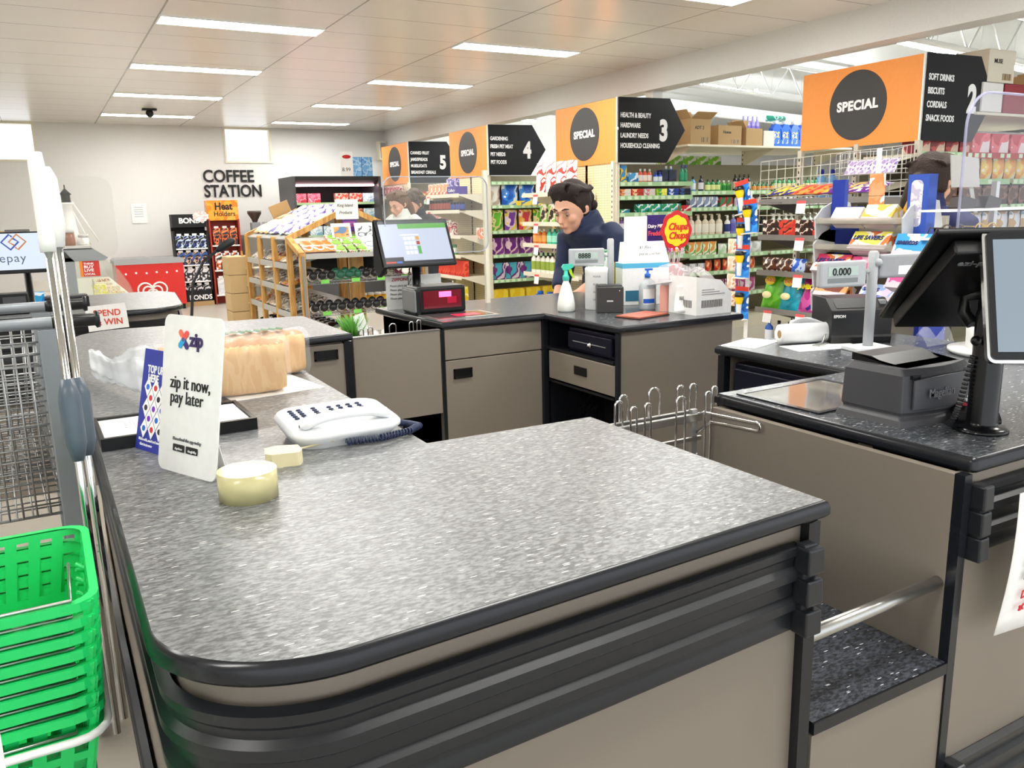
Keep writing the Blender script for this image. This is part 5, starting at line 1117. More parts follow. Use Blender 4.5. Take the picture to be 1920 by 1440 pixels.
# ---------------------------------------------------------------- open meat fridge against the back wall
t = thing('display_fridge', 'tall charcoal open fridge with pink-lit meat shelves by the back wall', 'fridge', (3.40, 12.7, 0))
CH = mat('charcoal_steel', '4c4d50', .4)
G().box(0, .04, 0, .85, 0, 1.92).obj('end_panel', CH, t); G().box(1.36, 1.4, 0, .85, 0, 1.92).obj('end_panel', CH, t)
G().box(.04, 1.36, .78, .85, 0, 1.92).obj('back_panel', MBLACK, t); g = G(); g.prism([(-.01, 1.92), (.85, 1.92), (.85, 1.80), (.10, 1.80), (-.01, 1.86)], .04, 1.36, 'x'); g.obj('canopy', BLACK, t)
G().box(.04, 1.36, .02, .78, 0, .35).obj('base', CH, t)
G().box(.08, 1.32, .10, .14, 1.775, 1.80).obj('strip_light', mat('pink_strip', 'ffd0d8', emit=10), t)
for z in (.75, 1.02, 1.28, 1.52):
    s_ = G().box(.05, 1.35, .22, .78, z-.02, z).obj('shelf', mat('fridge_shelf', '2a2a2c', .4), t); G().box(.05, 1.35, .212, .22, z-.025, z+.012).obj('ticket_strip', GREENSTRIP, s_)
meat = [printed('meat_a', ['f07a90', 'e0485a', 'f8b8c4', 'c83040'], 12), printed('meat_b', ['c04a3a', 'f09a88', 'e8c8b8', 'a83028'], 15), printed('meat_c', ['e8f0f4', 'a8d0e0', 'f8f8f8', '8ab8d0'], 12)]
mt = [mk('meat%d' % i, lambda i=i: G().box(-.10, .10, -.06, .06, 0, .15).obj('t', meat[i], bevel=.0)) for i in range(3)]
ml = ['bright pink meat tray', 'dark red meat tray', 'white and blue dairy tub']
for zi, z in enumerate((1.52, 1.28, 1.02, .75)):
    for i in range(6):
        k = 2 if (i > 4 or zi > 1) else (0 if i < 2 else 1)
        if zi == 0 and i == 2: continue
        inst('food_pack', mt[k], '%s on the %s shelf of the charcoal fridge' % (ml[k], ['top', 'second', 'third', 'lowest'][zi]), 'food pack', '%ss on the %s fridge shelf' % (ml[k], ['top', 'second', 'third', 'lowest'][zi]), (3.56+.225*i, 13.02, z+.001), rnd.uniform(-.1, .1))
pb = mk('bluepack', lambda: G().box(-.085, .085, -.08, .08, 0, .30).obj('t', printed('blue_rolls', ['6fb0e6', 'a8d4f4', '5a98d8', '7ab8ea'], 9), bevel=.02))
for i in range(2):
    inst('blue_pack', pb, 'pale blue shrink-wrapped pack on top of the charcoal fridge', 'pack', 'blue packs on the charcoal fridge', (4.46+.18*i, 12.92, 1.92))
t = thing('price_sign', 'white price card with red header standing on the charcoal fridge', 'sign', (4.20, 12.82, 1.92)); G().box(0, .20, 0, .005, 0, .38).obj('card', PAPER, t); text('8.99', 'lettering', INK, t, (.02, -.001, .08), .08, '-y', bold=.0); g = G(); g.lathe([(0, 0), (.07, 0), (.07, .002), (0, .002)], 18, sy=.4); g.move(.1, -.001, .30, rx=R(90)); g.obj('badge', RED, t)
# potted herb by the gap
t = thing('potted_herb', 'feathery green herb in a black pot beside the far bench', 'plant', (1.155, 3.50, .74))
g = G(); g.lathe([(.045, 0), (.055, .08), (.05, .08), (.045, .07), (0, .07)], 20); g.obj('pot', BLACK, t); g = G(); rr = random.Random(5)
for i in range(160):
    a = rr.uniform(0, 6.28); r_ = rr.uniform(.0, .05); h = rr.uniform(.06, .12); d = rr.uniform(.01, .04)
    g.tube([(r_*math.cos(a)*.4, r_*math.sin(a)*.4, .065), (r_*math.cos(a), r_*math.sin(a), .07+h*.6), ((r_+d)*math.cos(a), (r_+d)*math.sin(a), .07+h)], [.0012, .0022, .0006], 4)
g.obj('foliage', mat('herb_green', '6ab04a', .6), t)
g = G(); g.box(0, .05, 0, .001, 0, .09); g.move(.02, -.02, .09, ry=R(-15)); g.obj('plant_tag', PAPER, t)
t = thing('plant_trolley', 'low grey tray table carrying the herb behind the gate', 'table', (1.05, 3.42, 0)); G().box(0, .30, 0, .25, .70, .738).obj('tray', GREY, t, bevel=.004); G().box(.06, .11, -.001, 0, .705, .73).obj('ticket', PAPER, t)
for x in (.01, .27):
    for y in (.01, .22): G().box(x, x+.02, y, y+.02, 0, .70).obj('leg', GREY, t)
# ---------------------------------------------------------------- aisle signs and gondola shelving
ORANGE = mat('sign_orange', 'f49a48', .5); DISC = mat('sign_disc', '3c3b3c', .5); SBLK = mat('sign_black', '08080a', .45, spec=.3)
def aisle_sign(x, y0, num, lines, label1, label2):
    """orange panel facing the checkouts plus the black arrow panel facing the aisle"""
    w_ = 1.09
    t = thing('special_sign', label1, 'sign', (x, y0, 1.785))
    G().box(-.012, .0, 0, w_, 0, .605).obj('panel', ORANGE, t); G().box(-.014, -.0, -.012, 0, 0, .61).obj('edge_trim', WHITE, t)
    g = G(); g.lathe([(0, 0), (.262, 0), (.262, .003), (0, .003)], 64); g.move(-.0125, w_/2, .31, ry=R(-90)); d = g.obj('disc', DISC, t)
    for p in d.data.polygons: p.use_smooth = False
    text('SPECIAL', 'lettering', LWHITE, d, (-.017, w_/2, .278), .098, '-x', bold=.045, align='CENTER', spacing=1.08)
    t = thing('aisle_sign', label2, 'sign', (x, y0-.014, 1.785))
    g = G(); g.prism([(0, 0), (.60, 0), (.60, 0), (.83, .32), (.63, .62), (0, .61)], -.012, 0, 'y'); g.obj('panel', SBLK, t)
    for i, s in enumerate(lines): text(s, 'lettering', LWHITE, t, (.02, -.0135, .425-.095*i), .062, '-y', bold=.03, sx=.78 if max(map(len, lines)) < 14 else .70)
    text(num, 'number', LWHITE, t, (.50, -.0135, .22), .27, '-y', bold=.05, sx=.8)
aisle_sign(5.7, 4.0, '2', ('SOFT DRINKS', 'BISCUITS', 'CORDIALS', 'SNACK FOODS'), 'large orange SPECIAL sign with dark disc, nearest and largest on the right', 'black arrow sign with number 2 listing soft drinks and biscuits')
aisle_sign(5.0, 6.745, '3', ('HEALTH & BEAUTY', 'HARDWARE', 'LAUNDRY NEEDS', 'HOUSEHOLD CLEANING'), 'orange SPECIAL sign joined to the arrow sign numbered 3', 'black arrow sign with number 3 listing health, hardware and laundry')
aisle_sign(5.0, 9.43, '4', ('GARDENING', 'FRESH PET MEAT', 'PET NEEDS', 'PET FOODS'), 'orange SPECIAL sign joined to the arrow sign numbered 4, second from the back', 'black arrow sign with number 4 listing gardening and pet needs')
aisle_sign(5.0, 12.0, '5', ('CANNED FRUIT', 'JAMS/SPREADS', 'MUESLI/OATS', 'BREAKFAST CEREALS'), 'farthest orange SPECIAL sign joined to the arrow sign numbered 5', 'black arrow sign with number 5 listing canned fruit and cereals')

def pegboard():
    m = mat('cream_pegboard', 'efe3b8', .5); nt = m.node_tree; b = nt.nodes['Principled BSDF']; tc = nt.nodes.new('ShaderNodeTexCoord')
    sp = nt.nodes.new('ShaderNodeSeparateXYZ'); nt.links.new(tc.outputs['Object'], sp.inputs[0]); outs = []
    for k in (1, 2):
        f = nt.nodes.new('ShaderNodeMath'); f.operation = 'PINGPONG'; f.inputs[1].default_value = .0125; nt.links.new(sp.outputs[k], f.inputs[0])
        l = nt.nodes.new('ShaderNodeMath'); l.operation = 'LESS_THAN'; l.inputs[1].default_value = .004; nt.links.new(f.outputs[0], l.inputs[0]); outs.append(l.outputs[0])
    mu = nt.nodes.new('ShaderNodeMath'); mu.operation = 'MULTIPLY'; nt.links.new(outs[0], mu.inputs[0]); nt.links.new(outs[1], mu.inputs[1])
    mx = nt.nodes.new('ShaderNodeMix'); mx.data_type = 'RGBA'; mx.inputs[6].default_value = srgb('efe3b8'); mx.inputs[7].default_value = srgb('8a8262')
    nt.links.new(mu.outputs[0], mx.inputs[0]); nt.links.new(mx.outputs[2], b.inputs['Base Color']); return m
PEG = pegboard(); SLOT = mat('slot_dark', '2a2822', .6)
def upright(p, x, y, z0, z1, m=CREAM, faces=('x',)):
    u = G().box(x-.02, x+.02, y-.02, y+.02, z0, z1).obj('upright', m, p); g = G(); z = z0+.1
    while z < z1-.05: g.box(x-.021, x-.0195, y-.006, y+.006, z, z+.022); z += .05
    g.obj('slots', SLOT, u); return u
def shelf_y(p, x0, x1, yf, yb, z, m=CREAM, strip=GREENSTRIP):
    s = G().box(x0, x1, yf+.008, yb, z-.02, z).obj('shelf', m, p)
    g = G().box(x0, x1, yf, yf+.008, z-.032, z+.012); n = int((x1-x0)/.085); rr = random.Random(int(z*1000)+int(x0*10))
    for i in range(n):
        if rr.random() < .8: g.box(x0+.01+i*.085, x0+.06+i*.085, yf-.002, yf, z-.026, z+.006, 1)
    g.obj('ticket_strip', [strip, mat('ticket_pale', 'd9efcf', .5)], s)
    for x in (x0+.004, x1-.008):
        g = G(); g.prism([(yf+.03, z-.02), (yb, z-.02), (yb, z-.11), (yb-.05, z-.10)], x, x+.004, 'x'); g.obj('bracket', m, s)
def shelf_x(p, xf, xb, y0, y1, z, m=CREAM, strip=None, ticket=None):
    s = G().box(xf+.008, xb, y0, y1, z-.02, z).obj('shelf', m, p)
    G().box(xf, xf+.008, y0, y1, z-.034, z+.010).obj('front_lip', strip or m, s)
    for y in (y0, y1-.004):
        g = G(); g.prism([(xf+.03, z-.02), (xb, z-.02), (xb, z-.13), (xb-.06, z-.12)], y, y+.004, 'y'); g.obj('bracket', m, s)
    for yy in (ticket or ()):
        g = G(); g.box(-.002, 0, -.045, .045, -.10, 0); g.move(xf-.006, yy, z-.01, ry=R(8)); k = g.obj('price_ticket', PAPER, s)
        g = G(); g.box(-.0035, -.002, -.045, .045, -.022, 0); g.move(xf-.006, yy, z-.01, ry=R(8)); g.obj('red_heading', mat('ticket_red', 'e05a5a'), k)

# ---- product shapes
def P_box(key, cols, w_, d, h, scale=12, label=None, kind='noise', stretch=(1, 1, 1)):
    ms = [printed('pb_'+key, cols, scale, .4, stretch, kind)]
    def f():
        g = G(); g.box(-w_/2, w_/2, -d/2, d/2, 0, h)
        if label: g.box(-w_*.36, w_*.36, -d/2-.001, -d/2, h*.30, h*.72, 1); ms.append(mat('pl_'+label, label, .5))
        return g.obj('t', ms)
    return mk('box_'+key, f)
def P_bottle(key, body, lab, cap, r, h, pump=False, sy=.62, neck=.35):
    ms = [mat('bb_'+body, body, .25), mat('bl_'+lab, lab, .45), mat('bc_'+cap, cap, .3)]
    def f():
        g = G(); g.lathe([(r*.93, 0), (r, .005), (r, h*.15), (r*1.01, h*.16), (r*1.01, h*.56), (r, h*.57), (r*.92, h*.70), (r*neck, h*.80), (r*neck, h*.84), (r*neck*1.15, h*.845), (r*neck*1.1, h), (0, h)], 14, mids=[0, 0, 0, 1, 1, 0, 0, 0, 2, 2, 2, 2], sy=sy)
        if pump: g.box(-r*.9, r*.2, -.006, .006, h, h+.012, 2)
        return g.obj('t', ms)
    return mk('bot_'+key, f)
def P_jug(key, body, lab, cap, w_, h):
    ms = [mat('bb_'+body, body, .25), printed('jl_'+key, lab, 16), mat('bc_'+cap, cap, .3)]
    def f():
        g = G(); n = 16
        def pr(x0, x1, z): return [(x0, z), (x1, z)]
        out = [(-w_/2, 0), (w_/2, 0), (w_/2, h*.55), (w_*.42, h*.72), (w_*.15, h*.86), (-w_*.2, h*.88), (-w_*.46, h*.7), (-w_/2, h*.5)]
        g.prism(out, -w_*.22, w_*.22, 'y', 0)
        g.lathe([(w_*.20, h*.84), (w_*.20, h*1.0), (0, h*1.0)], 14, (-w_*.02, 0, 0), mi=2)
        g.prism([(-w_*.38, h*.12), (w_*.2, h*.12), (w_*.2, h*.58), (-w_*.38, h*.58)], -w_*.225, -w_*.22, 'y', 1)
        g.tube([(w_*.30, 0, h*.25), (w_*.42, -w_*.232, h*.30), (w_*.42, -w_*.235, h*.55), (w_*.28, -w_*.22, h*.68)], w_*.05, 6, 0)
        return g.obj('t', ms)
    return mk('jug_'+key, f)
def P_bag(key, cols, w_, h, d, scale=10): return packet('bag_'+key, printed('pbag_'+key, cols, scale, .3), w_, h, d)
def P_jar(key, body, lab, cap, r, h):
    return bottle('pj_'+key, [(r*.95, 0), (r, .004), (r, h*.15), (r*1.01, h*.16), (r*1.01, h*.68), (r, h*.69), (r*.9, h*.78), (r*.98, h*.79), (r*.98, h), (0, h)], [0, 0, 0, 1, 1, 0, 0, 2, 2, 2], [mat('bb_'+body, body, .3), mat('bl_'+lab, lab, .5), mat('bc_'+cap, cap, .35)])
def rowy(me, desc, cat, where, n, x0, dx, y, z, jit=.004, rz=0, rx=0, name=None):
    name = cat.replace(' ', '_')
    for i in range(n): inst(name, me, '%s %s' % (desc, where), cat, '%s, %s' % (desc, where), (x0+dx*i+rnd.uniform(-jit, jit), y+rnd.uniform(-jit, jit), z), rz+rnd.uniform(-.06, .06), rx)
def rowx(me, desc, cat, where, n, x, y0, dy, z, jit=.004, rx=0, name=None):
    name = cat.replace(' ', '_')
    for i in range(n): inst(name, me, '%s %s' % (desc, where), cat, '%s, %s' % (desc, where), (x+rnd.uniform(-jit, jit), y0+dy*i+rnd.uniform(-jit, jit), z), R(-90)+rnd.uniform(-.06, .06), rx)

# ---- gondola of aisle 3: long face
g3 = thing('gondola_shelving', 'cream gondola shelving of health and household goods under the sign numbered 3', 'shelving', (0, 0, 0))
for x in (5.02, 6.0, 7.2, 8.4): upright(g3, x, 7.27, 0, 1.80 if x < 5.5 else 2.02)
G().box(5.02, 8.4, 7.245, 7.255, .0, 1.8).obj('back_panel', mat('olive_back', '8f8a72', .6), g3); G().box(5.02, 8.4, 6.80, 7.25, 0, .12).obj('base', CREAM, g3)
G().box(5.0, 5.035, 6.75, 6.80, 0, 1.8).obj('end_post', CREAM, g3)
Z1 = (.25, .55, .85, 1.12, 1.29, 1.455, 1.59); Z2 = (.39, .64, .82, 1.035, 1.325, 1.495)
for z in Z1: shelf_y(g3, 5.04, 5.98, 6.75, 7.24, z)
for z in Z2: shelf_y(g3, 6.02, 7.18, 6.82, 7.24, z); shelf_y(g3, 7.22, 8.38, 6.82, 7.24, z)
s_ = G().box(5.9, 8.4, 6.75, 7.8, 1.955, 1.975).obj('top_shelf', CREAM, g3)
for x in (6.0, 7.2, 8.38):
    g = G(); g.prism([(6.80, 1.955), (7.25, 1.955), (7.25, 1.80), (7.15, 1.83)], x, x+.006, 'x'); g.obj('bracket', CREAM, s_)
# top row of the long face (between tabs of the arrow sign)
F = 6.81
w7 = 'on the upper left shelf under sign 3'
rowy(P_box('lem', ['3a8fd0', 'f0c820', '2a70b0', 'f6d840'], .075, .06, .17, 8), 'blue and yellow carton', 'carton', w7, 1, 5.11, .1, F, 1.59)
rowy(P_box('lem2', ['4aa0d8', 'e8f2f8', '2a70b0'], .12, .06, .10, 9), 'pale blue carton', 'carton', w7, 1, 5.23, .1, F, 1.59)
rowy(P_bottle('tp', 'e86a50', 'f8ece4', 'f4f4f4', .028, .14), 'white and coral tube', 'tube', w7, 3, 5.35, .06, F+.02, 1.59)
rowy(P_bottle('db', '2a50c0', 'e8f0f8', '2a50c0', .026, .11), 'deep blue bottle', 'bottle', w7, 2, 5.53, .055, F, 1.59)
rowy(P_box('wed', ['141a30', '20284a', '101426'], .10, .08, .13, 5), 'dark navy carton', 'carton', w7, 2, 5.66, .09, F+.03, 1.59)
rowy(P_bottle('bw', '3aa0d8', 'e8f4fa', 'e8f0f4', .03, .17), 'pale blue bottle', 'bottle', w7, 2, 5.72, .06, F+.06, 1.59)
rowy(P_bottle('gs', '20805a', '2a9a70', '1a3a8a', .026, .18), 'green spray bottle with a blue cap', 'bottle', w7, 2, 5.87, .055, F, 1.59)
w6 = 'on the second shelf under the sign numbered 3'
for i, (k, c, d_) in enumerate((('r1', ['c83a2a', 'f0a060', 'e8e0d8'], 'red and orange low box'), ('r2', ['e0502a', 'f4e0b0', 'c83a2a'], 'orange and cream low box'), ('r3', ['f0e8e4', 'd87a8a', 'e8d8d4'], 'white and pink low box'), ('r4', ['a8d030', '40a040', 'f0f060'], 'lime green low box'), ('r5', ['2a50b8', 'e8eef8', '1a3a98'], 'royal blue low box'), ('r6', ['1c2440', '3a5aa0', '141a30'], 'dark blue low box'))):
    me = P_box(k, c, .14, .08, .038, 14)
    for j in range(2): inst('box', me, '%s %s' % (d_, w6), 'box', '%s, %s' % (d_, w6), (5.12+.155*i, F, 1.456+.039*j), rnd.uniform(-.1, .1))
w5 = 'on the third shelf under the sign numbered 3'
rowy(P_box('bg', ['2a9a6a', 'f0f8f4', '30b0c8', '208a50'], .17, .07, .09, 11), 'green and turquoise roll box', 'box', w5, 4, 5.38, .125, F, 1.291)
rowy(P_box('rd', ['c81e2a', 'f4e8e8', 'c01822'], .12, .06, .07, 12), 'red roll box with white print', 'box', w5, 2, 5.86, .06, F-.01, 1.291)
rowy(P_box('sg', ['3aa060', 'f0f8f4', '2a8aa0'], .14, .06, .045, 12), 'small green and white box', 'box', w5, 1, 5.12, .1, F, 1.291)
w4 = 'on the fourth shelf under the sign numbered 3'
rowy(P_bottle('lil', '8a6aa8', 'e8e0f0', 'd0c8d8', .03, .13), 'lilac bottle', 'bottle', w4, 3, 5.10, .07, F, 1.121); rowy(P_bottle('wht2', 'ece8e0', 'c8b8a8', 'ece8e0', .03, .13), 'white bottle', 'bottle', w4, 5, 5.4, .075, F, 1.121)
w3 = 'on the fifth shelf under the sign numbered 3'
rowy(P_box('yg', ['e8e060', '50a850', 'f8f8f0'], .1, .06, .16, 12), 'yellow-green carton', 'carton', w3, 7, 5.12, .125, F, .851)
rowy(P_box('pk', ['d04a6a', 'f8e8ee', '8a2a5a'], .1, .06, .16, 12), 'pink carton', 'carton', 'low on the long face under the sign numbered 3', 7, 5.12, .125, F, .551)
# second bay
F2 = 6.88
u = 'on the top shelf right of arrow sign 3'
rowy(P_bottle('b1', '6ab0e0', 'e8f4fa', '14181c', .035, .16), 'sky blue bottle with a black cap', 'bottle', u, 1, 6.09, .08, F2, 1.496)
rowy(P_bottle('b2', '1c2a40', 'e8e8f0', '14181c', .032, .17), 'navy bottle with a black cap', 'bottle', u, 1, 6.20, .08, F2, 1.496)
rowy(P_bottle('b3', '2a8a4a', 'e8f0a0', '14281c', .034, .13), 'green bottle with a pale yellow label', 'bottle', u, 3, 6.30, .075, F2, 1.496)
rowy(P_bottle('b4', '5ab040', '2a8a3a', 'e8f0e8', .034, .12), 'lime green bottle', 'bottle', u, 3, 6.50, .07, F2+.04, 1.496)
rowy(P_bottle('b5', '14161a', 'd8c8b0', '101214', .03, .185), 'tall black bottle', 'bottle', u, 4, 6.70, .065, F2, 1.496)
rowy(P_bottle('b6', '2a7a50', 'f0a050', '206040', .03, .10), 'short green bottle with an orange label', 'bottle', u, 5, 6.98, .07, F2, 1.496)
rowy(P_bottle('b7', '3a9a60', 'e8e0b0', '206040', .03, .15), 'green bottle with a cream label', 'bottle', 'far along the top shelf beyond the sign numbered 3', 14, 7.3, .075, F2, 1.496)
u = 'on the second shelf right of arrow sign 3'
rowy(P_box('c1', ['8a98b8', 'f0f2f6', '5a6a90'], .085, .06, .12, 9), 'grey-blue carton', 'carton', u, 4, 6.08, .098, F2, 1.326)
rowy(P_box('c2', ['2a7a4a', 'c83a3a', 'e8f0e8'], .085, .06, .11, 9), 'green and red carton', 'carton', u, 2, 6.50, .1, F2, 1.326)
rowy(P_bottle('c3', 'f4f0ee', 'f0c8d4', '2a2a2c', .034, .13), 'white pink-labelled bottle with black cap', 'bottle', u, 5, 6.72, .085, F2, 1.326)
rowy(P_bottle('c4', 'f0eef4', 'd8a8c4', 'f0e8ee', .034, .14), 'white and mauve bottle', 'bottle', 'far along the second shelf beyond the sign numbered 3', 12, 7.3, .085, F2, 1.326)
u = 'on the tall lotion shelf right of arrow sign 3'
rowy(P_bottle('d1', 'e8dcc4', 'f4eee0', 'e8dcc4', .045, .215, True), 'cream pump bottle', 'pump bottle', u, 5, 6.08, .10, F2, 1.036)
rowy(P_bottle('d2', 'f2efe8', '2a3a80', 'f2efe8', .04, .20, True), 'white blue-labelled bottle', 'bottle', u, 1, 6.60, .10, F2, 1.036)
rowy(P_bottle('d3', '8a8ad0', '6a6ac0', 'e8e8f4', .04, .215), 'violet-blue bottle', 'bottle', u, 1, 6.69, .10, F2, 1.036)
rowy(P_bottle('d4', 'e6dcb4', 'f0e8c8', 'e6dcb4', .042, .20), 'pale straw bottle', 'bottle', u, 1, 6.80, .10, F2, 1.036)
rowy(P_bottle('d5', '7ad890', '1c6a3a', '7ad890', .055, .235, neck=.3), 'bright green bottle', 'bottle', u, 1, 6.92, .10, F2, 1.036)
rowy(P_bottle('d6', '101a14', '2a3a30', '101a14', .04, .18), 'black bottle', 'bottle', u, 2, 7.04, .09, F2, 1.036)
rowy(P_bottle('d7', 'dce8d8', 'a8c8a0', 'f0f0ea', .045, .2, True), 'pale green pump bottle', 'pump bottle', 'far along the lotion shelf beyond the sign numbered 3', 10, 7.3, .10, F2, 1.036)
u = 'on the fourth shelf right of arrow sign 3'
rowy(P_box('e1', ['f0a050', 'e8f0d0', '80b850', 'f8f0e8'], .09, .06, .15, 9), 'orange and green carton', 'carton', u, 4, 6.08, .10, F2, .821)
rowy(P_bag('e2', ['c8e8c0', 'f4f8f0', '90c880'], .13, .12, .05), 'pale green soft pack', 'packet', u, 2, 6.54, .14, F2, .821)
rowy(P_bag('e3', ['f4f4f2', 'd8dcd8', 'e8e8e8'], .14, .13, .06), 'white soft pack', 'packet', u, 3, 6.80, .13, F2, .821)
u = 'on the fifth shelf right of arrow sign 3'
rowy(P_box('f0', ['e8e8ea', 'a8a8b0', 'f4f4f4'], .1, .06, .10, 12), 'grey and white box', 'box', u, 2, 6.10, .12, F2, .641)
rowy(P_bag('f1', ['c82a2a', 'e8703a', 'f0c8a0', 'a01818'], .14, .13, .05), 'red and orange packet', 'packet', u, 6, 6.34, .13, F2, .641, rz=.3)
u = 'on the lowest visible shelf right of arrow sign 3'
rowy(P_bottle('g1', '1c2a80', 'e8e8f8', '2a4ad0', .035, .17), 'dark blue bottle', 'bottle', u, 5, 6.08, .08, F2, .391); rowy(P_bag('g2', ['b04a80', 'e8d0dc', '8a2a60'], .11, .16, .05), 'magenta packet', 'packet', u, 5, 6.52, .12, F2, .391)
# cartons and bottles along the top shelf
TB = 1.976
def carton(label, x, y, w_, d, h, lid=None, rz=0, m=CARDB, words=None, z=TB):
    t = thing('cardboard_carton', label, 'carton', (x, y, z), rz)
    g = G(); tt = .004
    g.box(0, w_, 0, tt, 0, h).box(0, w_, d-tt, d, 0, h).box(0, tt, tt, d-tt, 0, h).box(w_-tt, w_, tt, d-tt, 0, h).box(0, w_, 0, d, 0, tt); g.obj('box', m, t)
    if lid:
        for k in range(2):
            g = G(); g.box(0, w_, 0, d*.45, 0, tt); g.move(0, (0 if k == 0 else 0), 0)
            g.move(rx=R(lid[k])); g.move(0, 0 if k == 0 else d, h); g.obj('flap', m, t)
        g = G(); g.box(0, tt, 0, d, 0, w_*.4); g.move(0, 0, h, ry=R(-35)); g.obj('flap', m, t)
    else: G().box(0, w_, 0, d, h-.001, h+.003).obj('lid', m, t)
    if words: text(words, 'print', INK, t, (w_*.2, -.001, h*.6), .045, '-y', bold=.02); G().box(w_*.55, w_*.9, -.001, 0, h*.1, h*.3).obj('barcode_panel', printed('barcode', ['2a2018', CARDHEX, '2a2018', CARDHEX], 60, stretch=(1, 1, .01)), t)
    return t
CARDHEX = 'c4a878'
carton('open brown carton with raised flaps right behind the arrow tip of sign 3', 5.98, 6.80, .27, .26, .26, (150, 60), 0, CARDB, 'ADT 2')
carton('closed brown carton with printing in the middle of the top shelf', 6.36, 6.80, .33, .25, .20, None, 0, CARDB, 'Home')
carton('brown carton with a lifted dark opening on the top shelf', 6.76, 6.80, .24, .24, .18, (-40, 100), 0, CARDB)
carton('pale carton holding violet packets on the top shelf', 7.02, 6.80, .16, .24, .16, None, 0, mat('pale_card', 'e8e2d4', .7))
rowy(P_bottle('vi', 'a49ae0', '7a6ac8', 'b8b0ea', .035, .24), 'tall violet refill pack', 'refill pack', 'above the cartons on the top shelf', 4, 6.96, .07, 7.05, TB+.10)
rowy(P_jug('bl', '2a6ae0', ['2a70d8', 'f0e060', '2a6ae0', 'e8f4fa'], 'f4f8fa', .15, .28), 'blue detergent jug with a yellow label', 'detergent jug', 'beside the largest orange sign', 4, 7.28, .14, 6.88, TB)
rowy(P_bag('grn', ['3ab090', 'c8f0e4', '2a9078'], .3, .07, .2), 'flat turquoise refill pack', 'refill pack', 'lying on the blue detergent jugs', 1, 7.45, .14, 7.05, TB+.29)
rowy(P_box('lg', ['8ad030', 'f0f8e0', 'f8f8f8', '60b020'], .14, .08, .10, 10), 'lime and white carton', 'carton', 'seen through the far side below the top shelf', 5, 6.2, .19, 7.5, 1.81)

# ---- end bay of aisle 3 (faces the checkouts)
e3 = thing('end_bay', 'cream pegboard end bay behind the person in the navy jacket', 'shelving', (0, 0, 0))
G().box(5.0, 5.012, 6.80, 7.83, .1, 1.80).obj('pegboard', PEG, e3)
for y in (6.78, 7.83): upright(e3, 4.985, y, 0, 1.80)
for z, y1 in ((1.515, 7.80), (1.215, 7.80), (.99, 7.80), (.68, 7.80)): shelf_x(e3, 4.60, 4.98, 7.08 if z > 1.4 else 6.84, y1+.12, z, ticket=(7.62,))
G().box(4.60, 4.98, 6.84, 7.92, 0, .22).obj('base', CREAM, e3)
u = 'on the end bay behind the navy jacket'
def pet(): return packet('petbag', printed('petbag', ['f6f0ea', 'f4ece4', 'b83a30', 'f6f0ea'], 9), .19, .32, .07)
for i in range(4): inst('food_bag', pet(), 'white standing food bag with red print ' + u, 'bag', 'white food bags on the top of the end bay', (4.70+.02*i, 7.70-.165*i, 1.516), R(-90), R(-4))
rowx(P_box('cofb', ['1c1814', 'c8a878', 'f0e8dc', '8ac050'], .13, .06, .19, 13), 'black and tan food box', 'box', u, 3, 4.68, 7.56, -.16, 1.216)
rowx(P_bottle('or', 'e07a30', 'f4b060', 'e8e0d8', .042, .16), 'orange bottle', 'bottle', u, 3, 4.67, 7.76, -.09, .991); rowx(P_bottle('mi', '4ac0a0', 'a8e8d0', '2a8a70', .042, .16), 'mint green bottle', 'bottle', u, 4, 4.67, 7.47, -.09, .991)
rowx(P_bottle('sh', 'f2efe6', '9ab04a', '141414', .042, .22), 'white shampoo bottle with a black cap', 'bottle', u, 6, 4.67, 7.80, -.095, .681)
rowx(P_jug('bl2', '2a7ae0', ['2a70d8', 'f0e8b0', '2a6ae0', 'f4f4ea'], '2a6ad0', .17, .26), 'blue laundry jug', 'detergent jug', u, 4, 4.70, 7.72, -.19, .221)

# ---- gondola of aisle 4: long face and end bay
g4 = thing('gondola_shelving', 'cream gondola shelving of pet food under the sign numbered 4', 'shelving', (0, 0, 0))
for x in (5.02, 6.2, 7.4): upright(g4, x, 9.93, 0, 1.80)
G().box(5.0, 5.03, 9.44, 9.47, 0, 1.8).obj('end_post', CREAM, g4)
G().box(5.02, 8.6, 9.9, 9.91, 0, 1.8).obj('back_panel', mat('olive_back', '8f8a72', .6), g4); G().box(5.02, 8.6, 9.44, 9.9, 0, .12).obj('base', CREAM, g4)
for z in (.46, .78, 1.085, 1.405, 1.70):
    for x0 in (5.04, 6.24, 7.44): shelf_y(g4, x0, x0+1.16, 9.44, 9.9, z)
F4 = 9.52; q = 'on the pet food shelves under the sign numbered 4'
rowy(P_bag('blu', ['1c5ac0', '3a8ae0', 'f0f4f8', '1a4ab0'], .24, .27, .1, 6), 'large blue pet food bag', 'bag', 'on the upper shelf under the sign numbered 4', 5, 5.34, .26, F4, 1.406)
rowy(P_bag('wb', ['f2eee6', 'c8b8a8', 'a03030'], .17, .28, .08, 6), 'white and brown pet food bag', 'bag', 'leftmost on the upper shelf under sign 4', 1, 5.12, .2, F4, 1.406)
rowy(P_box('yl', ['f0d030', '3a70c0', 'f4e060'], .22, .08, .06, 9), 'flat yellow box', 'box', 'in front of the blue pet food bags', 4, 5.52, .23, F4-.05, 1.406)
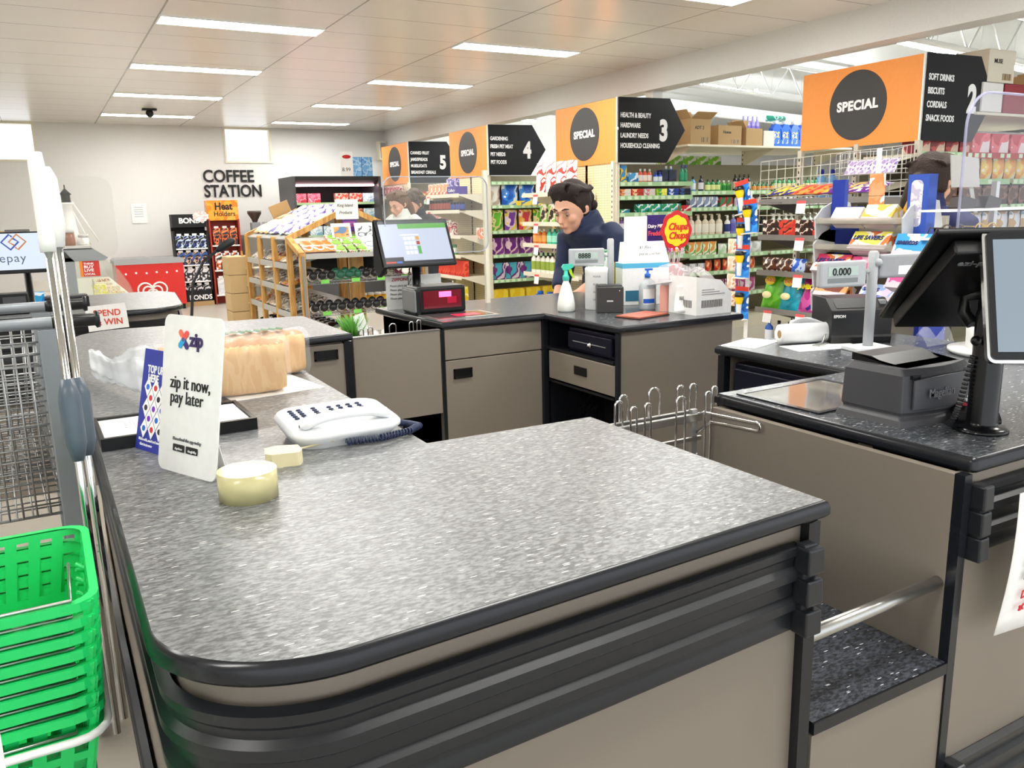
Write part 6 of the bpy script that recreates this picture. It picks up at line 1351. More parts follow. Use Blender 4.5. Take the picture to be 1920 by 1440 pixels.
for i, (k, c, d_) in enumerate((('pg', ['6ac030', 'f0e0a0', '50a828', 'f0d030'], 'lime green dry food bag'), ('pp', ['7a3aa0', 'e8d0e0', 'f0d030', '602a88'], 'purple dry food bag'), ('pr', ['d03a4a', 'f0b040', 'f0e0d0', 'b82a3a'], 'red dry food bag'))):
    for j in range(2): inst('food_bag', P_bag(k, c, .20, .27, .09, 7), '%s on the second shelf under the sign numbered 4' % d_, 'bag', '%ss on the second shelf' % d_, (5.14+.215*(i+3*j), F4, 1.086), rnd.uniform(-.1, .1))
for zi, (z, k, c, d_) in enumerate(((.781, 'pu1', ['6a1a7a', 'e8c8d8', '8a2a98', '581468'], 'magenta-purple cat food bag'), (.461, 'pu2', ['4ab0c8', '6a1a7a', 'e8d8e8', '7a2488'], 'purple and turquoise cat food bag'))):
    rowy(P_bag(k, c, .22, .22, .1, 7), d_, 'bag', 'on the %s shelf under the sign numbered 4' % ['third', 'fourth'][zi], 6, 5.15, .22, F4, z)
rowy(P_box('yb', ['f0c820', 'f4d840', 'e8b010'], .22, .1, .22, 5), 'yellow carton', 'carton', 'on the floor shelf under the sign numbered 4', 4, 5.15, .25, F4, .121)
e4 = thing('end_bay', 'cream end bay stocked with jars and red packs below the sign numbered 4', 'shelving', (0, 0, 0))
G().box(5.0, 5.012, 9.48, 10.52, .1, 1.80).obj('pegboard', PEG, e4)
for y in (9.455, 10.53): upright(e4, 4.985, y, 0, 1.80)
for z in (1.56, 1.36, 1.045, .80, .53): shelf_x(e4, 4.60, 4.98, 9.50, 10.50, z, ticket=(10.40,) if z in (1.56, 1.36, .53) else ())
G().box(4.60, 4.98, 9.50, 10.5, 0, .14).obj('base', CREAM, e4)
u = 'on the end bay below the sign numbered 4'
rowx(P_box('oc', ['f0a070', 'f8f0e8', 'c86a40'], .11, .08, .15, 12), 'orange and white carton', 'carton', u, 5, 4.68, 10.44, -.12, 1.561)
t = thing('display_carton', 'purple chocolate display carton with lettering on top of the end bay', 'carton', (4.64, 9.98, 1.561), R(-90)); CP = mat('choc_purple', '43308a', .4)
G().box(0, .34, 0, .16, 0, .10).obj('tray', CP, t); g = G()
for i in range(5):
    G().box(.02+.062*i, .072+.062*i, .02, .06, .03, .20).obj('chocolate_bar', printed('choc_bars', ['6a58b0', 'c8c0e4', '43308a'], 20), t)
text('Cadbury', 'lettering', LWHITE, t, (.10, -.001, .035), .055, '-y', bold=.0, shear=.3)
rowx(P_jar('br', '3a1c18', '9a4a3a', '24100e', .042, .14), 'brown jar', 'jar', u, 7, 4.66, 10.44, -.094, 1.361); rowx(P_jar('bk', '24243a', '3a4a90', '14141c', .042, .11), 'dark blue-lidded jar', 'jar', u, 4, 4.66, 9.78, -.085, 1.361)
rowx(P_box('rw', ['b03a40', 'e8d0c8', '8a2a30', 'f0e8e4'], .12, .08, .17, 14), 'red and cream box', 'box', u, 5, 4.68, 10.40, -.13, 1.046)
rowx(P_jar('gr', '3a9a4a', 'e8f0e8', '2a7a3a', .04, .13), 'green tin', 'tin', u, 3, 4.66, 9.98, -.09, .801)
rowx(P_box('rb', ['d8402a', 'e86048', 'c83020'], .075, .08, .20, 7), 'tall red packet', 'packet', u, 12, 4.68, 10.44, -.082, .531)
rowx(P_box('ye', ['f0d840', 'f8f0c0', 'e0c020'], .075, .08, .26, 8), 'tall yellow carton', 'carton', u, 11, 4.68, 10.44, -.085, .141)
t = thing('hanging_bag', 'small orange sachet hung on the front post below the sign numbered 4', 'sachet', (4.94, 9.45, 1.0)); G().box(-.08, -.075, -.09, .09, 0, .14).obj('sachet', printed('salmon_sachet', ['e0885a', 'f8ece4', 'd87848'], 12), t)
# ---- gondola of aisle 5
g5 = thing('gondola_shelving', 'cream pegboard end of the farthest gondola under the sign numbered 5', 'shelving', (0, 0, 0))
G().box(5.0, 5.012, 12.02, 13.08, .1, 1.80).obj('pegboard', PEG, g5)
for y in (12.0, 13.1): upright(g5, 4.985, y, 0, 1.80)
for z in (.4, .8, 1.2, 1.6): shelf_x(g5, 4.83, 4.98, 12.04, 13.06, z)
G().box(5.02, 8.6, 12.5, 12.51, 0, 1.8).obj('back_panel', mat('olive_back', '8f8a72', .6), g5); G().box(5.02, 8.6, 12.04, 12.5, 0, .12).obj('base', CREAM, g5)
for z in (.46, .86, 1.2, 1.5):
    for x0 in (5.04, 6.24, 7.44): shelf_y(g5, x0, x0+1.16, 12.04, 12.5, z)
rowx(P_box('rw2', ['a03a40', 'd8c0b8', '8a2a30'], .1, .08, .15, 12), 'dark red carton', 'carton', 'on the pegboard end under the sign numbered 5', 7, 4.89, 12.98, -.14, 1.601)
for z, k, c, d_ in ((1.501, 'sp1', ['e8c060', 'c04030', 'f0e8d0'], 'amber jar box'), (1.201, 'sp2', ['f0a0a0', 'f8f0e8', 'b04050'], 'pale pink box')):
    rowy(P_box(k, c, .1, .08, .16, 12), d_, 'box', 'on the long face under the sign numbered 5', 9, 5.12, .12, 12.12, z)

# ---- end bay of aisle 2 with wire grid, chocolate and chips
SG2 = mat('grey_shop_steel', '7d7872', .45)
e2 = thing('end_bay', 'grey metal end bay with chip bags and biscuits below the largest orange sign', 'shelving', (0, 0, 0))
for y in (5.09, 4.53, 4.0): upright(e2, 5.70, y, 0, 1.80 if y == 4.53 else 1.79, mat('slotted_post', 'cfc8b8', .4))
for z in (1.385, 1.10, .81, .50): shelf_x(e2, 5.20, 5.68, 4.0, 5.06, z, SG2, SG2, ticket=(4.61, ) if z > .6 else (4.91, 4.57))
G().box(5.2, 5.68, 4.0, 5.06, 0, .2).obj('base', SG2, e2)
g = G(); wire_panel(g, (5.66, 4.0, 1.1), (5.66, 5.5, 1.1), (5.66, 5.5, 1.72), (5.66, 4.0, 1.76), 16, 8, .0042); g.obj('wire_grid', mat('pale_wire', 'd8d5ca', .4), e2)
g = G(); wire_panel(g, (5.66, 4.0, .3), (5.66, 5.06, .3), (5.66, 5.06, 1.05), (5.66, 4.0, 1.05), 10, 8, .003); g.obj('wire_grid', mat('pale_wire', 'd8d5ca', .4), e2)
def on2(me, desc, cat, where, n, y0, dy, z, x=5.30, rx=0, ry=0, rzz=0, nm=None):
    for i in range(n): inst(cat, me, '%s %s' % (desc, where), cat, '%s, %s' % (desc, where), (x+rnd.uniform(-.004, .004), y0-dy*i, z), R(-90)+rzz, rx)
q = 'on the third shelf of the chip bay'
bis = [P_box('bisA', ['3a2018', 'e8d8c8', '5a2a20', '28140e'], .17, .06, .062, 16), P_box('bisB', ['d8402c', '3a1814', 'e85a3a', 'c83224'], .17, .06, .062, 12)]
for j in range(2):
    for i in range(6): inst('biscuit_pack', bis[i % 2], ['dark brown biscuit roll pack', 'red biscuit roll pack'][i % 2]+' on the second shelf of the chip bay', 'biscuit pack', ['dark brown', 'red'][i % 2]+' biscuit packs on the second shelf of the chip bay', (5.27, 4.96-.172*i, 1.101+.064*j), R(-90)+rnd.uniform(-.03, .03))
bi2 = [('brown and cream biscuit packet', P_bag('kg', ['4a2418', 'f0e4d4', '6a3a24', '301810'], .17, .11, .05, 14)), ('blue and silver biscuit packet', P_bag('bl3', ['2a60c8', 'c8d8f0', '1a48a8'], .15, .11, .05, 12)), ('dark chocolate biscuit packet', P_bag('dk', ['3a2014', '5a3420', 'c8a080'], .17, .08, .05, 14)), ('yellow and brown biscuit packet', P_bag('yb2', ['e8b850', '5a3018', 'f4d890'], .17, .08, .05, 14)), ('dark chocolate biscuit packet', None)]
for i, k in enumerate((0, 0, 1, 2, 3, 2, 2)):
    d_, me = bi2[k]; inst('biscuit_pack', me, d_+' '+q, 'biscuit pack', d_+'s, '+q, (5.27, 4.98-.15*i, .811), R(-90)+rnd.uniform(-.1, .1), R(-8))
q = 'on the top shelf of the chip bay'
for i, (k, c, d_) in enumerate((('ya', ['f0cc20', '2a2a80', 'f4dc50', 'e8b810'], 'yellow confectionery bag'), ('ya', 0, 'yellow confectionery bag'), ('ra', ['e0301c', 'f0a050', 'd02818'], 'red confectionery bag'), ('ra', 0, 'red confectionery bag'), ('yp', ['f0cc40', '6a2a90', 'f0e0b0', '7a3aa0'], 'yellow and purple confectionery bag'), ('yp', 0, 'yellow and purple confectionery bag'), ('wp', ['f0ecf4', '6a2a90', 'e8e8f0', 'a080c0'], 'white and purple confectionery bag'))):
    if c: last = P_bag(k, c, .19, .24, .06, 9)
    inst('sweets_bag', last, d_+' lying '+q, 'bag', d_+'s '+q, (5.24, 4.96-.145*i, 1.425), R(-90)+rnd.uniform(-.15, .15), R(-74))
# chip bags
def chips(y, c, cols, name, words, wcol, rz=0, z=.501):
    t = thing('chip_bag', name, 'chip bag', (5.27, y, z), R(-90)+rz)
    me = packet('chip_'+c, printed('chip_'+c, cols, 5, .25), .21, .30, .09); o = bpy.data.objects.new('bag', me); COL.objects.link(o); o.parent = t; o.rotation_euler = (R(-14), 0, 0)
    if words:
        g = G(); g.lathe([(0, 0), (.055, 0), (.055, .003), (0, .003)], 20, sy=.75); g.move(.0, -.006, .235, rx=R(76)); b = g.obj('brand_oval', mat('oval_'+wcol, wcol, .4), t)
        text(words, 'lettering', mat('chip_red', 'b8282a'), t, (-.047, -.012, .222), .036, rot=(R(76), 0, 0), bold=.03)
        g = G(); g.lathe([(0, 0), (.05, 0), (.05, .003), (0, .003)], 12, sy=.6); g.move(.0, -.044, .115, rx=R(80)); g.obj('chip_picture', mat('chip_cream', 'f4e8b0', .5), t)
    return t
chips(4.96, 'green', ['6ac02a', '5ab020', '7acc3a', '62b826'], 'lime green chip bag with a yellow oval', 'THINS', 'f2d040')
chips(4.76, 'teal', ['1aa0b8', '20a8c0', '1490a8', '28b0c8'], 'teal chip bag with a yellow oval', 'THINS', 'f2d040')
t = chips(4.56, 'magenta', ['c02a88', 'd85aa8', '4a2a90', 'b02078'], 'magenta chip bag with jagged yellow lettering', None, 'f2d040')
text('JAMBOX', 'lettering', mat('jam_yellow', 'f2e020'), t, (-.085, -.030, .19), .05, rot=(R(76), 0, 0), bold=.06)
chips(4.37, 'orange', ['f07a20', 'f89a40', 'e86a18'], 'orange chip bag half hidden behind the sweets rack', None, 'f2d040')
q = 'in the bottom of the chip bay'
on2(P_bottle('bo1', '3a6ac8', 'e8ecf4', '14141c', .04, .2), 'blue bottle', 'bottle', q, 9, 4.98, .11, .201, 5.29)
# things seen through the grid on the shelf behind
g2b = thing('gondola_shelving', 'cream gondola shelving behind the wire grid and along aisle 2', 'shelving', (0, 0, 0))
G().box(5.74, 10.5, 4.52, 4.54, 0, 1.72).obj('back_panel', mat('olive_back', '8f8a72', .6), g2b); G().box(5.74, 10.5, 4.02, 5.04, 0, .12).obj('base', CREAM, g2b)
for z in (.45, .75, 1.05, 1.30, 1.50):
    for x0 in (5.74, 6.94, 8.14, 9.3): shelf_y(g2b, x0, x0+1.16, 4.0, 4.5, z); 
for z in (.6, 1.0, 1.38):
    s_ = G().box(5.74, 10.5, 4.56, 5.04, z-.02, z).obj('shelf', CREAM, g2b)
for x0 in (6.3, 8.14): G().box(x0, x0+2.2, 3.95, 4.9, 1.985, 2.005).obj('top_shelf', CREAM, g2b)
for x0 in (6.32, 8.5): upright(g2b, x0, 4.53, 0, 2.0)
u = 'seen through the wire grid'
rowy(P_bottle('lb', '7ab0e8', 'd8e8f8', '1c2a90', .05, .25, neck=.4), 'pale blue bottle with a dark blue cap', 'bottle', u, 2, 5.80, .14, 4.95, 1.381); rowy(P_bottle('wg', 'f0f2ec', 'd8e0d0', '9ad040', .045, .26, sy=.8), 'white can with a lime cap', 'aerosol', u, 2, 6.12, .11, 4.85, 1.381)
rowy(P_bottle('gv', 'c8c0c8', 'b8b0c0', 'a894d0', .045, .26, sy=.8), 'grey can with a lilac cap', 'aerosol', u, 3, 6.38, .11, 4.8, 1.381)
for i in range(5): inst('aerosol', P_bottle('om', 'a02a80', 'd0a0b8', 'e07030', .03, .2, sy=1), 'magenta can with an orange cap '+u, 'aerosol', 'magenta cans seen through the wire grid', (5.85, 4.60-.075*i*.8, 1.0), 0)
for i in range(6): inst('tin', P_jar('dg', '1c6a48', '24805a', '1a5a3c', .038, .2), 'dark green can '+u, 'can', 'dark green cans seen through the wire grid', (5.84, 4.58-.07*i, .76), 0)
# aisle 2 long face
F5 = 4.07
for (z, k, c, d_, w_, h, n) in ((1.501, 'a2a', ['e8a050', 'f0d060', 'f8f0e0', 'c87030'], 'orange and yellow snack bag', .14, .19, 20), (1.301, 'a2b', ['5a3a2a', '8a6048', '3a2418'], 'brown carton', .14, .16, 20), (1.051, 'a2c', ['e0e4ea', 'c8a878', 'f0f0f0', '9ab0c8'], 'white and blue bag', .16, .2, 18), (.751, 'a2d', ['d8c040', 'b89030', 'f0e8c0'], 'mustard bag', .17, .2, 17), (.451, 'a2e', ['c03028', 'f0d0c0', '902018'], 'red bag', .17, .2, 17)):
    me = P_box(k, c, w_, .1, h, 12) if 'carton' in d_ else P_bag(k, c, w_, h, .08, 9)
    rowy(me, d_, 'packet', 'on the long face of aisle 2 behind the shield', n, 5.84, w_+.025, F5, z)
T2 = 2.006
for i, (lb, x, y, z, w_, d, h, m) in enumerate((('cream carton with black print, topmost behind the sign numbered 2', 6.42, 3.97, T2+.22, .34, .3, .24, mat('cream_card', 'e4dcc8', .7)), ('small white carton under the cream one, beside the sign numbered 2', 6.36, 3.96, T2, .26, .3, .215, mat('white_card', 'eeece8', .7)), ('dark red carton on the top shelf right of the white one', 6.66, 3.97, T2, .28, .3, .22, mat('red_card', '9a3038', .6)), ('brown carton at the right on the top shelf of aisle 2', 6.98, 3.97, T2, .3, .3, .30, CARDB), ('tall brown carton farther right on the top shelf of aisle 2', 7.32, 3.97, T2, .35, .3, .36, CARDB), ('cream carton far right on the top shelf of aisle 2', 7.75, 3.97, T2, .4, .3, .26, mat('cream_card', 'e4dcc8', .7)))):
    c = carton(lb, x, y, w_, d, h, None, 0, m, 'MUSE' if i == 0 else None, z)
rowy(P_box('rx', ['c82a3a', 'e86a70', 'f0e0e0'], .22, .2, .16, 7), 'red carton', 'carton', 'on the shelf below the top shelf of aisle 2', 6, 6.5, .26, 4.12, 1.70); shelf_y(g2b, 6.3, 8.5, 4.0, 4.5, 1.70, strip=mat('red_strip', 'b83030', .5))
rowy(P_box('rx2', ['8a2028', 'c85048', 'e8c8b0'], .16, .12, .2, 9), 'maroon carton', 'carton', 'below the arrow sign numbered 2', 4, 5.82, .17, 4.1, 1.50+.2)
shelf_y(g2b, 5.74, 6.28, 4.0, 4.5, 1.70)
# violet card packs in a wire basket on top of the grid
t = thing('wire_basket', 'white wire basket of violet card packs below the largest orange sign', 'basket', (5.45, 4.02, 1.56)); g = G(); wire_panel(g, (0, 0, 0), (0, .5, 0), (0, .5, .16), (0, 0, .16), 9, 3, .002); wire_panel(g, (0, 0, 0), (0, .5, 0), (.2, .5, 0), (.2, 0, 0), 9, 5, .002); wire_panel(g, (0, .5, 0), (.2, .5, 0), (.2, .5, .2), (0, .5, .16), 4, 3, .002); wire_panel(g, (0, 0, 0), (.2, 0, 0), (.2, 0, .2), (0, 0, .16), 4, 3, .002); g.obj('wires', WHITE, t)
for i in range(6): inst('card_pack', packet('vio', printed('vio', ['b8a0d8', 'f0ecf6', '8a70b8'], 16), .10, .12, .02), 'violet card pack leaning in the white wire basket', 'card pack', 'violet card packs in the wire basket', (5.52, 4.10+.07*i, 1.565), R(-90), R(-30))

# ---- torches on clip strip
t0 = thing('clip_strip', 'thin white clip strip holding the hanging torches', 'clip strip', (4.86, 4.82, 0)); G().box(-.004, 0, -.02, .02, .30, 1.46).obj('strip', WHITE, t0); G().box(.004, .345, -.004, .004, 1.36, 1.368).obj('arm', ZINC, t0)
TY = mat('torch_yellow', 'f2cc10', .35)
tor = ['topmost', 'second', 'third', 'fourth', 'fifth', 'lowest']
def torch(label, y, z, tilt=0, x=4.80):
    t = thing('hanging_torch', label, 'torch', (x, y, z), R(-90))
    g = G(); g.box(-.055, .055, 0, .004, 0, .22); g.obj('blister_card', printed('torch_blue', ['2a80d8', '3a98e8', '1c60b8', 'e8f2fa'], 7), t, bevel=.0)
    G().box(-.055, .055, -.001, 0, .22, .255).obj('red_header', mat('torch_red', 'd83a2a', .5), t)
    g = G(); g.lathe([(.013, .015), (.015, .02), (.019, .115), (.020, .118), (.029, .155), (.029, .175), (.030, .177), (.027, .208), (0, .21)], 14, (0, -.028, 0), mids=[0, 0, 1, 2, 2, 3, 3, 3, 3]); g.obj('torch', [WHITE, WHITE, TY, BLACK], t)
    G().box(-.05, .05, -.04, .004, -.008, 0).obj('card_foot', mat('foot_white', 'f0e4d8'), t)
    t.rotation_euler = (0, tilt, R(-90)); t.scale = (1.3, 1.1, 1); return t
for i, (z, y, tl_) in enumerate(((1.29, 4.85, -.2), (1.14, 4.76, -.1), (1.00, 4.86, 0), (.79, 4.84, 0), (.46, 4.85, 0))):
    torch('yellow and white torch on a blue card, %s on the clip strip' % tor[i if i < 4 else 5], y, z, tl_, 4.835-.02*(i % 2))
for i in range(4): inst('snack_sachet', packet('sach', printed('sach', ['e8c0a0', 'f4e8dc', 'd89a70'], 14), .1, .12, .03), 'cream sachet hanging left of the torches', 'sachet', 'cream sachets left of the torches', (4.84, 4.98, .55+.14*i), R(-90))
# hanging orange cards and price tags in front of the grid
t = thing('hanging_card', 'double orange hanging card with white dog picture in front of the wire grid', 'card', (4.9, 3.72, 1.25), R(-90)); 
for i in range(2): G().box(-.06, .06, 0, .004, .145*i, .142+.145*i).obj('card', printed('dogcard', ['f0a878', 'f0a070', 'e89058', 'f8f4ee'], 9), t)
G().box(-.02, .02, .001, .003, .29, .45).obj('hanger', WHITE, t); G().box(-.004, .004, .004, .75, .135, .143).obj('hanger_arm', ZINC, t)

# ---------------------------------------------------------------- sweets rack behind the right bench
t = thing('sweets_rack', 'blue and frosted plastic sweets rack behind the right bench', 'rack', (2.80, 1.92, 0))
BL = mat('rack_blue', '22389c', .35); FRO = clear('frosted_tray', 'd8d2c4', .34, .25); LP = mat('rack_grey_side', 'c8cacc', .4)
G().box(.02, .18, 0, .02, 0, 1.18).obj('side_panel', BL, t); G().box(.02, .18, .40, .42, 0, 1.34).obj('side_panel', BL, t); G().box(.16, .18, .02, .40, 0, 1.30).obj('back_panel', mat('rack_back', 'b8b4a8', .5), t); G().box(.0, .2, 0, .42, 0, .06).obj('base', BL, t)
for i, z in enumerate((1.237, 1.137, 1.045, .947)):
    s_ = thing; g = G(); g.prism([(-.10, z+.06), (-.10, z+.040), (.0, z+.022), (.14, z+.03), (.14, z+.036), (.0, z+.028), (-.094, z+.046), (-.094, z+.062)], .02, .40, 'y'); tr_ = g.obj('tray', FRO, t)
    for y in (.012, .402):
        g = G(); g.prism([(-.10, z+.06), (-.09, z-.02), (.06, z-.045), (.13, z+.03), (.10, z+.12), (.02, z+.13), (-.06, z+.10)], y, y+.008, 'y'); sd = g.obj('tray_side', LP, tr_); g = G(); g.lathe([(0, -.001), (.019, -.001), (.019, .001), (0, .001)], 14); g.move(-.02, y+.009 if y > .2 else y-.001, z+.04, rx=R(90)); g.obj('blue_stud', BL, sd)
def sweets(label, x, y, z, w_, h, cols, words=None, wcol=None, rx=-35, sub=None):
    t = thing('sweets_box', label, 'sweets box', (x, y, z), R(-90)); g = G(); g.box(-w_/2, w_/2, 0, .05, 0, h); g.move(rx=R(rx)); b = g.obj('carton', printed('sw_'+label[:12], cols, 14), t)
    if words:
        a = R(90+rx); text(words, 'lettering', wcol, t, (-w_/2+.008, -.0015*math.cos(R(rx))+h*.35*math.sin(R(-rx)), h*.35*math.cos(R(rx))+.002), h*.42, rot=(a, 0, 0), bold=.03, shear=.15)
    g = G(); g.box(-w_/2, w_/2, -.001, .05, -.018, 0); g.move(rx=R(rx)); g.obj('lower_lip', mat('pale_lilac', 'd8ccd4', .5), t)
NB = mat('navy_letter', '1c2a70')
lsv = ['f6ec60', 'f8f4ec', 'e87a3a', 'd83a6a']
sweets('yellow and pink sweets box with blue lettering in the second tray', 2.71, 2.083, 1.20, .165, .058, lsv, 'LIFE SAVERS', NB)
sweets('yellow and white sweets box with blue lettering in the third tray', 2.70, 2.247, 1.108, .165, .06, lsv[::-1], 'LIFE SAVERS', NB)
sweets('hot pink sweets box half behind the weight display post', 2.70, 2.10, 1.108, .11, .055, ['e84a8a', 'f8b8d0', 'f0e8f0'], 'LIFE', LWHITE)
sweets('pale lilac and blue sweets box in the fourth tray', 2.70, 2.02, 1.012, .16, .05, ['e8d8f0', '9ab8e8', 'f8f0f8', 'e8a0c0'], 'SAVERS', NB)
sweets('brown and orange sweets box low behind the weight display', 2.70, 2.235, 1.012, .15, .045, ['7a3018', 'f0a060', 'f4e8dc'], 'mac', LWHITE)
sweets('white carton with a barcode in the top tray', 2.72, 2.20, 1.302, .13, .045, ['f4f2ee', 'e8e6e0', 'f8f6f4'])
sweets('cream and yellow packs in the top tray', 2.72, 2.06, 1.302, .13, .055, ['f4ecd0', 'e8c050', 'f8f4e8'])
for (lb, y, z, c) in (('blue and white mint box with dark blue lettering beside the black screen', 1.87, 1.185, ['2aa0e0', 'f0f8fc', '58b8ec']), ('pink mint box with dark blue lettering below the blue one', 1.885, 1.07, ['e84a90', 'f8c0d8', 'f068a8'])):
    sweets(lb, 2.66, y, z, .14, .065, c, 'mentos', NB, -25)
# tall blue roll tube, blue tray and yellow wisps
t = thing('tall_carton', 'tall blue upright carton with white mint rolls on the right of the sweets rack', 'carton', (2.76, 1.925, 1.235), R(-90)); G().box(-.04, .04, 0, .05, 0, .215).obj('carton', mat('tall_blue', '3a5ab8', .4), t); g = G(); g.prism(rrect(-.026, .02, .03, .195, .018), -.002, 0, 'y'); g.obj('mint_picture', printed('mint_pic', ['e8e0e4', 'c8c0d8', 'f4f0f0'], 20), t); text('Life Savers', 'lettering', LWHITE, t, (.02, -.003, .06), .022, rot=(R(90), R(-90), 0), bold=.02)
t = thing('blue_divider', 'dark blue upright panel at the left end of the top tray', 'divider', (2.78, 2.285, 1.25), R(-90)); G().box(-.03, .03, 0, .02, 0, .195).obj('panel', BL, t)
t = thing('straw_bunch', 'bunch of yellow lace sweets leaning in the top tray', 'sweets', (2.80, 1.98, 1.27)); g = G()
for i in range(14): g.tube([(0, .004*i, 0), (.01, .004*i-.05, .12)], .003, 4)
g.obj('laces', mat('lace_yellow', 'e8b83a', .5), t)

# ---------------------------------------------------------------- lollipop stand and white box behind the far bench
t = thing('side_cabinet', 'white side cabinet behind the far bench holding the lollipop tin', 'cabinet', (2.64, 3.24, 0)); G().box(0, .46, 0, .42, 0, .90).obj('cabinet', WHITE, t, bevel=.004)
t = thing('lollipop_stand', 'round red lollipop tin with a scalloped yellow and red sign behind the far bench', 'display', (2.83, 3.42, HT))
g = G(); g.lathe([(.10, 0), (.10, .14), (.105, .145), (.105, .165), (0, .165)], 28); g.obj('tin', printed('chupa_red', ['c81e2c', 'd42a34', 'f0c8c8', 'c01824'], 14), t)
sc = [(.093*(1+.09*abs(math.cos(4*a)))*math.cos(a), .093*(1+.09*abs(math.cos(4*a)))*math.sin(a)) for a in [2*math.pi*i/64 for i in range(64)]]
g = G(); g.prism(sc, 0, .004, 'y'); g.move(.0, -.11, .335); s_ = g.obj('sign_board', mat('chupa_sign_red', 'c8202c', .4), t); g = G(); g.prism([(x*.78, z*.78) for x, z in sc], -.001, 0, 'y'); g.move(.0, -.111, .335); g.obj('yellow_flower', mat('chupa_yellow', 'f6d020', .4), s_)
for i, s in enumerate(('Chupa', 'Chups')): text(s, 'lettering', mat('chupa_letter', 'd02a20'), s_, (-.057+.004*i, -.1135, .34-.045*i), .048, '-y', bold=.03, shear=.25)
cc = ['d83a3a', '40a050', '3a5ad0', 'e05aa0', 'f0a030']
for r_ in range(3):
    for i in range(9):
        a = R(200+18*i)+.2*r_; rr_ = .085-.022*r_; x, y = rr_*math.cos(a), rr_*math.sin(a)
        l_ = thing('lollipop', 'lollipop in a bright twisted wrapper stuck in the round red tin', 'lollipop', (2.83+x, 3.42+y, HT+.165), 0, 'lollipops in the red tin'); g = G(); g.tube([(0, 0, 0), (x*.15, y*.15, .06)], .0022, 5); g.obj('stick', WHITE, l_); g = G(); g.ball((x*.2, y*.2, .075), .015, 8); g.obj('sweet', printed('lol_'+cc[(i+r_) % 5], [cc[(i+r_) % 5], 'f8f0f0', cc[(i+r_) % 5]], 60), l_)
t = thing('header_board', 'purple chocolate header board beside a blank white card behind the far bench', 'display board', (2.665, 3.44, HT)); G().box(.10, .12, 0, .02, 0, .30).obj('stand', WHITE, t)
G().box(-.07, .075, -.004, 0, .27, .41).obj('white_card', PAPER, t); G().box(.075, .20, -.003, .002, .13, .415).obj('purple_board', mat('board_purple', '2e2270', .45), t); text('Dairy Milk', 'lettering', LWHITE, t, (.08, -.004, .35), .025, '-y', bold=.02, shear=.1); text('Freddo', 'lettering', mat('pink_letter', 'e85a6a'), t, (.083, -.004, .31), .034, '-y', bold=.03); g = G(); g.lathe([(0, 0), (.03, 0), (.03, .002), (0, .002)], 14); g.move(.13, -.0035, .23, rx=R(90)); g.obj('round_motif', printed('frog_free', ['6a7a40', 'b08a50', '8a4a90'], 40), t)
tag(G().box(-.04, .04, -.03, .03, 0, .20).obj('yellow_bottle', mat('yellow_pack', 'ecd830', .4), None, (2.42, 3.36, HT), bevel=.01), 'yellow pack standing left of the white and blue carton', 'bottle')
tag(G().box(-.05, .05, -.03, .03, 0, .26).obj('teal_pack', printed('teal_pack', ['3a8a60', 'e8f0e8', '6ab080'], 16), None, (2.33, 3.30, HT), bevel=.008), 'green and white pack standing behind the wipes canister', 'pack')

# ---------------------------------------------------------------- spectacles rack seen through the shield
t = thing('spectacles_rack', 'white two-shelf spectacles rack with a grey header card behind the acrylic shield', 'rack', (2.66, 1.74, 0))
G().box(0, .62, 0, .10, 1.318, 1.326).obj('shelf', WHITE, t); G().box(0, .62, 0, .10, 1.223, 1.231).obj('shelf', WHITE, t); G().box(.40, .42, .08, .10, 0, 1.42).obj('post', STEEL, t); G().box(.2, .6, -.0, .12, 0, .02).obj('foot', STEEL, t)
g = G(); g.prism([(.12, 1.40), (.28, 1.40), (.26, 1.50), (.10, 1.51)], .07, .074, 'y'); g.prism([(.27, 1.308), (.29, 1.308), (.24, 1.42), (.22, 1.42)], .074, .078, 'y'); g.obj('header_card', mat('grey_card', 'b4b2ae', .6), t)
for i, (x, z, c, lb) in enumerate(((2.76, 1.254, '4a3a2c', 'dark brown spectacles on the left of the lower shelf of the spectacles rack'), (2.95, 1.254, 'c8a24a', 'amber spectacles on the right of the lower shelf of the spectacles rack'), (2.80, 1.318, '2c2420', 'folded dark case on the upper shelf of the spectacles rack, left'), (2.95, 1.318, '2c2420', 'folded dark case on the upper shelf of the spectacles rack, right'))):
    m = mat('specs_'+c, c, .3)
    if i < 2:
        e = thing('spectacles', lb, 'spectacles', (x, 1.78, z)); g = G()
        for s in (-1, 1): g.tube([(s*.036+.027*math.cos(a), 0, .020*math.sin(a)) for a in [k*.45 for k in range(14)]], .0024, 6, closed=True)
        g.tube([(-.010, 0, .006), (0, -.003, .009), (.010, 0, .006)], .002, 6); g.obj('front', m, e)
        for s in (-1, 1): g = G(); g.tube([(s*.063, 0, .010), (s*.062, .045, .010), (s*.058, .055, -.01)], .002, 6); g.obj('temple', m, e)
    else:
        g = G(); g.prism([(-.05, 0), (.04, 0), (.05, .03), (-.03, .045)], -.02, .02, 'y'); tag(g.obj('spectacles_case', m, None, (x, 1.78, 1.327), bevel=.006), lb, 'case')
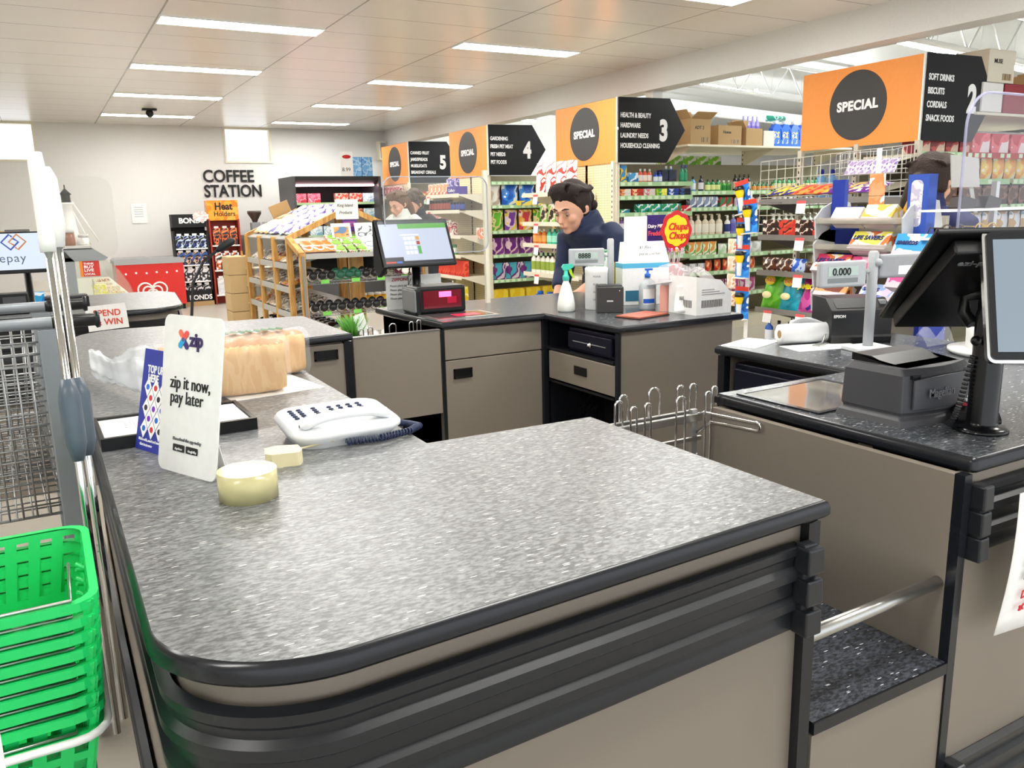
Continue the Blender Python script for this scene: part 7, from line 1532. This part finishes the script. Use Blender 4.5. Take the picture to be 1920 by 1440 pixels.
# ---------------------------------------------------------------- people
SKIN = mat('skin', 'd9a58a', .5, bump=.05, bscale=200)
def hand(g, w_, d, side, curl=.5, sc=1):
    """palm, four separate fingers and a thumb from wrist w_ along direction d"""
    w_ = Vector(w_); d = Vector(d).normalized(); s = d.cross(Vector((0, 0, 1)))
    s = (s.normalized() if s.length > .1 else Vector((1, 0, 0)))*side; n = s.cross(d).normalized()
    if n.z > 0: n = -n
    g.tube([w_-d*.02, w_+d*.03*sc, w_+d*.08*sc], [.026*sc, .036*sc, .034*sc], 10)
    for k, L in enumerate((.068, .078, .072, .055)):
        o = w_+d*.075*sc+s*(.026-.0175*k)*sc; p1 = o+(d+n*.3*curl)*L*.45*sc; p2 = p1+(d*(1-curl)+n*curl*1.1)*L*.35*sc; p3 = p2+(d*(1-1.4*curl)+n*curl*1.2)*L*.25*sc
        g.tube([o, p1, p2, p3], [.0095*sc, .009*sc, .008*sc, .0065*sc], 8)
    o = w_+d*.025*sc+s*.026*sc; p1 = o+(s*.8+d*.6)*.03*sc; p2 = p1+(d*.9+s*.25)*.03*sc; g.tube([o, p1, p2], [.012*sc, .0105*sc, .0085*sc], 8)
def remesh(o, vox, sm=4):
    md = o.modifiers.new('remesh', 'REMESH'); md.mode = 'VOXEL'; md.voxel_size = vox; md.use_smooth_shade = True
    md = o.modifiers.new('smooth', 'SMOOTH'); md.iterations = sm; md.factor = .5; return o
def person(label, loc, rz, J, hairm, jacketm, hair='short', pants='22242c', sc=1.0, head_pitch=0, head_yaw=0, vox=.0065):
    t = thing('person', label, 'person', loc, rz); t.scale = (sc, sc, sc)
    V = Vector; hip, chest, neck, head = [V(J[k]) for k in ('hip', 'chest', 'neck', 'head')]
    HM = Matrix.Translation(head) @ Matrix.Rotation(head_yaw, 4, 'Z') @ Matrix.Rotation(head_pitch, 4, 'X')
    def hd(fn, g):
        s = len(g.v); fn(g); g.v[s:] = [tuple(HM @ Vector(v)) for v in g.v[s:]]
    g = G()
    def headshape(g):
        g.ball((0, .012, .018), .094, 14, sx=.82, sy=1.02, sz=1.08)            # cranium
        g.ball((0, -.022, -.035), .066, 12, sx=.88, sy=.92, sz=1.12)           # face
        g.ball((0, -.062, -.088), .022, 8, sx=1.1, sy=.9, sz=.8)               # chin
        g.ball((-.034, -.055, -.025), .026, 8); g.ball((.034, -.055, -.025), .026, 8)   # cheeks
        g.tube([(0, -.082, .018), (0, -.096, -.010), (0, -.106, -.028), (0, -.092, -.036)], [.008, .010, .0135, .009], 8)   # nose
        g.tube([(-.038, -.076, .026), (0, -.088, .024), (.038, -.076, .026)], [.008, .009, .008], 6)    # brow
        g.tube([(-.018, -.083, -.056), (0, -.089, -.054), (.018, -.083, -.056)], [.004, .0065, .004], 6); g.tube([(-.015, -.081, -.064), (0, -.087, -.065), (.015, -.081, -.064)], [.004, .0065, .004], 6)
        for s in (-1, 1): g.tube([(s*.077, .012, .012), (s*.088, .022, .006), (s*.086, .022, -.016), (s*.076, .008, -.028)], [.007, .009, .008, .006], 7)
    hd(headshape, g)
    g.tube([neck-V((0, 0, .05)), neck, HM @ V((0, .015, -.05))], [.058, .052, .050], 12)
    rings = [(hip-V((0, 0, .06)), .15, .10), (hip, .16, .11), (hip.lerp(chest, .45), .135, .10), (chest, .165, .11), (neck-V((0, 0, .05)), .15, .085), (neck, .055, .05)]
    def torso(g, k=1.0, top=True):
        n = 18; s = len(g.v); vs = []; fs = []
        rr = rings if top else rings[:-1]
        for c, a, b in rr:
            for i in range(n): q = 2*math.pi*i/n; vs.append((c.x+a*k*math.cos(q), c.y+b*k*math.sin(q), c.z))
        for j in range(len(rr)-1): fs += [(j*n+i, j*n+(i+1) % n, (j+1)*n+(i+1) % n, (j+1)*n+i) for i in range(n)]
        fs += [tuple(range(n))[::-1], tuple(range((len(rr)-1)*n, len(rr)*n))]; g.add(vs, fs, 0, True)
    torso(g, .93)
    for sd, k in ((1, 'L'), (-1, 'R')):
        sh, el, wr = [V(J[k+'_'+q]) for q in ('sh', 'el', 'wr')]
        g.tube([sh+V((-sd*.04, 0, .01)), sh, sh.lerp(el, .5), el, el.lerp(wr, .35), wr], [.045, .05, .042, .035, .036, .024], 12)
        hand(g, wr, wr-el, -sd, .55, .95)
        kn, an = V(J.get(k+'_kn', (sd*.10, hip.y-.02, .48))), V(J.get(k+'_an', (sd*.10, hip.y+.02, .08)))
        g.tube([hip+V((sd*.08, 0, -.03)), hip+V((sd*.09, 0, -.12)), kn, kn.lerp(an, .35), an], [.085, .085, .055, .052, .036], 12)
        g.tube([an+V((0, .04, -.04)), an+V((0, -.04, -.045)), an+V((0, -.14, -.055))], [.038, .040, .026], 10)
    b = remesh(g.obj('body', SKIN, t), vox)
    # eyes, brows, mouth
    for s in (-1, 1):
        g = G(); hd(lambda g: g.ball((s*.030, -.0745, .004), .0100, 8), g); g.obj('eye', mat('eye_white', '9a7c70', .4), t)
        g = G(); hd(lambda g: g.ball((s*.030, -.0800, .000), .0058, 8, sz=.75), g); g.obj('iris', mat('iris', '2a2018', .2), t)
        g = G(); hd(lambda g: g.tube([(s*.014, -.093, .030), (s*.032, -.090, .035), (s*.048, -.078, .030)], [.0025, .004, .002], 6), g); g.obj('eyebrow', hairm, t)
    g = G(); hd(lambda g: g.tube([(-.017, -.086, -.060), (0, -.0935, -.0595), (.017, -.086, -.060)], [.002, .0045, .002], 6), g); g.obj('lips', mat('lips', 'b06a62', .4), t)
    # hair
    g = G()
    def hairf(g):
        rr = random.Random(4)
        g.ball((0, .034, .036), .100, 14, sx=.90, sy=1.0, sz=1.08)
        for s in (-1, 1): g.ball((s*.060, .035, -.002), .036, 8, sx=.75, sy=1.2, sz=1.4)
        g.ball((0, .07, -.02), .062, 10, sx=1.1, sy=.8, sz=1.2)
        for i in range(9):
            a = -1.0+i*.25; g.tube([(math.sin(a)*.02+.01, -.015, .118), (math.sin(a)*.068, -.060+abs(a)*.01, .092), (math.sin(a)*.082, -.070+abs(a)*.045, .064-.03*abs(a))], [.016, .014, .007], 7)
        for i in range(46):
            u = rr.uniform(-1.25, 1.25); w0 = rr.uniform(-.05, .05); pts = []
            for k in range(7):
                v = -.5+k*.42; pts.append((.094*math.sin(u+w0*k), .034-.100*math.cos(v+.5)*math.cos(u*.6)*(1 if k < 9 else 1), .036+.109*math.sin(min(2.6, v+1.25))*max(.35, math.cos(u*.75))))
            if hair != 'curly': g.tube(pts, .0055, 5)
        if hair == 'bun':
            for i in range(16): g.ball((rr.uniform(-.05, .05), .105+rr.uniform(-.03, .035), -.01+rr.uniform(-.05, .05)), rr.uniform(.018, .034), 7)
        if hair == 'curly':
            for i in range(60):
                u = rr.uniform(0, 6.28); v = rr.uniform(.0, 1.5); g.ball((.10*math.cos(u)*math.sin(v), .03+.10*math.sin(u)*math.sin(v)*(.9), .04+.11*math.cos(v)), rr.uniform(.018, .032), 7)
        if hair == 'tail':
            g.tube([(0, .10, .02), (0, .15, .0), (.01, .16, -.10), (.02, .13, -.24), (.02, .12, -.38)], [.028, .036, .042, .034, .01], 10)
    hd(hairf, g)
    # keep the face clear
    remesh(g.obj('hair', hairm, t), .006, 2)
    # clothes
    g = G(); torso(g, 1.13, True)
    g.tube([neck+V((0, .01, -.06)), neck+V((0, .005, 0)), neck+V((0, -.015, .045))], [.105, .090, .078], 16)
    for sd, k in ((1, 'L'), (-1, 'R')):
        sh, el, wr = [V(J[k+'_'+q]) for q in ('sh', 'el', 'wr')]
        g.tube([sh+V((-sd*.10, .0, -.01)), sh+V((-sd*.03, 0, .0)), sh+V((sd*.012, 0, -.02)), sh.lerp(el, .5), el, el.lerp(wr, .5), el.lerp(wr, J.get('cuff', .85))], [.06, .072, .068, .058, .053, .049, .044], 14)
    j = remesh(g.obj('jacket', jacketm, t), .009, 5)
    g = G(); n2 = neck+V((0, -.012, .012)); g.lathe([(.080, -.03), (.072, .012), (.070, .05), (.062, .05), (.066, 0), (.07, -.03)], 24, tuple(n2), sy=.95); g.obj('collar', jacketm, t, bevel=.004)
    g = G()
    s0 = hip; g.tube([hip+V((0, 0, .03)), hip-V((0, 0, .08))], [.165, .165], 16)
    for sd, k in ((1, 'L'), (-1, 'R')):
        kn, an = V(J.get(k+'_kn', (sd*.10, hip.y-.02, .48))), V(J.get(k+'_an', (sd*.10, hip.y+.02, .08)))
        g.tube([hip+V((sd*.08, 0, -.03)), hip+V((sd*.09, 0, -.12)), kn, an+V((0, 0, .03))], [.10, .10, .072, .062], 12)
    remesh(g.obj('trousers', mat('trousers_'+pants, pants, .7), t), .012, 3)
    for sd, k in ((1, 'L'), (-1, 'R')):
        an = V(J.get(k+'_an', (sd*.10, hip.y+.02, .08))); g = G(); g.tube([an+V((0, .055, -.045)), an+V((0, -.04, -.042)), an+V((0, -.15, -.048)), an+V((0, -.17, -.055))], [.042, .046, .036, .015], 12); g.obj('shoe', MBLACK, t)
    return t
HB = mat('dark_brown_hair', '241812', .75, bump=.5, bscale=120); HM_ = mat('light_brown_hair', '6a4c34', .75, bump=.5, bscale=120); HC = mat('greying_curly_hair', '5a4c40', .8, bump=.5, bscale=120)
JA = dict(hip=(0, .12, .80), chest=(0, .02, .98), neck=(0, -.07, 1.095), head=(0, -.165, 1.165), L_sh=(.17, -.02, 1.035), L_el=(.18, -.06, .86), L_wr=(.10, -.22, .745), R_sh=(-.17, -.03, 1.035), R_el=(-.19, -.06, .84), R_wr=(-.12, -.16, .72), cuff=.66,
    L_kn=(.1, .02, .42), R_kn=(-.1, .02, .42), L_an=(.1, .12, .075), R_an=(-.1, .12, .075))
person('person in a navy jacket with dark tied-back hair, bending over the far bench', (2.885, 4.10, 0), R(-84), JA, HB, NAVY, 'bun', sc=1.16, head_pitch=R(20), head_yaw=R(16))
JB = dict(hip=(0, .02, .90), chest=(0, -.02, 1.18), neck=(0, -.05, 1.33), head=(0, -.10, 1.43), L_sh=(.175, -.02, 1.27), L_el=(.21, -.04, 1.02), L_wr=(.14, -.26, 1.02), R_sh=(-.175, -.02, 1.27), R_el=(-.21, -.04, 1.02), R_wr=(-.12, -.26, 1.0))
person('shopper with light brown tied hair and a pale top, looking down at the timber display', (3.28, 8.05, 0), R(-62), JB, HM_, mat('pale_top', 'cfd2cc', .8, bump=.2), 'tail', '3a4458', head_pitch=R(22), vox=.008)
person('shopper with curly greying hair and a dark top, beside the one in the pale top', (3.68, 8.55, 0), R(-70), JB, HC, mat('dark_top', '2a2a2c', .8, bump=.2), 'curly', '2a2c34', head_pitch=R(20), vox=.008)
person('person with long brown hair and a navy top behind the sweets rack', (3.52, 2.44, 0), R(98), JB, mat('long_hair', '2c1c14', .75, bump=.5, bscale=120), mat('royal_navy', '1c2150', .75, bump=.2), 'tail', '22242c', head_pitch=R(8), vox=.007)
